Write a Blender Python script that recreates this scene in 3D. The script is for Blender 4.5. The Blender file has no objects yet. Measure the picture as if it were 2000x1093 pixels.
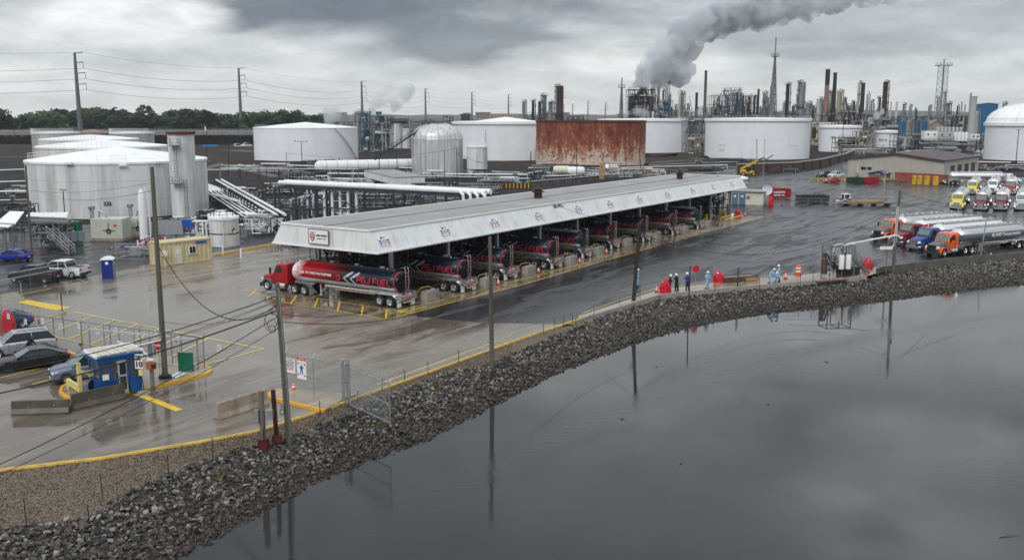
import bpy, bmesh, math, random
from mathutils import Vector, Matrix
random.seed(7)
R=math.radians
SC=bpy.context.scene
COL=SC.collection
# ---------------------------------------------------------------- camera
CH=17.5; CF=1850.0; CP=math.atan(320.5/CF); cC,cS=math.cos(CP),math.sin(CP)
cam=bpy.data.cameras.new('camera'); cam.sensor_width=36; cam.lens=36*CF/2000; cam.clip_end=20000; cam.clip_start=.5
camo=bpy.data.objects.new('camera',cam); COL.objects.link(camo)
camo.location=(0,0,CH); camo.rotation_euler=(math.pi/2-CP,0,0); SC.camera=camo
# ---------------------------------------------------------------- sky
SUN_EL,SUN_AZ=R(42),R(205)      # azimuth clockwise from +Y: behind the camera, a little to the left
w=bpy.data.worlds.new('World'); SC.world=w; w.use_nodes=True
def NT(nt):
    N=nt.nodes; L=nt.links
    def n(t,**k):
        x=N.new(t)
        for a,b in k.items():
            if a=='ins':
                for i,val in b.items(): x.inputs[i].default_value=val
            else: setattr(x,a,b)
        return x
    return N,L,n
def build_sky():
    N,L,n=NT(w.node_tree); N.clear()
    def math_(op,a,b=None,c=None,clamp=False):
        m=n('ShaderNodeMath',operation=op); m.use_clamp=clamp
        for i,q in enumerate((a,b,c)):
            if q is None: continue
            if isinstance(q,(int,float)): m.inputs[i].default_value=q
            else: L.new(q,m.inputs[i])
        return m.outputs[0]
    tc=n('ShaderNodeTexCoord'); sp=n('ShaderNodeSeparateXYZ'); L.new(tc.outputs['Generated'],sp.inputs[0])
    x,y,z=sp.outputs
    # cloud layer: direction projected on a flat deck high above
    den=math_('ADD',math_('ABSOLUTE',z),.16)
    cx=math_('DIVIDE',x,den); cy=math_('DIVIDE',y,den)
    cb=n('ShaderNodeCombineXYZ'); L.new(cx,cb.inputs[0]); L.new(cy,cb.inputs[1])
    big=n('ShaderNodeTexNoise',ins={'Scale':.62,'Detail':7.0,'Roughness':.5,'Distortion':.25}); L.new(cb.outputs[0],big.inputs['Vector'])
    mp=n('ShaderNodeMapping',ins={'Scale':(3.1,3.1,11.0),'Location':(1.3,0.2,4.4)}); L.new(tc.outputs['Generated'],mp.inputs[0])
    fine=n('ShaderNodeTexNoise',ins={'Scale':1.5,'Detail':8.0,'Roughness':.52,'Distortion':.35}); L.new(mp.outputs[0],fine.inputs['Vector'])
    def blob(bx,bz,rx,rz,ds=2.6):      # a cloud bank round direction x=bx z=bz, edges broken up by the noise
        a=math_('DIVIDE',math_('SUBTRACT',x,bx),rx); b=math_('DIVIDE',math_('SUBTRACT',z,bz),rz)
        d=math_('SQRT',math_('ADD',math_('MULTIPLY',a,a),math_('MULTIPLY',b,b)))
        d=math_('ADD',d,math_('MULTIPLY',math_('SUBTRACT',fine.outputs[0] if bz<.2 else big.outputs[0],.5),ds))
        front=math_('GREATER_THAN',y,0)
        mr=n('ShaderNodeMapRange',ins={1:.55,2:1.25,3:1.0,4:0.0}); mr.interpolation_type='SMOOTHSTEP'; L.new(d,mr.inputs[0])
        return math_('MULTIPLY',mr.outputs[0],front)
    base=n('ShaderNodeMapRange',ins={1:0.40,2:.60,3:0.0,4:1.0}); L.new(big.outputs[0],base.inputs[0])
    mix=n('ShaderNodeMix',data_type='RGBA'); L.new(base.outputs[0],mix.inputs[0])
    mix.inputs[6].default_value=(.34,.375,.41,1); mix.inputs[7].default_value=(.74,.755,.755,1)
    hz=n('ShaderNodeMapRange',ins={1:0.0,2:.075,3:1.0,4:0.0}); hz.interpolation_type='SMOOTHSTEP'; L.new(z,hz.inputs[0])
    m2=n('ShaderNodeMix',data_type='RGBA'); L.new(math_('MULTIPLY',hz.outputs[0],.75),m2.inputs[0]); L.new(mix.outputs[2],m2.inputs[6]); m2.inputs[7].default_value=(.80,.81,.79,1)
    cur=m2.outputs[2]
    for (bx,bz,rx,rz,st,colr) in ((-.13,.118,.27,.042,.92,(.155,.18,.215,1)),(-.04,.080,.13,.030,.85,(.19,.22,.255,1)),(-.33,.118,.10,.012,.5,(.30,.33,.36,1)),(-.36,.055,.10,.012,.35,(.42,.46,.50,1)),(.10,.06,.10,.02,.45,(.85,.86,.85,1)),(-.19,.105,.10,.014,.6,(.11,.13,.16,1)),
                              (-.36,.093,.07,.022,.8,(.93,.94,.94,1)),(-.02,.115,.09,.02,.0,(.6,.6,.6,1)),(.27,.09,.30,.016,.35,(.42,.47,.50,1)),(.34,.085,.20,.035,.55,(.36,.40,.43,1)),(.44,.03,.16,.03,.4,(.48,.52,.54,1)),(.20,.045,.12,.012,.4,(.85,.87,.87,1)),(.12,.20,.5,.05,.45,(.95,.96,.96,1)),
                              (.37,.385,.12,.055,.75,(1.1,1.1,1.1,1)),(.40,.31,.09,.03,.6,(1.05,1.05,1.05,1)),(.35,.39,.045,.03,.6,(.45,.47,.49,1)),(.44,.46,.12,.05,.7,(.3,.32,.34,1)),(-.1,.48,.45,.07,.5,(.30,.32,.35,1)),(.05,.32,.30,.05,.5,(.42,.44,.47,1)),(.0,.22,.30,.04,.4,(.9,.9,.9,1))):
        if st==0: continue
        k=n('ShaderNodeMix',data_type='RGBA'); L.new(math_('MULTIPLY',blob(bx,bz,rx,rz,2.6 if bz<.2 else 5.0),st),k.inputs[0]); L.new(cur,k.inputs[6]); k.inputs[7].default_value=colr
        cur=k.outputs[2]
    f3=n('ShaderNodeTexNoise',ins={'Scale':5.0,'Detail':9.0,'Roughness':.6,'Distortion':.6}); L.new(mp.outputs[0],f3.inputs['Vector'])
    fm=n('ShaderNodeMapRange',ins={1:.32,2:.68,3:.84,4:1.14}); L.new(f3.outputs[0],fm.inputs[0]); k=n('ShaderNodeMix',data_type='RGBA',blend_type='MULTIPLY'); k.inputs[0].default_value=1; L.new(cur,k.inputs[6]); L.new(fm.outputs[0],k.inputs[7]); cur=k.outputs[2]
    ov=n('ShaderNodeMapRange',ins={1:.30,2:.9,3:1.0,4:2.0}); ov.interpolation_type='SMOOTHSTEP'; L.new(z,ov.inputs[0])      # an overcast sky is brightest overhead
    k=n('ShaderNodeMix',data_type='RGBA',blend_type='MULTIPLY'); k.inputs[0].default_value=1; L.new(cur,k.inputs[6]); L.new(ov.outputs[0],k.inputs[7]); cur=k.outputs[2]
    sky=n('ShaderNodeTexSky',sky_type='NISHITA',sun_disc=False,sun_elevation=SUN_EL,sun_rotation=SUN_AZ)
    b1=n('ShaderNodeBackground',ins={'Strength':.10}); L.new(sky.outputs[0],b1.inputs[0])
    b2=n('ShaderNodeBackground',ins={'Strength':1.0}); L.new(cur,b2.inputs[0])
    ms=n('ShaderNodeMixShader',ins={0:.93}); L.new(b1.outputs[0],ms.inputs[1]); L.new(b2.outputs[0],ms.inputs[2])
    o=n('ShaderNodeOutputWorld'); L.new(ms.outputs[0],o.inputs[0])
build_sky()
sl=bpy.data.lights.new('sun','SUN'); sl.energy=1.1; sl.angle=R(25); sl.color=(1,.975,.94)
so=bpy.data.objects.new('sun',sl); COL.objects.link(so)
sd=Vector((math.sin(SUN_AZ)*math.cos(SUN_EL),math.cos(SUN_AZ)*math.cos(SUN_EL),math.sin(SUN_EL)))
so.rotation_euler=sd.to_track_quat('Z','Y').to_euler()
SC.view_settings.view_transform='Standard'; SC.view_settings.look='None'; SC.view_settings.gamma=1; SC.view_settings.exposure=0.18
SC.view_settings.use_curve_mapping=False
SC.render.engine='CYCLES'; cy=SC.cycles; cy.max_bounces=6; cy.diffuse_bounces=3; cy.glossy_bounces=3; cy.transmission_bounces=3; cy.volume_bounces=5; cy.transparent_max_bounces=8
cy.use_denoising=True; cy.volume_step_rate=1.0; cy.volume_max_steps=160; cy.sample_clamp_indirect=6
# ---------------------------------------------------------------- picture <-> place
def ray(px,py):
    v=py-546.5; return (px-1000.0, CF*cC-v*cS, -CF*cS-v*cC)
def G(px,py,z=0.0):
    d=ray(px,py); t=(z-CH)/d[2]; return Vector((d[0]*t,d[1]*t,z))
def AT(px,py,Y):
    d=ray(px,py); t=Y/d[1]; return Vector((d[0]*t,Y,CH+d[2]*t))
def HT(py,Y): return AT(1000,py,Y).z
# canopy frame: a along the canopy, b across it (away from the water)
CB=Vector((-12.283,85.858,0)); CU=Vector((.55215,.83374,0)); CV=Vector((-.83374,.55215,0)); CANG=math.atan2(CU.y,CU.x)
def CP_(a,b,z=0.0): return CB+CU*a+CV*b+Vector((0,0,z))
# ---------------------------------------------------------------- scene bookkeeping
def tag(o,label=None,cat=None,group=None,kind=None):
    if label: o['label']=label
    if cat: o['category']=cat
    if group: o['group']=group
    if kind: o['kind']=kind
    return o
def empty(name,loc=(0,0,0),rz=0,label=None,cat=None,group=None):
    o=bpy.data.objects.new(name,None); COL.objects.link(o); o.location=loc; o.rotation_euler=(0,0,rz); o.empty_display_size=.3
    return tag(o,label,cat,group,'thing' if cat else None)
def link(name,me,parent=None,loc=None,rz=None,M=None):
    o=bpy.data.objects.new(name,me); COL.objects.link(o)
    if parent is not None: o.parent=parent
    if M is not None: o.matrix_local=M
    if loc is not None: o.location=loc
    if rz is not None: o.rotation_euler=(0,0,rz)
    return o
KIDS={}
def copy_tree(o,parent=None):
    c=o.copy(); COL.objects.link(c)
    if parent is not None: c.parent=parent
    for ch in o.children: copy_tree(ch,c)
    return c
def clone(o,loc,rz,label,group=None):
    c=copy_tree(o); c.location=loc; c.rotation_euler=(0,0,rz); c['label']=label
    if group: c['group']=group
    return c
class MB:
    def __init__(s): s.v=[]; s.f=[]; s.m=[]; s.T=None
    def add(s,vs,fs,mi=0):
        k=len(s.v)
        if s.T is not None: vs=[s.T@Vector(q) for q in vs]
        s.v.extend([tuple(q) for q in vs]); s.f.extend([tuple(i+k for i in f) for f in fs]); s.m.extend([mi]*len(fs)); return s
    def box(s,c,d,rz=0,mi=0,M=None):
        x,y,z=d[0]/2,d[1]/2,d[2]/2
        vs=[Vector((a*x,b*y,e*z)) for e in(-1,1) for a,b in((-1,-1),(1,-1),(1,1),(-1,1))]
        if M is None: M=Matrix.Rotation(rz,3,'Z')
        vs=[M@q+Vector(c) for q in vs]
        return s.add(vs,[(3,2,1,0),(4,5,6,7),(0,1,5,4),(1,2,6,5),(2,3,7,6),(3,0,4,7)],mi)
    def beam(s,p,q,wd,h=None,mi=0,up=(0,0,1)):
        p,q=Vector(p),Vector(q); d=q-p; l=d.length
        if l<1e-6: return s
        d/=l; u=Vector(up)
        if abs(d.dot(u))>.98: u=Vector((0,1,0))
        r=d.cross(u).normalized(); u=r.cross(d)
        M=Matrix((d,r,u)).transposed()
        return s.box((p+q)/2,(l,wd,h or wd),M=M,mi=mi)
    def tube(s,pts,r,n=6,mi=0,caps=True):
        pts=[Vector(p) for p in pts]; rs=r if isinstance(r,(list,tuple)) else [r]*len(pts)
        vs=[];k=len(pts); prev=None
        for i,p in enumerate(pts):
            d=(pts[min(i+1,k-1)]-pts[max(i-1,0)])
            d=d.normalized() if d.length>1e-9 else Vector((0,0,1))
            a=prev if prev is not None else (Vector((0,0,1)) if abs(d.z)<.95 else Vector((1,0,0)))
            a=(a-d*a.dot(d))
            if a.length<1e-4: a=d.orthogonal()
            a.normalize(); prev=a; b=d.cross(a)
            for j in range(n):
                t=2*math.pi*j/n; vs.append(p+(a*math.cos(t)+b*math.sin(t))*rs[i])
        fs=[(i*n+j,i*n+(j+1)%n,(i+1)*n+(j+1)%n,(i+1)*n+j) for i in range(k-1) for j in range(n)]
        if caps: fs+= [tuple(range(n-1,-1,-1)),tuple(range((k-1)*n,k*n))]
        return s.add(vs,fs,mi)
    def lathe(s,prof,n=24,c=(0,0,0),axis='Z',mi=0,a0=0,a1=2*math.pi):
        full=abs(a1-a0-2*math.pi)<1e-6; m=n if full else n+1; vs=[]
        for r,z in prof:
            for j in range(m):
                t=a0+(a1-a0)*j/n
                x,y=r*math.cos(t),r*math.sin(t)
                q=(x,y,z) if axis=='Z' else ((x,z,y) if axis=='Y' else (z,x,y))
                vs.append((q[0]+c[0],q[1]+c[1],q[2]+c[2]))
        fs=[]
        for i in range(len(prof)-1):
            for j in range(n):
                jj=(j+1)%m; f=(i*m+j,i*m+jj,(i+1)*m+jj,(i+1)*m+j)
                fs.append(f if axis!='Y' else f[::-1])
        return s.add(vs,fs,mi)
    def prism(s,poly,z0,z1,mi=0):
        n=len(poly); vs=[(p[0],p[1],z0) for p in poly]+[(p[0],p[1],z1) for p in poly]
        fs=[tuple(range(n-1,-1,-1)),tuple(range(n,2*n))]+[(i,(i+1)%n,n+(i+1)%n,n+i) for i in range(n)]
        return s.add(vs,fs,mi)
    def xprism(s,poly,y0,y1,mi=0):      # polygon in x,z pushed along y
        n=len(poly); vs=[(p[0],y0,p[1]) for p in poly]+[(p[0],y1,p[1]) for p in poly]
        fs=[tuple(range(n)),tuple(range(2*n-1,n-1,-1))]+[((i+1)%n,i,n+i,n+(i+1)%n) for i in range(n)]
        return s.add(vs,fs,mi)
    def loft(s,rings,mi=0,caps=True):
        n=len(rings[0]); vs=[q for r_ in rings for q in r_]
        fs=[(i*n+j,i*n+(j+1)%n,(i+1)*n+(j+1)%n,(i+1)*n+j) for i in range(len(rings)-1) for j in range(n)]
        if caps: fs+=[tuple(range(n-1,-1,-1)),tuple(range((len(rings)-1)*n,len(rings)*n))]
        return s.add(vs,fs,mi)
    def quad(s,a,b,c,d,mi=0): return s.add([a,b,c,d],[(0,1,2,3)],mi)
    def ico(s,c,r,mi=0,sub=1):
        bm=bmesh.new(); bmesh.ops.create_icosphere(bm,subdivisions=sub,radius=1)
        rr=r if isinstance(r,(tuple,list)) else (r,r,r)
        vs=[(c[0]+q.co.x*rr[0],c[1]+q.co.y*rr[1],c[2]+q.co.z*rr[2]) for q in bm.verts]
        fs=[tuple(x.index for x in f.verts) for f in bm.faces]; bm.free(); return s.add(vs,fs,mi)
    def mesh(s,name,mats,smooth=0):
        me=bpy.data.meshes.new(name); me.from_pydata(s.v,[],s.f)
        for m in (mats if isinstance(mats,(list,tuple)) else [mats]): me.materials.append(m)
        if any(s.m): me.polygons.foreach_set('material_index',s.m)
        if smooth:
            me.polygons.foreach_set('use_smooth',[True]*len(me.polygons))
            me.set_sharp_from_angle(angle=R(smooth))
        me.update(); return me
    def fixed(s,name,mats,smooth=0):
        me=s.mesh(name,mats,0); bm=bmesh.new(); bm.from_mesh(me); bmesh.ops.recalc_face_normals(bm,faces=bm.faces); bm.to_mesh(me); bm.free()
        if smooth:
            me.polygons.foreach_set('use_smooth',[True]*len(me.polygons)); me.set_sharp_from_angle(angle=R(smooth))
        return me
    def build(s,name,mats,parent=None,smooth=0,loc=None,rz=None,fix=False):
        return link(name,(s.fixed if fix else s.mesh)(name,mats,smooth),parent,loc,rz)
def rring(x,hw,z0,z1,r,k=3):        # rounded rectangle ring in the y,z plane at x
    pts=[]; r=min(r,hw*.99,(z1-z0)*.49)
    for cy_,cz,a in((hw-r,z1-r,0),(-hw+r,z1-r,90),(-hw+r,z0+r,180),(hw-r,z0+r,270)):
        for i in range(k+1):
            t=R(a+90*i/k); pts.append((x,cy_+r*math.cos(t),cz+r*math.sin(t)))
    return pts
def ordn(n):
    a='first second third fourth fifth sixth seventh eighth ninth tenth eleventh twelfth thirteenth fourteenth fifteenth sixteenth seventeenth eighteenth nineteenth'.split()
    return a[n] if n<19 else (('twentieth','thirtieth','fortieth','fiftieth','sixtieth')[(n+1)//10-2] if (n+1)%10==0 else ('twenty','thirty','forty','fifty','sixty')[(n+1)//10-2]+' '+a[(n+1)%10-1])
# ---------------------------------------------------------------- materials
MATS={}
def pm(name,rgb,rough=.5,metal=0.0,var=.12,scale=2.0,bump=0.0,bscale=None,stain=None,streak=(1,1,1),world=False,coat=0.0,spec=None,rvar=.1,dirt=0.0):
    """one procedural material: colour broken by noise, uneven gloss, fine relief. stain=(rgb,amount,scale,stretch xyz)"""
    if name in MATS: return MATS[name]
    m=bpy.data.materials.new(name); m.use_nodes=True; MATS[name]=m
    N,L,n=NT(m.node_tree); P=N['Principled BSDF']
    if world:
        g=n('ShaderNodeNewGeometry'); src=g.outputs['Position']
    else:
        g=n('ShaderNodeTexCoord'); src=g.outputs['Object']
    mp=n('ShaderNodeMapping'); mp.inputs['Scale'].default_value=streak; L.new(src,mp.inputs[0])
    nz=n('ShaderNodeTexNoise',ins={'Scale':scale,'Detail':5.0,'Roughness':.6}); L.new(mp.outputs[0],nz.inputs['Vector'])
    mr=n('ShaderNodeMapRange',ins={1:.3,2:.7,3:1-var,4:1+var}); L.new(nz.outputs[0],mr.inputs[0])
    mx=n('ShaderNodeMix',data_type='RGBA',blend_type='MULTIPLY'); mx.inputs[0].default_value=1; mx.inputs[6].default_value=(*rgb,1)
    L.new(mr.outputs[0],mx.inputs[7]); cur=mx.outputs[2]
    if stain:
        sc_,am,ss,st=stain
        mp2=n('ShaderNodeMapping'); mp2.inputs['Scale'].default_value=st; L.new(src,mp2.inputs[0])
        n2=n('ShaderNodeTexNoise',ins={'Scale':ss,'Detail':6.0,'Roughness':.65}); L.new(mp2.outputs[0],n2.inputs['Vector'])
        r2=n('ShaderNodeMapRange',ins={1:.5-.08*(am>.6),2:.72,3:0.0,4:am}); L.new(n2.outputs[0],r2.inputs[0])
        k=n('ShaderNodeMix',data_type='RGBA'); L.new(r2.outputs[0],k.inputs[0]); L.new(cur,k.inputs[6]); k.inputs[7].default_value=(*sc_,1); cur=k.outputs[2]
    L.new(cur,P.inputs['Base Color'])
    rr=n('ShaderNodeMapRange',ins={1:.3,2:.7,3:max(0,rough-rvar),4:min(1,rough+rvar)}); L.new(nz.outputs[0],rr.inputs[0]); L.new(rr.outputs[0],P.inputs['Roughness'])
    P.inputs['Metallic'].default_value=metal
    coat*=.4
    if coat: P.inputs['Coat Weight'].default_value=coat; P.inputs['Coat Roughness'].default_value=.08
    P.inputs['Specular IOR Level'].default_value=.27 if spec is None else spec
    if bump:
        nb=n('ShaderNodeTexNoise',ins={'Scale':bscale or scale*6,'Detail':4.0}); L.new(src,nb.inputs['Vector'])
        b=n('ShaderNodeBump',ins={'Strength':1.0,'Distance':bump}); L.new(nb.outputs[0],b.inputs['Height']); L.new(b.outputs[0],P.inputs['Normal'])
    return m
def glass_mat(name,rgb=(.02,.03,.035),rough=.04):
    m=pm(name,rgb,rough,0,.1,1.0,rvar=.02); m.node_tree.nodes['Principled BSDF'].inputs['Specular IOR Level'].default_value=.4; return m
white=pm('white paint',(.76,.77,.78),.42,var=.05,scale=.6,stain=((.48,.47,.45),.35,1.3,(1,1,.15)))
white_clean=pm('clean white paint',(.80,.81,.82),.35,var=.03,scale=.8)
cream=pm('cream paint',(.66,.62,.50),.5,var=.08,scale=1.5,stain=((.40,.34,.24),.5,2.0,(1,1,.25)))
galv=pm('galvanised steel',(.42,.44,.46),.45,.7,var=.15,scale=4)
steel=pm('weathered steel',(.17,.175,.18),.6,.3,var=.25,scale=3,stain=((.20,.10,.06),.4,3,(1,1,.4)))
steel_blue=pm('blue grey painted steel',(.045,.056,.068),.55,.1,var=.2,scale=2)
darksteel=pm('dark steel',(.045,.047,.052),.55,.3,var=.3,scale=3)
alu=pm('polished aluminium',(.72,.73,.74),.24,.95,var=.06,scale=1.2,stain=((.35,.34,.33),.35,2.0,(.4,1,1)),bump=.002,bscale=8)
alu_dull=pm('dull aluminium',(.62,.63,.64),.42,.6,var=.08,scale=1.5,stain=((.30,.29,.28),.4,1.5,(.4,1,1)))
chrome=pm('chrome',(.80,.80,.81),.12,1.0,var=.03,scale=2)
black=pm('black plastic',(.022,.022,.024),.5,var=.2,scale=5)
rubber=pm('tyre rubber',(.025,.025,.026),.75,var=.2,scale=8)
glass=glass_mat('dark window glass')
glass_green=glass_mat('pale green window glass',(.13,.19,.18),.05)
red=pm('red truck paint',(.34,.009,.013),.28,coat=.6,var=.05,scale=1)
red_tarp=pm('wet red tarpaulin',(.52,.012,.030),.25,var=.2,scale=3,bump=.06,bscale=5)
red_metal=pm('red container paint',(.30,.010,.020),.45,var=.12,scale=2,stain=((.20,.05,.04),.4,2,(1,1,.3)))
orange=pm('orange truck paint',(.80,.13,.015),.28,coat=.6,var=.04,scale=1)
maroon=pm('maroon truck paint',(.16,.010,.022),.25,coat=.7,var=.05,scale=1)
navy=pm('blue truck paint',(.022,.05,.19),.25,coat=.7,var=.05,scale=1)
yellow_paint=pm('yellow truck paint',(.70,.58,.05),.3,coat=.5,var=.06,scale=1)
yellow=pm('safety yellow paint',(.72,.44,.03),.4,var=.12,scale=3,stain=((.30,.20,.08),.5,3,(1,1,1)))
yellow_pale=pm('pale yellow paint',(.70,.60,.22),.4,var=.08,scale=2)
road_yellow=pm('road marking yellow',(.66,.55,.19),.35,var=.12,scale=3,stain=((.30,.26,.16),.35,2.5,(1,1,1)),world=True)
road_yellow_b=pm('bright road marking yellow',(.72,.46,.02),.3,var=.12,scale=3,stain=((.30,.22,.05),.35,2.5,(1,1,1)),world=True)
road_white=pm('road marking white',(.45,.46,.46),.4,var=.2,scale=3,stain=((.12,.12,.12),.6,2,(1,1,1)),world=True)
blue_booth=pm('booth blue paint',(.010,.080,.27),.35,var=.08,scale=2,coat=.2)
blue_toilet=pm('blue plastic',(.012,.03,.19),.4,var=.06,scale=2)
grey_plastic=pm('grey plastic',(.22,.25,.31),.45,var=.06,scale=2)
green_box=pm('green painted steel',(.010,.16,.07),.4,var=.1,scale=2)
teal=pm('teal blue paint',(.02,.13,.22),.5,var=.2,scale=1)
blue_bld=pm('blue cladding',(.02,.13,.27),.45,var=.06,scale=.2,streak=(1,1,.2))
tan_bld=pm('beige cladding',(.42,.40,.35),.55,var=.05,scale=.5,stain=((.30,.28,.24),.4,.8,(1,1,.2)))
roof_maroon=pm('maroon roof',(.065,.042,.044),.5,var=.2,scale=.5)
concrete=pm('concrete',(.30,.285,.26),.6,var=.15,scale=2.5,bump=.006,bscale=20,stain=((.16,.15,.13),.5,1.5,(1,1,.5)))
concrete_wet=pm('wet dark concrete',(.075,.066,.055),.35,var=.2,scale=1.5,bump=.006,bscale=20,stain=((.16,.14,.115),.5,1.2,(1,1,.6)))
wood=pm('weathered wood pole',(.105,.102,.082),.8,var=.3,scale=3,streak=(1,1,.08),bump=.01,bscale=8,stain=((.10,.11,.07),.5,1,(1,1,.2)))
wood_dark=pm('creosoted wood pole',(.040,.030,.026),.75,var=.3,scale=3,streak=(1,1,.08),bump=.01,bscale=8)
rust=pm('rusty steel',(.10,.035,.022),.7,.1,var=.35,scale=4,bump=.004)
lumber=pm('timber planks',(.36,.23,.12),.6,var=.3,scale=2)
hat=pm('white hard hat',(.82,.82,.82),.3,var=.02)
tyvek=pm('light blue coverall',(.28,.46,.66),.6,var=.1,scale=5,bump=.01,bscale=9)
blue_jkt=pm('blue jacket',(.02,.055,.22),.6,var=.1,scale=5)
dark_cloth=pm('dark navy clothing',(.014,.016,.030),.7,var=.15,scale=5)
skin=pm('skin',(.42,.24,.17),.55,var=.06,scale=6)
cable_m=pm('black cable',(.018,.018,.02),.5,var=.1)
wire_far=pm('grey conductor wire',(.10,.11,.12),.5,.4,var=.1)
cone_o=pm('orange plastic',(.85,.10,.03),.4,var=.04)
refl=pm('white reflective sheet',(.80,.80,.80),.3,var=.03)
sign_red=pm('sign red',(.55,.015,.03),.35,var=.04)
sign_black=pm('sign black',(.02,.02,.022),.4,var=.04)
sign_blue=pm('sign blue',(.02,.09,.40),.35,var=.04)
lamp_red=pm('red lamp lens',(.45,.01,.015),.2,var=.05)
lamp_clear=pm('clear lamp lens',(.75,.77,.80),.12,var=.05)
# ================================================================ SETTING
def ground_mat(name,cols,rough,patch,joint=None,bump=.004,streaky=1.0,dark=None,crack=0):
    """wet paving. cols=(dry,damp); rough=(damp,dry); patch=(scale,lo,hi); runs stretched along the canopy direction"""
    m=bpy.data.materials.new(name); m.use_nodes=True; N,L,n=NT(m.node_tree); P=N['Principled BSDF']
    g=n('ShaderNodeNewGeometry')
    mp=n('ShaderNodeMapping'); mp.inputs['Rotation'].default_value=(0,0,-CANG); L.new(g.outputs['Position'],mp.inputs[0])
    ms=n('ShaderNodeMapping'); ms.inputs['Scale'].default_value=(.30*streaky,1.25,1); L.new(mp.outputs[0],ms.inputs[0])
    a=n('ShaderNodeTexNoise',ins={'Scale':patch[0],'Detail':8.0,'Roughness':.62,'Distortion':.6}); L.new(ms.outputs[0],a.inputs['Vector'])
    b=n('ShaderNodeTexNoise',ins={'Scale':.045,'Detail':3.0}); L.new(g.outputs['Position'],b.inputs['Vector'])
    ad=n('ShaderNodeMath',operation='MULTIPLY_ADD'); L.new(b.outputs[0],ad.inputs[0]); ad.inputs[1].default_value=.7; 
    sb=n('ShaderNodeMath',operation='SUBTRACT'); L.new(a.outputs[0],sb.inputs[0]); sb.inputs[1].default_value=.35; L.new(sb.outputs[0],ad.inputs[2])
    wet=n('ShaderNodeMapRange',ins={1:patch[1],2:patch[2],3:0.0,4:1.0}); wet.interpolation_type='SMOOTHSTEP'; L.new(ad.outputs[0],wet.inputs[0])
    c=n('ShaderNodeMix',data_type='RGBA'); L.new(wet.outputs[0],c.inputs[0]); c.inputs[6].default_value=(*cols[0],1); c.inputs[7].default_value=(*cols[1],1); cur=c.outputs[2]
    f=n('ShaderNodeTexNoise',ins={'Scale':1.3,'Detail':10.0,'Roughness':.75}); L.new(ms.outputs[0],f.inputs['Vector'])
    fr=n('ShaderNodeMapRange',ins={1:.25,2:.75,3:.72,4:1.28}); L.new(f.outputs[0],fr.inputs[0])
    k=n('ShaderNodeMix',data_type='RGBA',blend_type='MULTIPLY'); k.inputs[0].default_value=1; L.new(cur,k.inputs[6]); L.new(fr.outputs[0],k.inputs[7]); cur=k.outputs[2]
    if dark:    # oil and tyre stains / tar repairs
        md=n('ShaderNodeMapping'); md.inputs['Scale'].default_value=dark[2]; L.new(mp.outputs[0],md.inputs[0])
        d=n('ShaderNodeTexNoise',ins={'Scale':dark[1],'Detail':4.0,'Roughness':.55,'Distortion':1.2}); L.new(md.outputs[0],d.inputs['Vector'])
        dr=n('ShaderNodeMapRange',ins={1:dark[3],2:dark[3]+.035,3:0.0,4:dark[4]}); L.new(d.outputs[0],dr.inputs[0])
        k=n('ShaderNodeMix',data_type='RGBA'); L.new(dr.outputs[0],k.inputs[0]); L.new(cur,k.inputs[6]); k.inputs[7].default_value=(*dark[0],1); cur=k.outputs[2]
    if joint:
        br=n('ShaderNodeTexBrick',offset=0.0,ins={'Scale':1.0,'Mortar Size':.035,'Brick Width':joint,'Row Height':joint,'Mortar Smooth':.3,'Color1':(1,1,1,1),'Color2':(.90,.90,.90,1),'Mortar':(.62,.60,.58,1)})
        L.new(mp.outputs[0],br.inputs['Vector'])
        k=n('ShaderNodeMix',data_type='RGBA',blend_type='MULTIPLY'); k.inputs[0].default_value=1; L.new(cur,k.inputs[6]); L.new(br.outputs[0],k.inputs[7]); cur=k.outputs[2]
    L.new(cur,P.inputs['Base Color']); P.inputs['Specular IOR Level'].default_value=.30 if rough[0]>.15 else .45
    rr=n('ShaderNodeMapRange',ins={1:0.0,2:1.0,3:rough[1],4:rough[0]}); L.new(wet.outputs[0],rr.inputs[0])
    ra=n('ShaderNodeMath',operation='MULTIPLY_ADD'); L.new(f.outputs[0],ra.inputs[0]); ra.inputs[1].default_value=.22; 
    rs=n('ShaderNodeMath',operation='SUBTRACT'); L.new(rr.outputs[0],rs.inputs[0]); rs.inputs[1].default_value=.11; L.new(rs.outputs[0],ra.inputs[2]); ra.use_clamp=True
    L.new(ra.outputs[0],P.inputs['Roughness'])
    nb=n('ShaderNodeTexNoise',ins={'Scale':9.0,'Detail':5.0}); L.new(g.outputs['Position'],nb.inputs['Vector'])
    bs=n('ShaderNodeMath',operation='MULTIPLY_ADD'); L.new(wet.outputs[0],bs.inputs[0]); bs.inputs[1].default_value=-.9; bs.inputs[2].default_value=1.0
    bp=n('ShaderNodeBump',ins={'Distance':bump}); L.new(bs.outputs[0],bp.inputs['Strength']); L.new(nb.outputs[0],bp.inputs['Height']); L.new(bp.outputs[0],P.inputs['Normal'])
    return m
M_conc=ground_mat('wet concrete paving',((.245,.215,.175),(.118,.100,.078)),(.05,.30),(.30,.36,.62),joint=4.6,dark=((.055,.045,.038),.22,(.35,1,1),.64,.75))
M_apron=ground_mat('stained concrete apron',((.30,.24,.16),(.15,.115,.075)),(.08,.4),(.5,.30,.58),joint=4.5,streaky=2,dark=((.04,.032,.025),.35,(.6,1,1),.58,.6))
M_asph=ground_mat('wet asphalt',((.052,.053,.056),(.018,.019,.021)),(.22,.6),(.42,.36,.52),dark=((.008,.008,.009),.20,(.45,1.7,1),.628,.9),streaky=.7)
M_walk=ground_mat('damp concrete walkway',((.42,.36,.26),(.27,.22,.155)),(.12,.4),(.6,.36,.6),joint=3)
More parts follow.
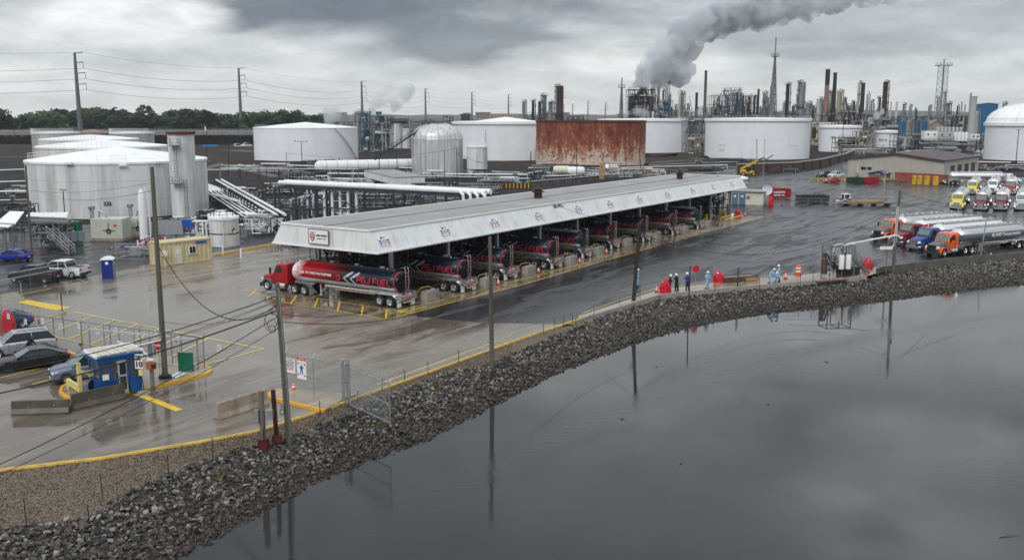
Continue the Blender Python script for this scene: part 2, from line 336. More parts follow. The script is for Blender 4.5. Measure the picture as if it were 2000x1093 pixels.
M_soil=pm('dark damp soil',(.018,.016,.015),.8,var=.45,scale=.08,bump=.03,bscale=1.2,world=True,rvar=.2,stain=((.040,.026,.019),.5,.09,(1,1,1)),spec=.15)
M_berm=pm('brown earth bank',(.034,.023,.019),.85,var=.4,scale=.2,bump=.05,bscale=1.0,world=True,stain=((.03,.036,.018),.6,.3,(1,1,1)))
M_bank=pm('wet bank soil',(.035,.030,.026),.8,var=.4,scale=.8,bump=.04,bscale=4,world=True)
def gravel_mat():
    m=pm('gravel',(.115,.088,.064),.8,var=.25,scale=.5,world=True,bump=.03,bscale=14)
    N,L,n=NT(m.node_tree); P=N['Principled BSDF']; g=n('ShaderNodeNewGeometry')
    v=n('ShaderNodeTexVoronoi',ins={'Scale':11.0}); L.new(g.outputs['Position'],v.inputs['Vector'])
    cr=n('ShaderNodeValToRGB'); L.new(v.outputs['Color'],cr.inputs[0])
    e=cr.color_ramp.elements; e[0].position=0; e[0].color=(.035,.027,.020,1); e[1].position=.9; e[1].color=(.24,.195,.145,1)
    k=n('ShaderNodeMix',data_type='RGBA'); k.inputs[0].default_value=.75; L.new(P.inputs['Base Color'].links[0].from_socket,k.inputs[6]); L.new(cr.outputs[0],k.inputs[7]); L.new(k.outputs[2],P.inputs['Base Color'])
    b=n('ShaderNodeBump',ins={'Distance':.05}); L.new(v.outputs['Distance'],b.inputs['Height']); b.invert=True; L.new(b.outputs[0],P.inputs['Normal'])
    return m
M_gravel=gravel_mat()
def stone_mat(nm='riprap stone',tint=(1,1,1)):
    m=bpy.data.materials.new(nm); m.use_nodes=True; N,L,n=NT(m.node_tree); P=N['Principled BSDF']
    g=n('ShaderNodeNewGeometry'); oi=n('ShaderNodeObjectInfo')
    ad=n('ShaderNodeMath',operation='ADD'); L.new(g.outputs['Random Per Island'],ad.inputs[0]); L.new(oi.outputs['Random'],ad.inputs[1])
    fr=n('ShaderNodeMath',operation='FRACT'); L.new(ad.outputs[0],fr.inputs[0])
    cr=n('ShaderNodeValToRGB'); L.new(fr.outputs[0],cr.inputs[0]); e=cr.color_ramp; e.interpolation='LINEAR'
    e.elements[0].color=(.026,.026,.028,1); e.elements[1].position=1; e.elements[1].color=(.30,.28,.245,1)
    for p,c in ((.25,(.048,.046,.045,1)),(.45,(.080,.074,.066,1)),(.6,(.064,.044,.037,1)),(.72,(.12,.115,.10,1)),(.90,(.20,.185,.155,1))):
        x=e.elements.new(p); x.color=c
    nz=n('ShaderNodeTexNoise',ins={'Scale':5.0,'Detail':4.0}); L.new(g.outputs['Position'],nz.inputs['Vector'])
    mr=n('ShaderNodeMapRange',ins={1:.3,2:.7,3:.7,4:1.25}); L.new(nz.outputs[0],mr.inputs[0])
    k=n('ShaderNodeMix',data_type='RGBA',blend_type='MULTIPLY'); k.inputs[0].default_value=1; L.new(cr.outputs[0],k.inputs[6]); L.new(mr.outputs[0],k.inputs[7])
    sp=n('ShaderNodeSeparateXYZ'); L.new(g.outputs['Position'],sp.inputs[0])      # tide stain: rusty brown, dark, near the water
    td=n('ShaderNodeMapRange',ins={1:WZ+.05,2:WZ+.75,3:1.0,4:0.0}); L.new(sp.outputs[2],td.inputs[0])
    tm=n('ShaderNodeMath',operation='MULTIPLY'); L.new(td.outputs[0],tm.inputs[0]); tm.inputs[1].default_value=.8
    q=n('ShaderNodeMix',data_type='RGBA'); L.new(tm.outputs[0],q.inputs[0]); L.new(k.outputs[2],q.inputs[6]); q.inputs[7].default_value=(.032,.024,.020,1)
    u=n('ShaderNodeMix',data_type='RGBA',blend_type='MULTIPLY'); u.inputs[0].default_value=1; L.new(q.outputs[2],u.inputs[6]); u.inputs[7].default_value=(*tint,1); L.new(u.outputs[2],P.inputs['Base Color']); P.inputs['Roughness'].default_value=.55; P.inputs['Specular IOR Level'].default_value=.3
    nb=n('ShaderNodeTexNoise',ins={'Scale':18.0,'Detail':4.0}); L.new(g.outputs['Position'],nb.inputs['Vector'])
    b=n('ShaderNodeBump',ins={'Distance':.02}); L.new(nb.outputs[0],b.inputs['Height']); L.new(b.outputs[0],P.inputs['Normal'])
    return m
WZ=-1.3
M_stone=stone_mat()
def water_mat():
    m=bpy.data.materials.new('calm murky water'); m.use_nodes=True; N,L,n=NT(m.node_tree); P=N['Principled BSDF']
    P.inputs['Base Color'].default_value=(.028,.030,.030,1); P.inputs['Roughness'].default_value=.025; P.inputs['IOR'].default_value=1.40
    g=n('ShaderNodeNewGeometry')
    mp=n('ShaderNodeMapping'); mp.inputs['Rotation'].default_value=(0,0,R(-35)); mp.inputs['Scale'].default_value=(.55,1.6,1); L.new(g.outputs['Position'],mp.inputs[0])
    a=n('ShaderNodeTexNoise',ins={'Scale':1.6,'Detail':5.0,'Roughness':.6}); L.new(mp.outputs[0],a.inputs['Vector'])
    c=n('ShaderNodeTexNoise',ins={'Scale':.05,'Detail':4.0,'Distortion':1.0}); L.new(mp.outputs[0],c.inputs['Vector'])
    mr=n('ShaderNodeMapRange',ins={1:.42,2:.62,3:.0008,4:.006}); L.new(c.outputs[0],mr.inputs[0])
    p,q,r=[G(*u,WZ) for u in ((1560,690),(1060,865),(650,1080))]      # the long faint wake parallel to the bank
    A=Matrix(((2*(q.x-p.x),2*(q.y-p.y)),(2*(r.x-p.x),2*(r.y-p.y)))); o=A.inverted()@Vector((q.x**2+q.y**2-p.x**2-p.y**2,r.x**2+r.y**2-p.x**2-p.y**2)); rad=math.hypot(p.x-o.x,p.y-o.y)
    vd=n('ShaderNodeVectorMath',operation='DISTANCE'); vd.inputs[1].default_value=(o.x,o.y,WZ); L.new(g.outputs['Position'],vd.inputs[0])
    e1=n('ShaderNodeMath',operation='SUBTRACT'); L.new(vd.outputs['Value'],e1.inputs[0]); e1.inputs[1].default_value=rad; e2=n('ShaderNodeMath',operation='ABSOLUTE'); L.new(e1.outputs[0],e2.inputs[0])
    e3=n('ShaderNodeMapRange',ins={1:.3,2:2.0,3:.016,4:0.0}); L.new(e2.outputs[0],e3.inputs[0]); e4=n('ShaderNodeMath',operation='ADD'); L.new(mr.outputs[0],e4.inputs[0]); L.new(e3.outputs[0],e4.inputs[1])
    b=n('ShaderNodeBump'); b.inputs['Strength'].default_value=1; L.new(e4.outputs[0],b.inputs['Distance']); L.new(a.outputs[0],b.inputs['Height']); L.new(b.outputs[0],P.inputs['Normal'])
    return m
M_water=water_mat()
# polylines read off the photograph (pixel column, row), turned into places on the ground
K=[(-700,1040),(-300,963),(0,919),(200,895),(400,862),(500,843),(600,812),(760,755),(880,712),(1000,668),(1130,624),(1285,577),(1380,567),(1500,556),(1600,548),(1690,541),(1722,530),(1850,513),(2000,500),(2300,472)]
RK=[(-700,1230),(-300,1110),(0,1040),(180,1015),(250,965),(330,930),(420,895),(520,870),(600,845),(680,808),(760,775),(860,735),(960,712),(1050,672),(1140,634),(1285,584),(1380,574),(1500,563),(1600,555),(1690,548),(1722,541),(1850,520),(2000,506),(2300,478)]
SH=[(-700,1700),(-300,1480),(0,1300),(200,1170),(330,1093),(480,1010),(560,970),(600,945),(660,917),(760,880),(830,855),(900,820),(1000,770),(1100,720),(1200,680),(1260,660),(1330,640),(1430,620),(1500,610),(1600,600),(1700,590),(1800,575),(1900,562),(2000,552),(2300,520)]
def row(P,x):
    for (a,b),(c,d) in zip(P,P[1:]):
        if a<=x<=c: return b+(d-b)*(x-a)/(c-a)
    return P[0][1] if x<P[0][0] else P[-1][1]
def kerb_pt(x): return G(x,row(K,x),0)
def sheet(name,pts,z,mat,kind='structure',parent=None):
    bm=bmesh.new(); vs=[bm.verts.new((p[0],p[1],z)) for p in pts]; bm.faces.new(vs); bmesh.ops.triangulate(bm,faces=bm.faces)
    bmesh.ops.recalc_face_normals(bm,faces=bm.faces)
    if bm.faces[0].normal.z<0: bmesh.ops.reverse_faces(bm,faces=bm.faces)
    me=bpy.data.meshes.new(name); bm.to_mesh(me); bm.free(); me.materials.append(mat)
    return tag(link(name,me,parent),kind=kind)
# ground
g_=MB(); kp=[kerb_pt(x) for x in range(-700,2301,50)]
rim=[Vector((p.x,p.y,0)) for p in kp]
rim=[Vector((-3500,-60,0)),Vector((-60,20,0))]+rim+[rim[-1]+Vector((80,45,0)),Vector((3500,1400,0))]
for a,b in zip(rim,rim[1:]): g_.quad((a.x,a.y,-.04),(b.x,b.y,-.04),(b.x*1.0,6500,-.04),(a.x*1.0,6500,-.04))
tag(g_.build('ground',M_soil),kind='structure')
tag(sheet('water',[(-3000,-900),(3000,-900),(3000,1500),(-3000,1500)],WZ,M_water),kind='structure')
pg=lambda L_:[G(*q) for q in L_]
kp2=[kerb_pt(x) for x in range(2300,-701,-40)]
sheet('asphalt_yard',pg([(-700,700),(-300,450),(240,437),(540,437),(1000,388),(1330,345),(1420,330),(1560,322),(1660,296),(1700,296),(1655,330),(1880,345),(2300,350)])+kp2,-.024,M_asph)
k3=[kerb_pt(x) for x in range(1130,-701,-40)]
sheet('concrete_yard',pg([(-700,740),(0,575),(305,512),(425,492),(540,472),(650,466)])+[CP_(24,15),CP_(96,15),CP_(98.5,-3.2),CP_(68,-1.8-1.6),CP_(52,-3.6),CP_(35,-3.95),CP_(18,-4.6),CP_(6,-4.25),CP_(-1.2,-3.3)]+pg([(940,630),(1120,633)])+k3,-.012,M_conc)
sheet('concrete_apron',[CP_(-2.5,13.5),CP_(96,13.5),CP_(98.2,-3),CP_(68,-1.7-1.5),CP_(52,-3.5),CP_(35,-3.8),CP_(18,-4.4),CP_(6,-4.0),CP_(-3.3,-3.8)],0.0,M_apron)
# right-hand bank-side walkway
wl=[(1135,621),(1285,572.5),(1440,553),(1600,541),(1700,531)]
sheet('walkway',pg([(1130,617),(1200,594),(1285,566),(1440,546),(1560,537),(1722,521)])+[kerb_pt(x) for x in (1722,1690,1600,1500,1380,1285,1200,1130)],.02,M_walk)
# gravel strip and bank
mg=MB(); xs=list(range(-700,2301,20))
for x0,x1 in zip(xs,xs[1:]):
    if x1>1150: break
    a,b=kerb_pt(x0),kerb_pt(x1); c,d=G(x1,row(RK,x1),-.15),G(x0,row(RK,x0),-.15)
    mg.quad(d,c,b+Vector((0,0,-.03)),a+Vector((0,0,-.03)))
tag(mg.build('gravel_strip',M_gravel),kind='structure')
def bank_pt(x,s):
    a=G(x,row(RK,x),-.15 if x<1130 else -.35); b=G(x,row(SH,x),WZ)
    return a+(b-a)*s
mbk=MB()
for x0,x1 in zip(xs,xs[1:]):
    mbk.quad(bank_pt(x0,1.6),bank_pt(x1,1.6),bank_pt(x1,0),bank_pt(x0,0))
    if x0>=1130:
        for q in (0,):
            a,b=kerb_pt(x0),kerb_pt(x1); mbk.quad(bank_pt(x0,0),bank_pt(x1,0),(b.x,b.y,-.34),(a.x,a.y,-.34))
bank=tag(mbk.build('riprap_bank',M_bank),kind='structure')
# stones
def hull_stone(seed):
    r=random.Random(seed); bm=bmesh.new(); sx,sy,sz=r.uniform(.8,1.25),r.uniform(.6,.95),r.uniform(.4,.7)
    for i in range(13):
        d=Vector((r.gauss(0,1),r.gauss(0,1),r.gauss(0,1))).normalized()*r.uniform(.8,1); bm.verts.new((d.x*sx,d.y*sy,d.z*sz))
    h=bmesh.ops.convex_hull(bm,input=bm.verts); 
    for g in h['geom_interior']:
        if isinstance(g,bmesh.types.BMVert) and g.is_valid: bm.verts.remove(g)
    lo=[v for v in bm.verts if not v.link_faces]
    for v in lo: bm.verts.remove(v)
    bmesh.ops.recalc_face_normals(bm,faces=bm.faces)
    bm.verts.index_update(); vs=[v.co.copy() for v in bm.verts]; fs=[tuple(v.index for v in f.verts) for f in bm.faces]; bm.free(); return vs,fs
HS=[hull_stone(i) for i in range(16)]
HM=[]
for i,(vs,fs) in enumerate(HS[:12]):
    b=MB(); b.add(vs,fs); HM.append(b.mesh('stone',M_stone))
rs=random.Random(11); pts=[]
seg=[]; tot=0
for x0 in range(-260,2240,20):
    a,b=bank_pt(x0,0),bank_pt(x0+20,0); c,d=bank_pt(x0,1),bank_pt(x0+20,1)
    ar=.5*((b-a).length+(d-c).length)*(c-a).length; seg.append((x0,ar)); tot+=ar
for x0,ar in seg:
    nst=ar*(42 if x0<900 else 30)
    k=int(nst)+(rs.random()<nst%1)
    for _ in range(k):
        x=x0+rs.random()*20; s=rs.uniform(-.04,1.12); p=bank_pt(x,s)
        sz=rs.choice((.065,.08,.10,.12,.14,.165,.20))*rs.uniform(.85,1.15)
        if rs.random()<.25 and s<.25: sz*=1.2
        vis=math.hypot(p.x,p.y); scr=sz/vis*(1 if 0<x<2000 and row(SH,x)<1200 and p.y>38 else .01)
        pts.append((scr,p,sz))
pts.sort(key=lambda t:-t[0])
def rmat(r): 
    return (Matrix.Rotation(r.uniform(0,6.28),3,'Z')@Matrix.Rotation(r.gauss(0,.45),3,'X')@Matrix.Rotation(r.gauss(0,.45),3,'Y'))
mst=MB()
for i,(scr,p,sz) in enumerate(pts):
    q=p+Vector((0,0,sz*rs.uniform(.0,.6)))
    if i<300:
        o=link('stone',HM[i%12],bank); M=rmat(rs).to_4x4(); o.matrix_local=Matrix.Translation(q)@M@Matrix.Scale(sz,4)
    else:
        vs,fs=HS[rs.randrange(16)]; M=rmat(rs)*sz; k=len(mst.v)
        mst.v.extend([tuple(M@v+q) for v in vs]); mst.f.extend([tuple(j+k for j in f) for f in fs])
mst.m=[0]*len(mst.f)
tag(mst.build('stone_mass',M_stone,bank),kind='stuff')
# loose pebbles on the gravel
mp_=MB()
for _ in range(9000):
    x=rs.uniform(-60,1000); t=rs.random(); a=kerb_pt(x); b=G(x,row(RK,x),-.15); p=a+(b-a)*t; sz=rs.uniform(.015,.05)
    M=rmat(rs)*sz; k=len(mp_.v)
    vs=[Vector((1,0,0)),Vector((-1,.2,0)),Vector((0,.8,0)),Vector((.1,-.8,0)),Vector((0,0,.7)),Vector((0,.1,-.6))]
    mp_.v.extend([tuple(M@v+p+Vector((0,0,sz*.3))) for v in vs]); mp_.f.extend([tuple(j+k for j in f) for f in ((4,0,2),(4,2,1),(4,1,3),(4,3,0),(5,2,0),(5,1,2),(5,3,1),(5,0,3))])
mp_.m=[0]*len(mp_.f)
tag(mp_.build('loose_gravel',stone_mat('loose brown gravel',(1.25,.95,.68))),kind='stuff')
# kerbs -----------------------------------------------------------
def strip_mesh(pts,wd,h,z0=0.0,round_=False):
    mb=MB(); n=len(pts); P=[Vector((p[0],p[1],0)) for p in pts]; rings=[]
    for i,p in enumerate(P):
        d=(P[min(i+1,n-1)]-P[max(i-1,0)]).normalized(); nn=Vector((-d.y,d.x,0))*wd/2
        rings.append([tuple(p+nn+Vector((0,0,z0))),tuple(p-nn+Vector((0,0,z0))),tuple(p-nn*.8+Vector((0,0,z0+h))),tuple(p+nn*.8+Vector((0,0,z0+h)))])
    mb.loft(rings); return mb
M_kerb_y=pm('yellow kerb paint',(.70,.47,.075),.4,var=.15,scale=2,world=True,stain=((.30,.23,.12),.8,1.6,(1,1,1)))
kk=tag(strip_mesh([kerb_pt(x) for x in range(-700,1141,20)],.20,.12,-.02).build('yellow_kerb',M_kerb_y),kind='structure')
kk=strip_mesh([kerb_pt(x)+Vector((.05,-.1,0)) for x in (1135,1180,1230,1285,1330,1380,1440,1500,1560,1600,1650,1690)],.35,.75,-.62)
tag(kk.build('concrete_edge_beam',concrete),kind='structure')
kk=strip_mesh([kerb_pt(x) for x in (1712,1722,1760,1800,1850,1900,1950,2000,2100,2300)],.3,1.35,-.8)
tag(kk.build('retaining_wall',pm('mossy concrete',(.12,.115,.10),.7,var=.3,scale=1.5,bump=.01,stain=((.05,.055,.04),.7,1,(1,1,.3)))),kind='structure')
# painted markings -------------------------------------------------
def mark(px,wd,mat,z=.006,name='painted_line'):
    P=[G(*q) for q in px] if not isinstance(px[0],Vector) else px
    mb=MB()
    for i,(a,b) in enumerate(zip(P,P[1:])):
        d=(b-a); l=d.length; 
        if l<1e-3: continue
        d/=l; nn=Vector((-d.y,d.x,0))*wd/2; k=max(1,int(l/2)); e=d*(wd*.45)
        A,B=a-e*(i>0),b
        for j in range(k):
            p=A+(B-A)*j/k; q=A+(B-A)*(j+1)/k; mb.quad(*[Vector((t.x,t.y,z+i*.0015)) for t in (p-nn,q-nn,q+nn,p+nn)])
    return tag(mb.build(name,mat),kind='structure')
ry,rb,rw=road_yellow,road_yellow_b,road_white
mark([(478,566),(568,593),(660,607),(731,619),(755,624.5)],.13,rb); mark([(619,582),(663,589),(753,603),(805,611)],.11,rb)
for a,b in (((502,564),(487,579)),((528,572),(521,585)),((579,577),(568,593)),((621,583),(614,600)),((664,589),(659,607)),((709,596),(706,616)),((755,603),(754,622)),((797,602),(775,613))): mark([a,b],.16,rb,.011)
mark([G(755,624.5),CP_(6,-4.0),CP_(18,-4.4),CP_(35,-3.8),CP_(52,-3.5)],.13,rb,.008); mark([CP_(-2,-2.4),CP_(20,-2.6),CP_(36,-2.5)],.11,rb,.007)
mark([CP_(-1,-3.0),CP_(3,-3.3)],.2,rb,.011)
mark([(146,609),(260,631.5),(360,651),(430,665),(499.5,678.5),(515,680.5)],.17,ry); mark([(515,680.5),(460,696),(393,713.5)],.17,ry,.009); mark([(146,609),(110,621),(74,636)],.13,ry,.009)
mark([(40,610),(97,655),(195,677)],.1,ry); mark([(385,716),(300,700),(195,677),(97,655)],.11,ry,.009)
for a,b in (((184,617),(95,651)),((224,625),(131,663)),((268,633),(174,673)),((312,641),(235,680)),((360,651),(290,689)),((407,660.5),(330,699)),((450,673),(389,709))): mark([a,b],.18,ry,.013)
mark([(100,563),(50,573),(0,586)],.13,ry); mark([(0,578),(33,577)],.1,ry,.01); mark([(0,613),(60,608),(110,600)],.1,ry,.012); mark([(30,634),(75,622),(130,612)],.1,ry,.012)
pq=pg([(33,590),(51,585),(140,600),(108,606)]); sheet('painted_yellow_box',pq,.007,rb)
pq=pg([(0,618),(0,612),(27,619),(10,621)]); sheet('painted_yellow_patch',pq,.007,rb)
mark([(19,733),(113,710)],.14,rb); mark([(63,750),(110,737)],.13,ry); mark([(-60,752),(19,733)],.13,ry,.01)
pq=pg([(258,769),(272,766),(358,799),(343,803)]); sheet('painted_stop_bar',pq,.007,rb)
mark([(736,751),(893,694),(965,668),(1000,655)],.11,ry)
mark([(1140,611),(1200,590),(1285,562.5),(1440,544.5),(1560,535)],.11,ry,.03)
for a,b in (((62,503),(110,500)),((110,500),(190,505)),((80,512),(140,520)),((100,490),(135,496)),((150,500),(190,505)),((190,505),(210,497)),((60,508),(90,513)),((165,503),(185,496)),((130,518),(160,512)),((150,545),(172,551))): mark([a,b],.1,rw,.001)
for a,b in (((400,462+35),(470,489)),((1560,480),(1470,507)),((1330,420),(1440,395))): mark([a,b],.1,rw,.001)
# kerbed islands ----------------------------------------------------
def island(name,px,h=.13,kerbpx=None,wd=.22):
    P=[G(*q) for q in px]; mb=MB(); mb.prism([(p.x,p.y) for p in P],-.02,h)
    o=tag(mb.build(name,M_walk,fix=True),kind='structure')
    Q=[G(*q) for q in (kerbpx or px)]
    k=strip_mesh(Q,wd,h+.035,-.02).build('kerb',M_kerb_o,o); return o
M_kerb_o=pm('orange yellow kerb paint',(.72,.36,.02),.32,var=.1,scale=2,world=True,stain=((.4,.25,.08),.5,2,(1,1,1)))
island('booth_island',[(118,765),(130,777),(150,781),(250,769),(330,750),(405,731),(411,724),(398,715),(330,700),(250,690),(190,700),(140,740)],kerbpx=[(150,741),(122,757),(118,767),(130,777),(150,781),(200,775),(250,769),(290,760),(330,750),(405,731),(412,726),(409,720),(398,716),(385,714)])
island('fence_island',[(532,765),(526,772),(531,779),(636,803),(668,784),(695,773),(560,762)],kerbpx=[(548,763),(532,765),(526,772),(531,779),(585,792),(634,804)])
mark([(130,687),(148,694)],.22,M_kerb_o,.12)
# far ground: berms, roads
def berm(name,px,wd,h,mat,top=.25,z=-.05):
    P=[G(*q) for q in px] if not isinstance(px[0],Vector) else px; mb=MB(); n=len(P); rings=[]
    for i,p in enumerate(P):
        d=(P[min(i+1,n-1)]-P[max(i-1,0)]).normalized(); nn=Vector((-d.y,d.x,0))*wd/2
        rings.append([tuple(p+nn+Vector((0,0,z))),tuple(p-nn+Vector((0,0,z))),tuple(p-nn*top+Vector((0,0,h))),tuple(p+nn*top+Vector((0,0,h)))])
    mb.loft(rings); return tag(mb.fixed(name,mat,0) and mb.build(name,mat,fix=True),kind='structure')
berm('earth_bank',[(395,308),(460,320),(560,324),(700,322),(805,318),(900,318),(1045,331),(1260,333),(1380,322)],7,1.6,M_berm)
berm('earth_bank',[(1262,306),(1330,304),(1375,311)],8,1.4,M_berm); berm('earth_bank',[(1262,325),(1330,324),(1400,317)],7,1.2,M_berm)
berm('earth_bank',[(-60,287),(70,289),(260,292),(500,292)],14,1.6,M_berm); berm('earth_bank',[(-60,270),(70,272)],14,3.0,M_berm)
berm('earth_bank',[(1560,290),(1620,294),(1720,296),(1930,300),(2100,302)],14,2.0,M_berm)
berm('earth_bank',[(1895,318),(1960,322),(2060,326)],8,1.6,M_berm)
M_dirt=pm('pale dirt track',(.085,.078,.070),.6,var=.3,scale=.3,world=True)
for pts,wd in (([(-50,306),(150,307),(330,309),(470,318),(560,333)],5),([(395,330),(440,318),(480,330),(540,345)],4),([(1262,318),(1350,312),(1385,300),(1340,294),(1240,292)],5),([(400,290),(500,296)],10),([(1020,340),(1180,336),(1300,330),(1400,324),(1480,330)],6)):
    mark([G(*q) for q in pts],wd,M_dirt,-.02,'dirt_track')
# brown retaining wall with pale cap, right of centre
W_=[G(*q) for q in ((1440,338),(1470,337),(1550,334),(1600,327),(1650,314),(1668,305))]
wl=strip_mesh([(p.x,p.y) for p in W_],.6,2.7,-.05).build('dike_wall',pm('brown retaining wall',(.085,.058,.045),.7,var=.25,scale=.3,stain=((.15,.12,.095),.4,.5,(1,1,.3)),world=True)); tag(wl,kind='structure')
strip_mesh([(p.x,p.y) for p in W_],1.0,.25,2.64).build('wall_cap',concrete,wl)
for t in range(11):
    i=1+t//3; p=W_[i]+(W_[min(i+1,5)]-W_[i])*(t%3/3.0) if i<5 else W_[5]
    d=(W_[min(i+1,5)]-W_[i]).normalized() if i<5 else Vector((0,1,0)); nn=Vector((d.y,-d.x,0))
    MB().box((0,0,1.2),(.5,.5,2.4)).build('buttress',darksteel,wl,loc=p+nn*.58)
# raised highway on the left and hills at the horizon
hw=MB(); hy=585; a=AT(-250,258,hy); b=AT(503,259,hy+40)
zt=HT(257,hy); zb=HT(273,hy)
hwp=[Vector((a.x,hy,0)),Vector((-90,hy+15,0)),Vector((b.x,b.y,0)),Vector((60,hy+80,0))]
rr=[]
for p in hwp: rr.append([(p.x,p.y,zt-2.3),(p.x,p.y+26,zt-2.3),(p.x,p.y+26,zt),(p.x,p.y,zt)])
hw.loft(rr); hwo=tag(hw.build('raised_road',pm('pale concrete parapet',(.23,.225,.21),.8,var=.18,scale=.06,world=True,stain=((.12,.11,.10),.5,.15,(1,1,1))),fix=True),kind='structure')
hb=MB()
for i in range(46):
    t=i/45; p=hwp[0]+(hwp[2]-hwp[0])*t; hb.box((p.x,p.y+3,(zt-2.3)/2),(1.6,2.5,zt-2.3))
for p,q in zip(hwp,hwp[1:]): hb.beam((p.x,p.y+9,2.2),(q.x,q.y+9,2.2),1.0,4.4)
hb.build('pier_row',darksteel,hwo)
hr=MB()
for i in range(2):
    p,q=hwp[0],hwp[2]; hr.beam((p.x,p.y-.2,zt+.5+i*.5),(q.x,q.y-.2,zt+.5+i*.5),.15)
for i in range(90):
    p=hwp[0]+(hwp[2]-hwp[0])*i/89; hr.box((p.x,p.y-.2,zt+.5),(.12,.12,1.1))
hr.build('guard_rail',galv,hwo)
M_hill=pm('far wooded hills',(.045,.06,.05),.9,var=.3,scale=.004,world=True)
hl=MB(); rr=[]
rh=random.Random(3)
for i in range(61):
    X=-2400+i*90; h=HT(225.5,4600)+rh.uniform(0,6)+(22*max(0,math.sin((X-900)/560)) if X>900 else 0); rr.append([(X,4600,-1),(X,5200,-1),(X,4900,h),(X,4700,h*.8)])
hl.loft(rr); tag(hl.build('far_hills',M_hill,fix=True),kind='structure')
# ================================================================ TANKS
def tank_mat(name,rgb,st,am,ss=1.0):
    return pm(name,rgb,.38,var=.04,scale=.25,stain=(st,am,ss,(1,1,.10)))
T_old=tank_mat('stained white tank paint',(.70,.71,.715),(.30,.30,.295),.8,.55)
T_white=tank_mat('white tank paint',(.80,.82,.85),(.62,.64,.66),.35,.3)
T_grey=tank_mat('streaked grey tank paint',(.40,.40,.39),(.22,.21,.20),.8,.7)
T_yel=tank_mat('pale yellow tank paint',(.62,.60,.44),(.45,.40,.25),.6,.4)
T_silver=pm('streaked aluminium dome paint',(.66,.67,.67),.34,.3,var=.05,scale=.3,stain=((.24,.23,.22),.85,1.1,(1,1,.06)))
roof_white=pm('white roof paint',(.86,.87,.88),.45,var=.05,scale=.3,stain=((.70,.70,.69),.5,.4,(1,1,1)))
def rust_mat():
    m=bpy.data.materials.new('rust streaked tank plate'); m.use_nodes=True; N,L,n=NT(m.node_tree); P=N['Principled BSDF']
    tc=n('ShaderNodeTexCoord')
    def nz(sc,st,det=6,dist=0):
        mp=n('ShaderNodeMapping'); mp.inputs['Scale'].default_value=st; L.new(tc.outputs['Object'],mp.inputs[0])
        q=n('ShaderNodeTexNoise',ins={'Scale':sc,'Detail':det,'Roughness':.68,'Distortion':dist}); L.new(mp.outputs[0],q.inputs['Vector']); return q.outputs[0]
    def mt(op,a,b,c=None):
        q=n('ShaderNodeMath',operation=op)
        for i,v in enumerate((a,b,c)):
            if v is None: continue
            if isinstance(v,(int,float)): q.inputs[i].default_value=v
            else: L.new(v,q.inputs[i])
        return q.outputs[0]
    a=nz(.75,(1,1,.13)); b=nz(.55,(1,1,.8),9,.8); c=nz(1.7,(1,1,.6),7)
    sp=n('ShaderNodeSeparateXYZ'); L.new(tc.outputs['Object'],sp.inputs[0])
    zz=n('ShaderNodeMapRange',ins={1:.5,2:12.0,3:-.15,4:.05}); L.new(sp.outputs[2],zz.inputs[0])
    tp=n('ShaderNodeMapRange',ins={1:9,2:15.5,3:0.0,4:-.03}); L.new(sp.outputs[2],tp.inputs[0])
    s=mt('ADD',mt('ADD',mt('MULTIPLY',a,.36),mt('MULTIPLY',b,.38)),mt('ADD',mt('MULTIPLY',c,.26),zz.outputs[0])); s=mt('ADD',s,tp.outputs[0]); s=mt('MULTIPLY_ADD',s,1.2,-.075)
    cr=n('ShaderNodeValToRGB'); L.new(s,cr.inputs[0]); e=cr.color_ramp
    e.elements[0].position=.36; e.elements[0].color=(.60,.51,.44,1); e.elements[1].position=.66; e.elements[1].color=(.075,.012,.008,1)
    for p,col in ((.43,(.42,.25,.17,1)),(.475,(.29,.098,.047,1)),(.53,(.21,.052,.024,1)),(.59,(.17,.033,.016,1))):
        x=e.elements.new(p); x.color=col
    L.new(cr.outputs[0],P.inputs['Base Color']); P.inputs['Roughness'].default_value=.75
    return m
T_rust=rust_mat()
def railing(mb,P,h=1.1,closed=False,r=.035,step=2.0,mid=True):
    P=[Vector(p) for p in P]; Q=P+[P[0]] if closed else P
    for a,b in zip(Q,Q[1:]):
        k=max(1,int((b-a).length/step))
        for i in range(k):
            p=a+(b-a)*i/k; mb.beam(p,p+Vector((0,0,h)),r*1.6)
        for zz in ((h,h*.5) if mid else (h,)): mb.beam(a+Vector((0,0,zz)),b+Vector((0,0,zz)),r*1.6)
    mb.beam(Q[-1],Q[-1]+Vector((0,0,h)),r*1.6)
def tank_geo(xl,xr,yb,yt):
    Yf=G(0,yb).y; zt=HT(yt,Yf); k=(xr-xl)/2/CF/ (1/ (cC+CH*cS/Yf*0+1e-9))  # half-width over distance
    fy=Yf*cC+CH*cS; kk=(xr-xl)/2/CF; r=Yf*kk/(1-kk); cxp=(xl+xr)/2
    Yc=Yf+r; X=(cxp-1000)/CF*(Yc*cC+(CH-zt/2)*cS)
    d=Vector((X,Yc,0)); 
    return d,r,zt
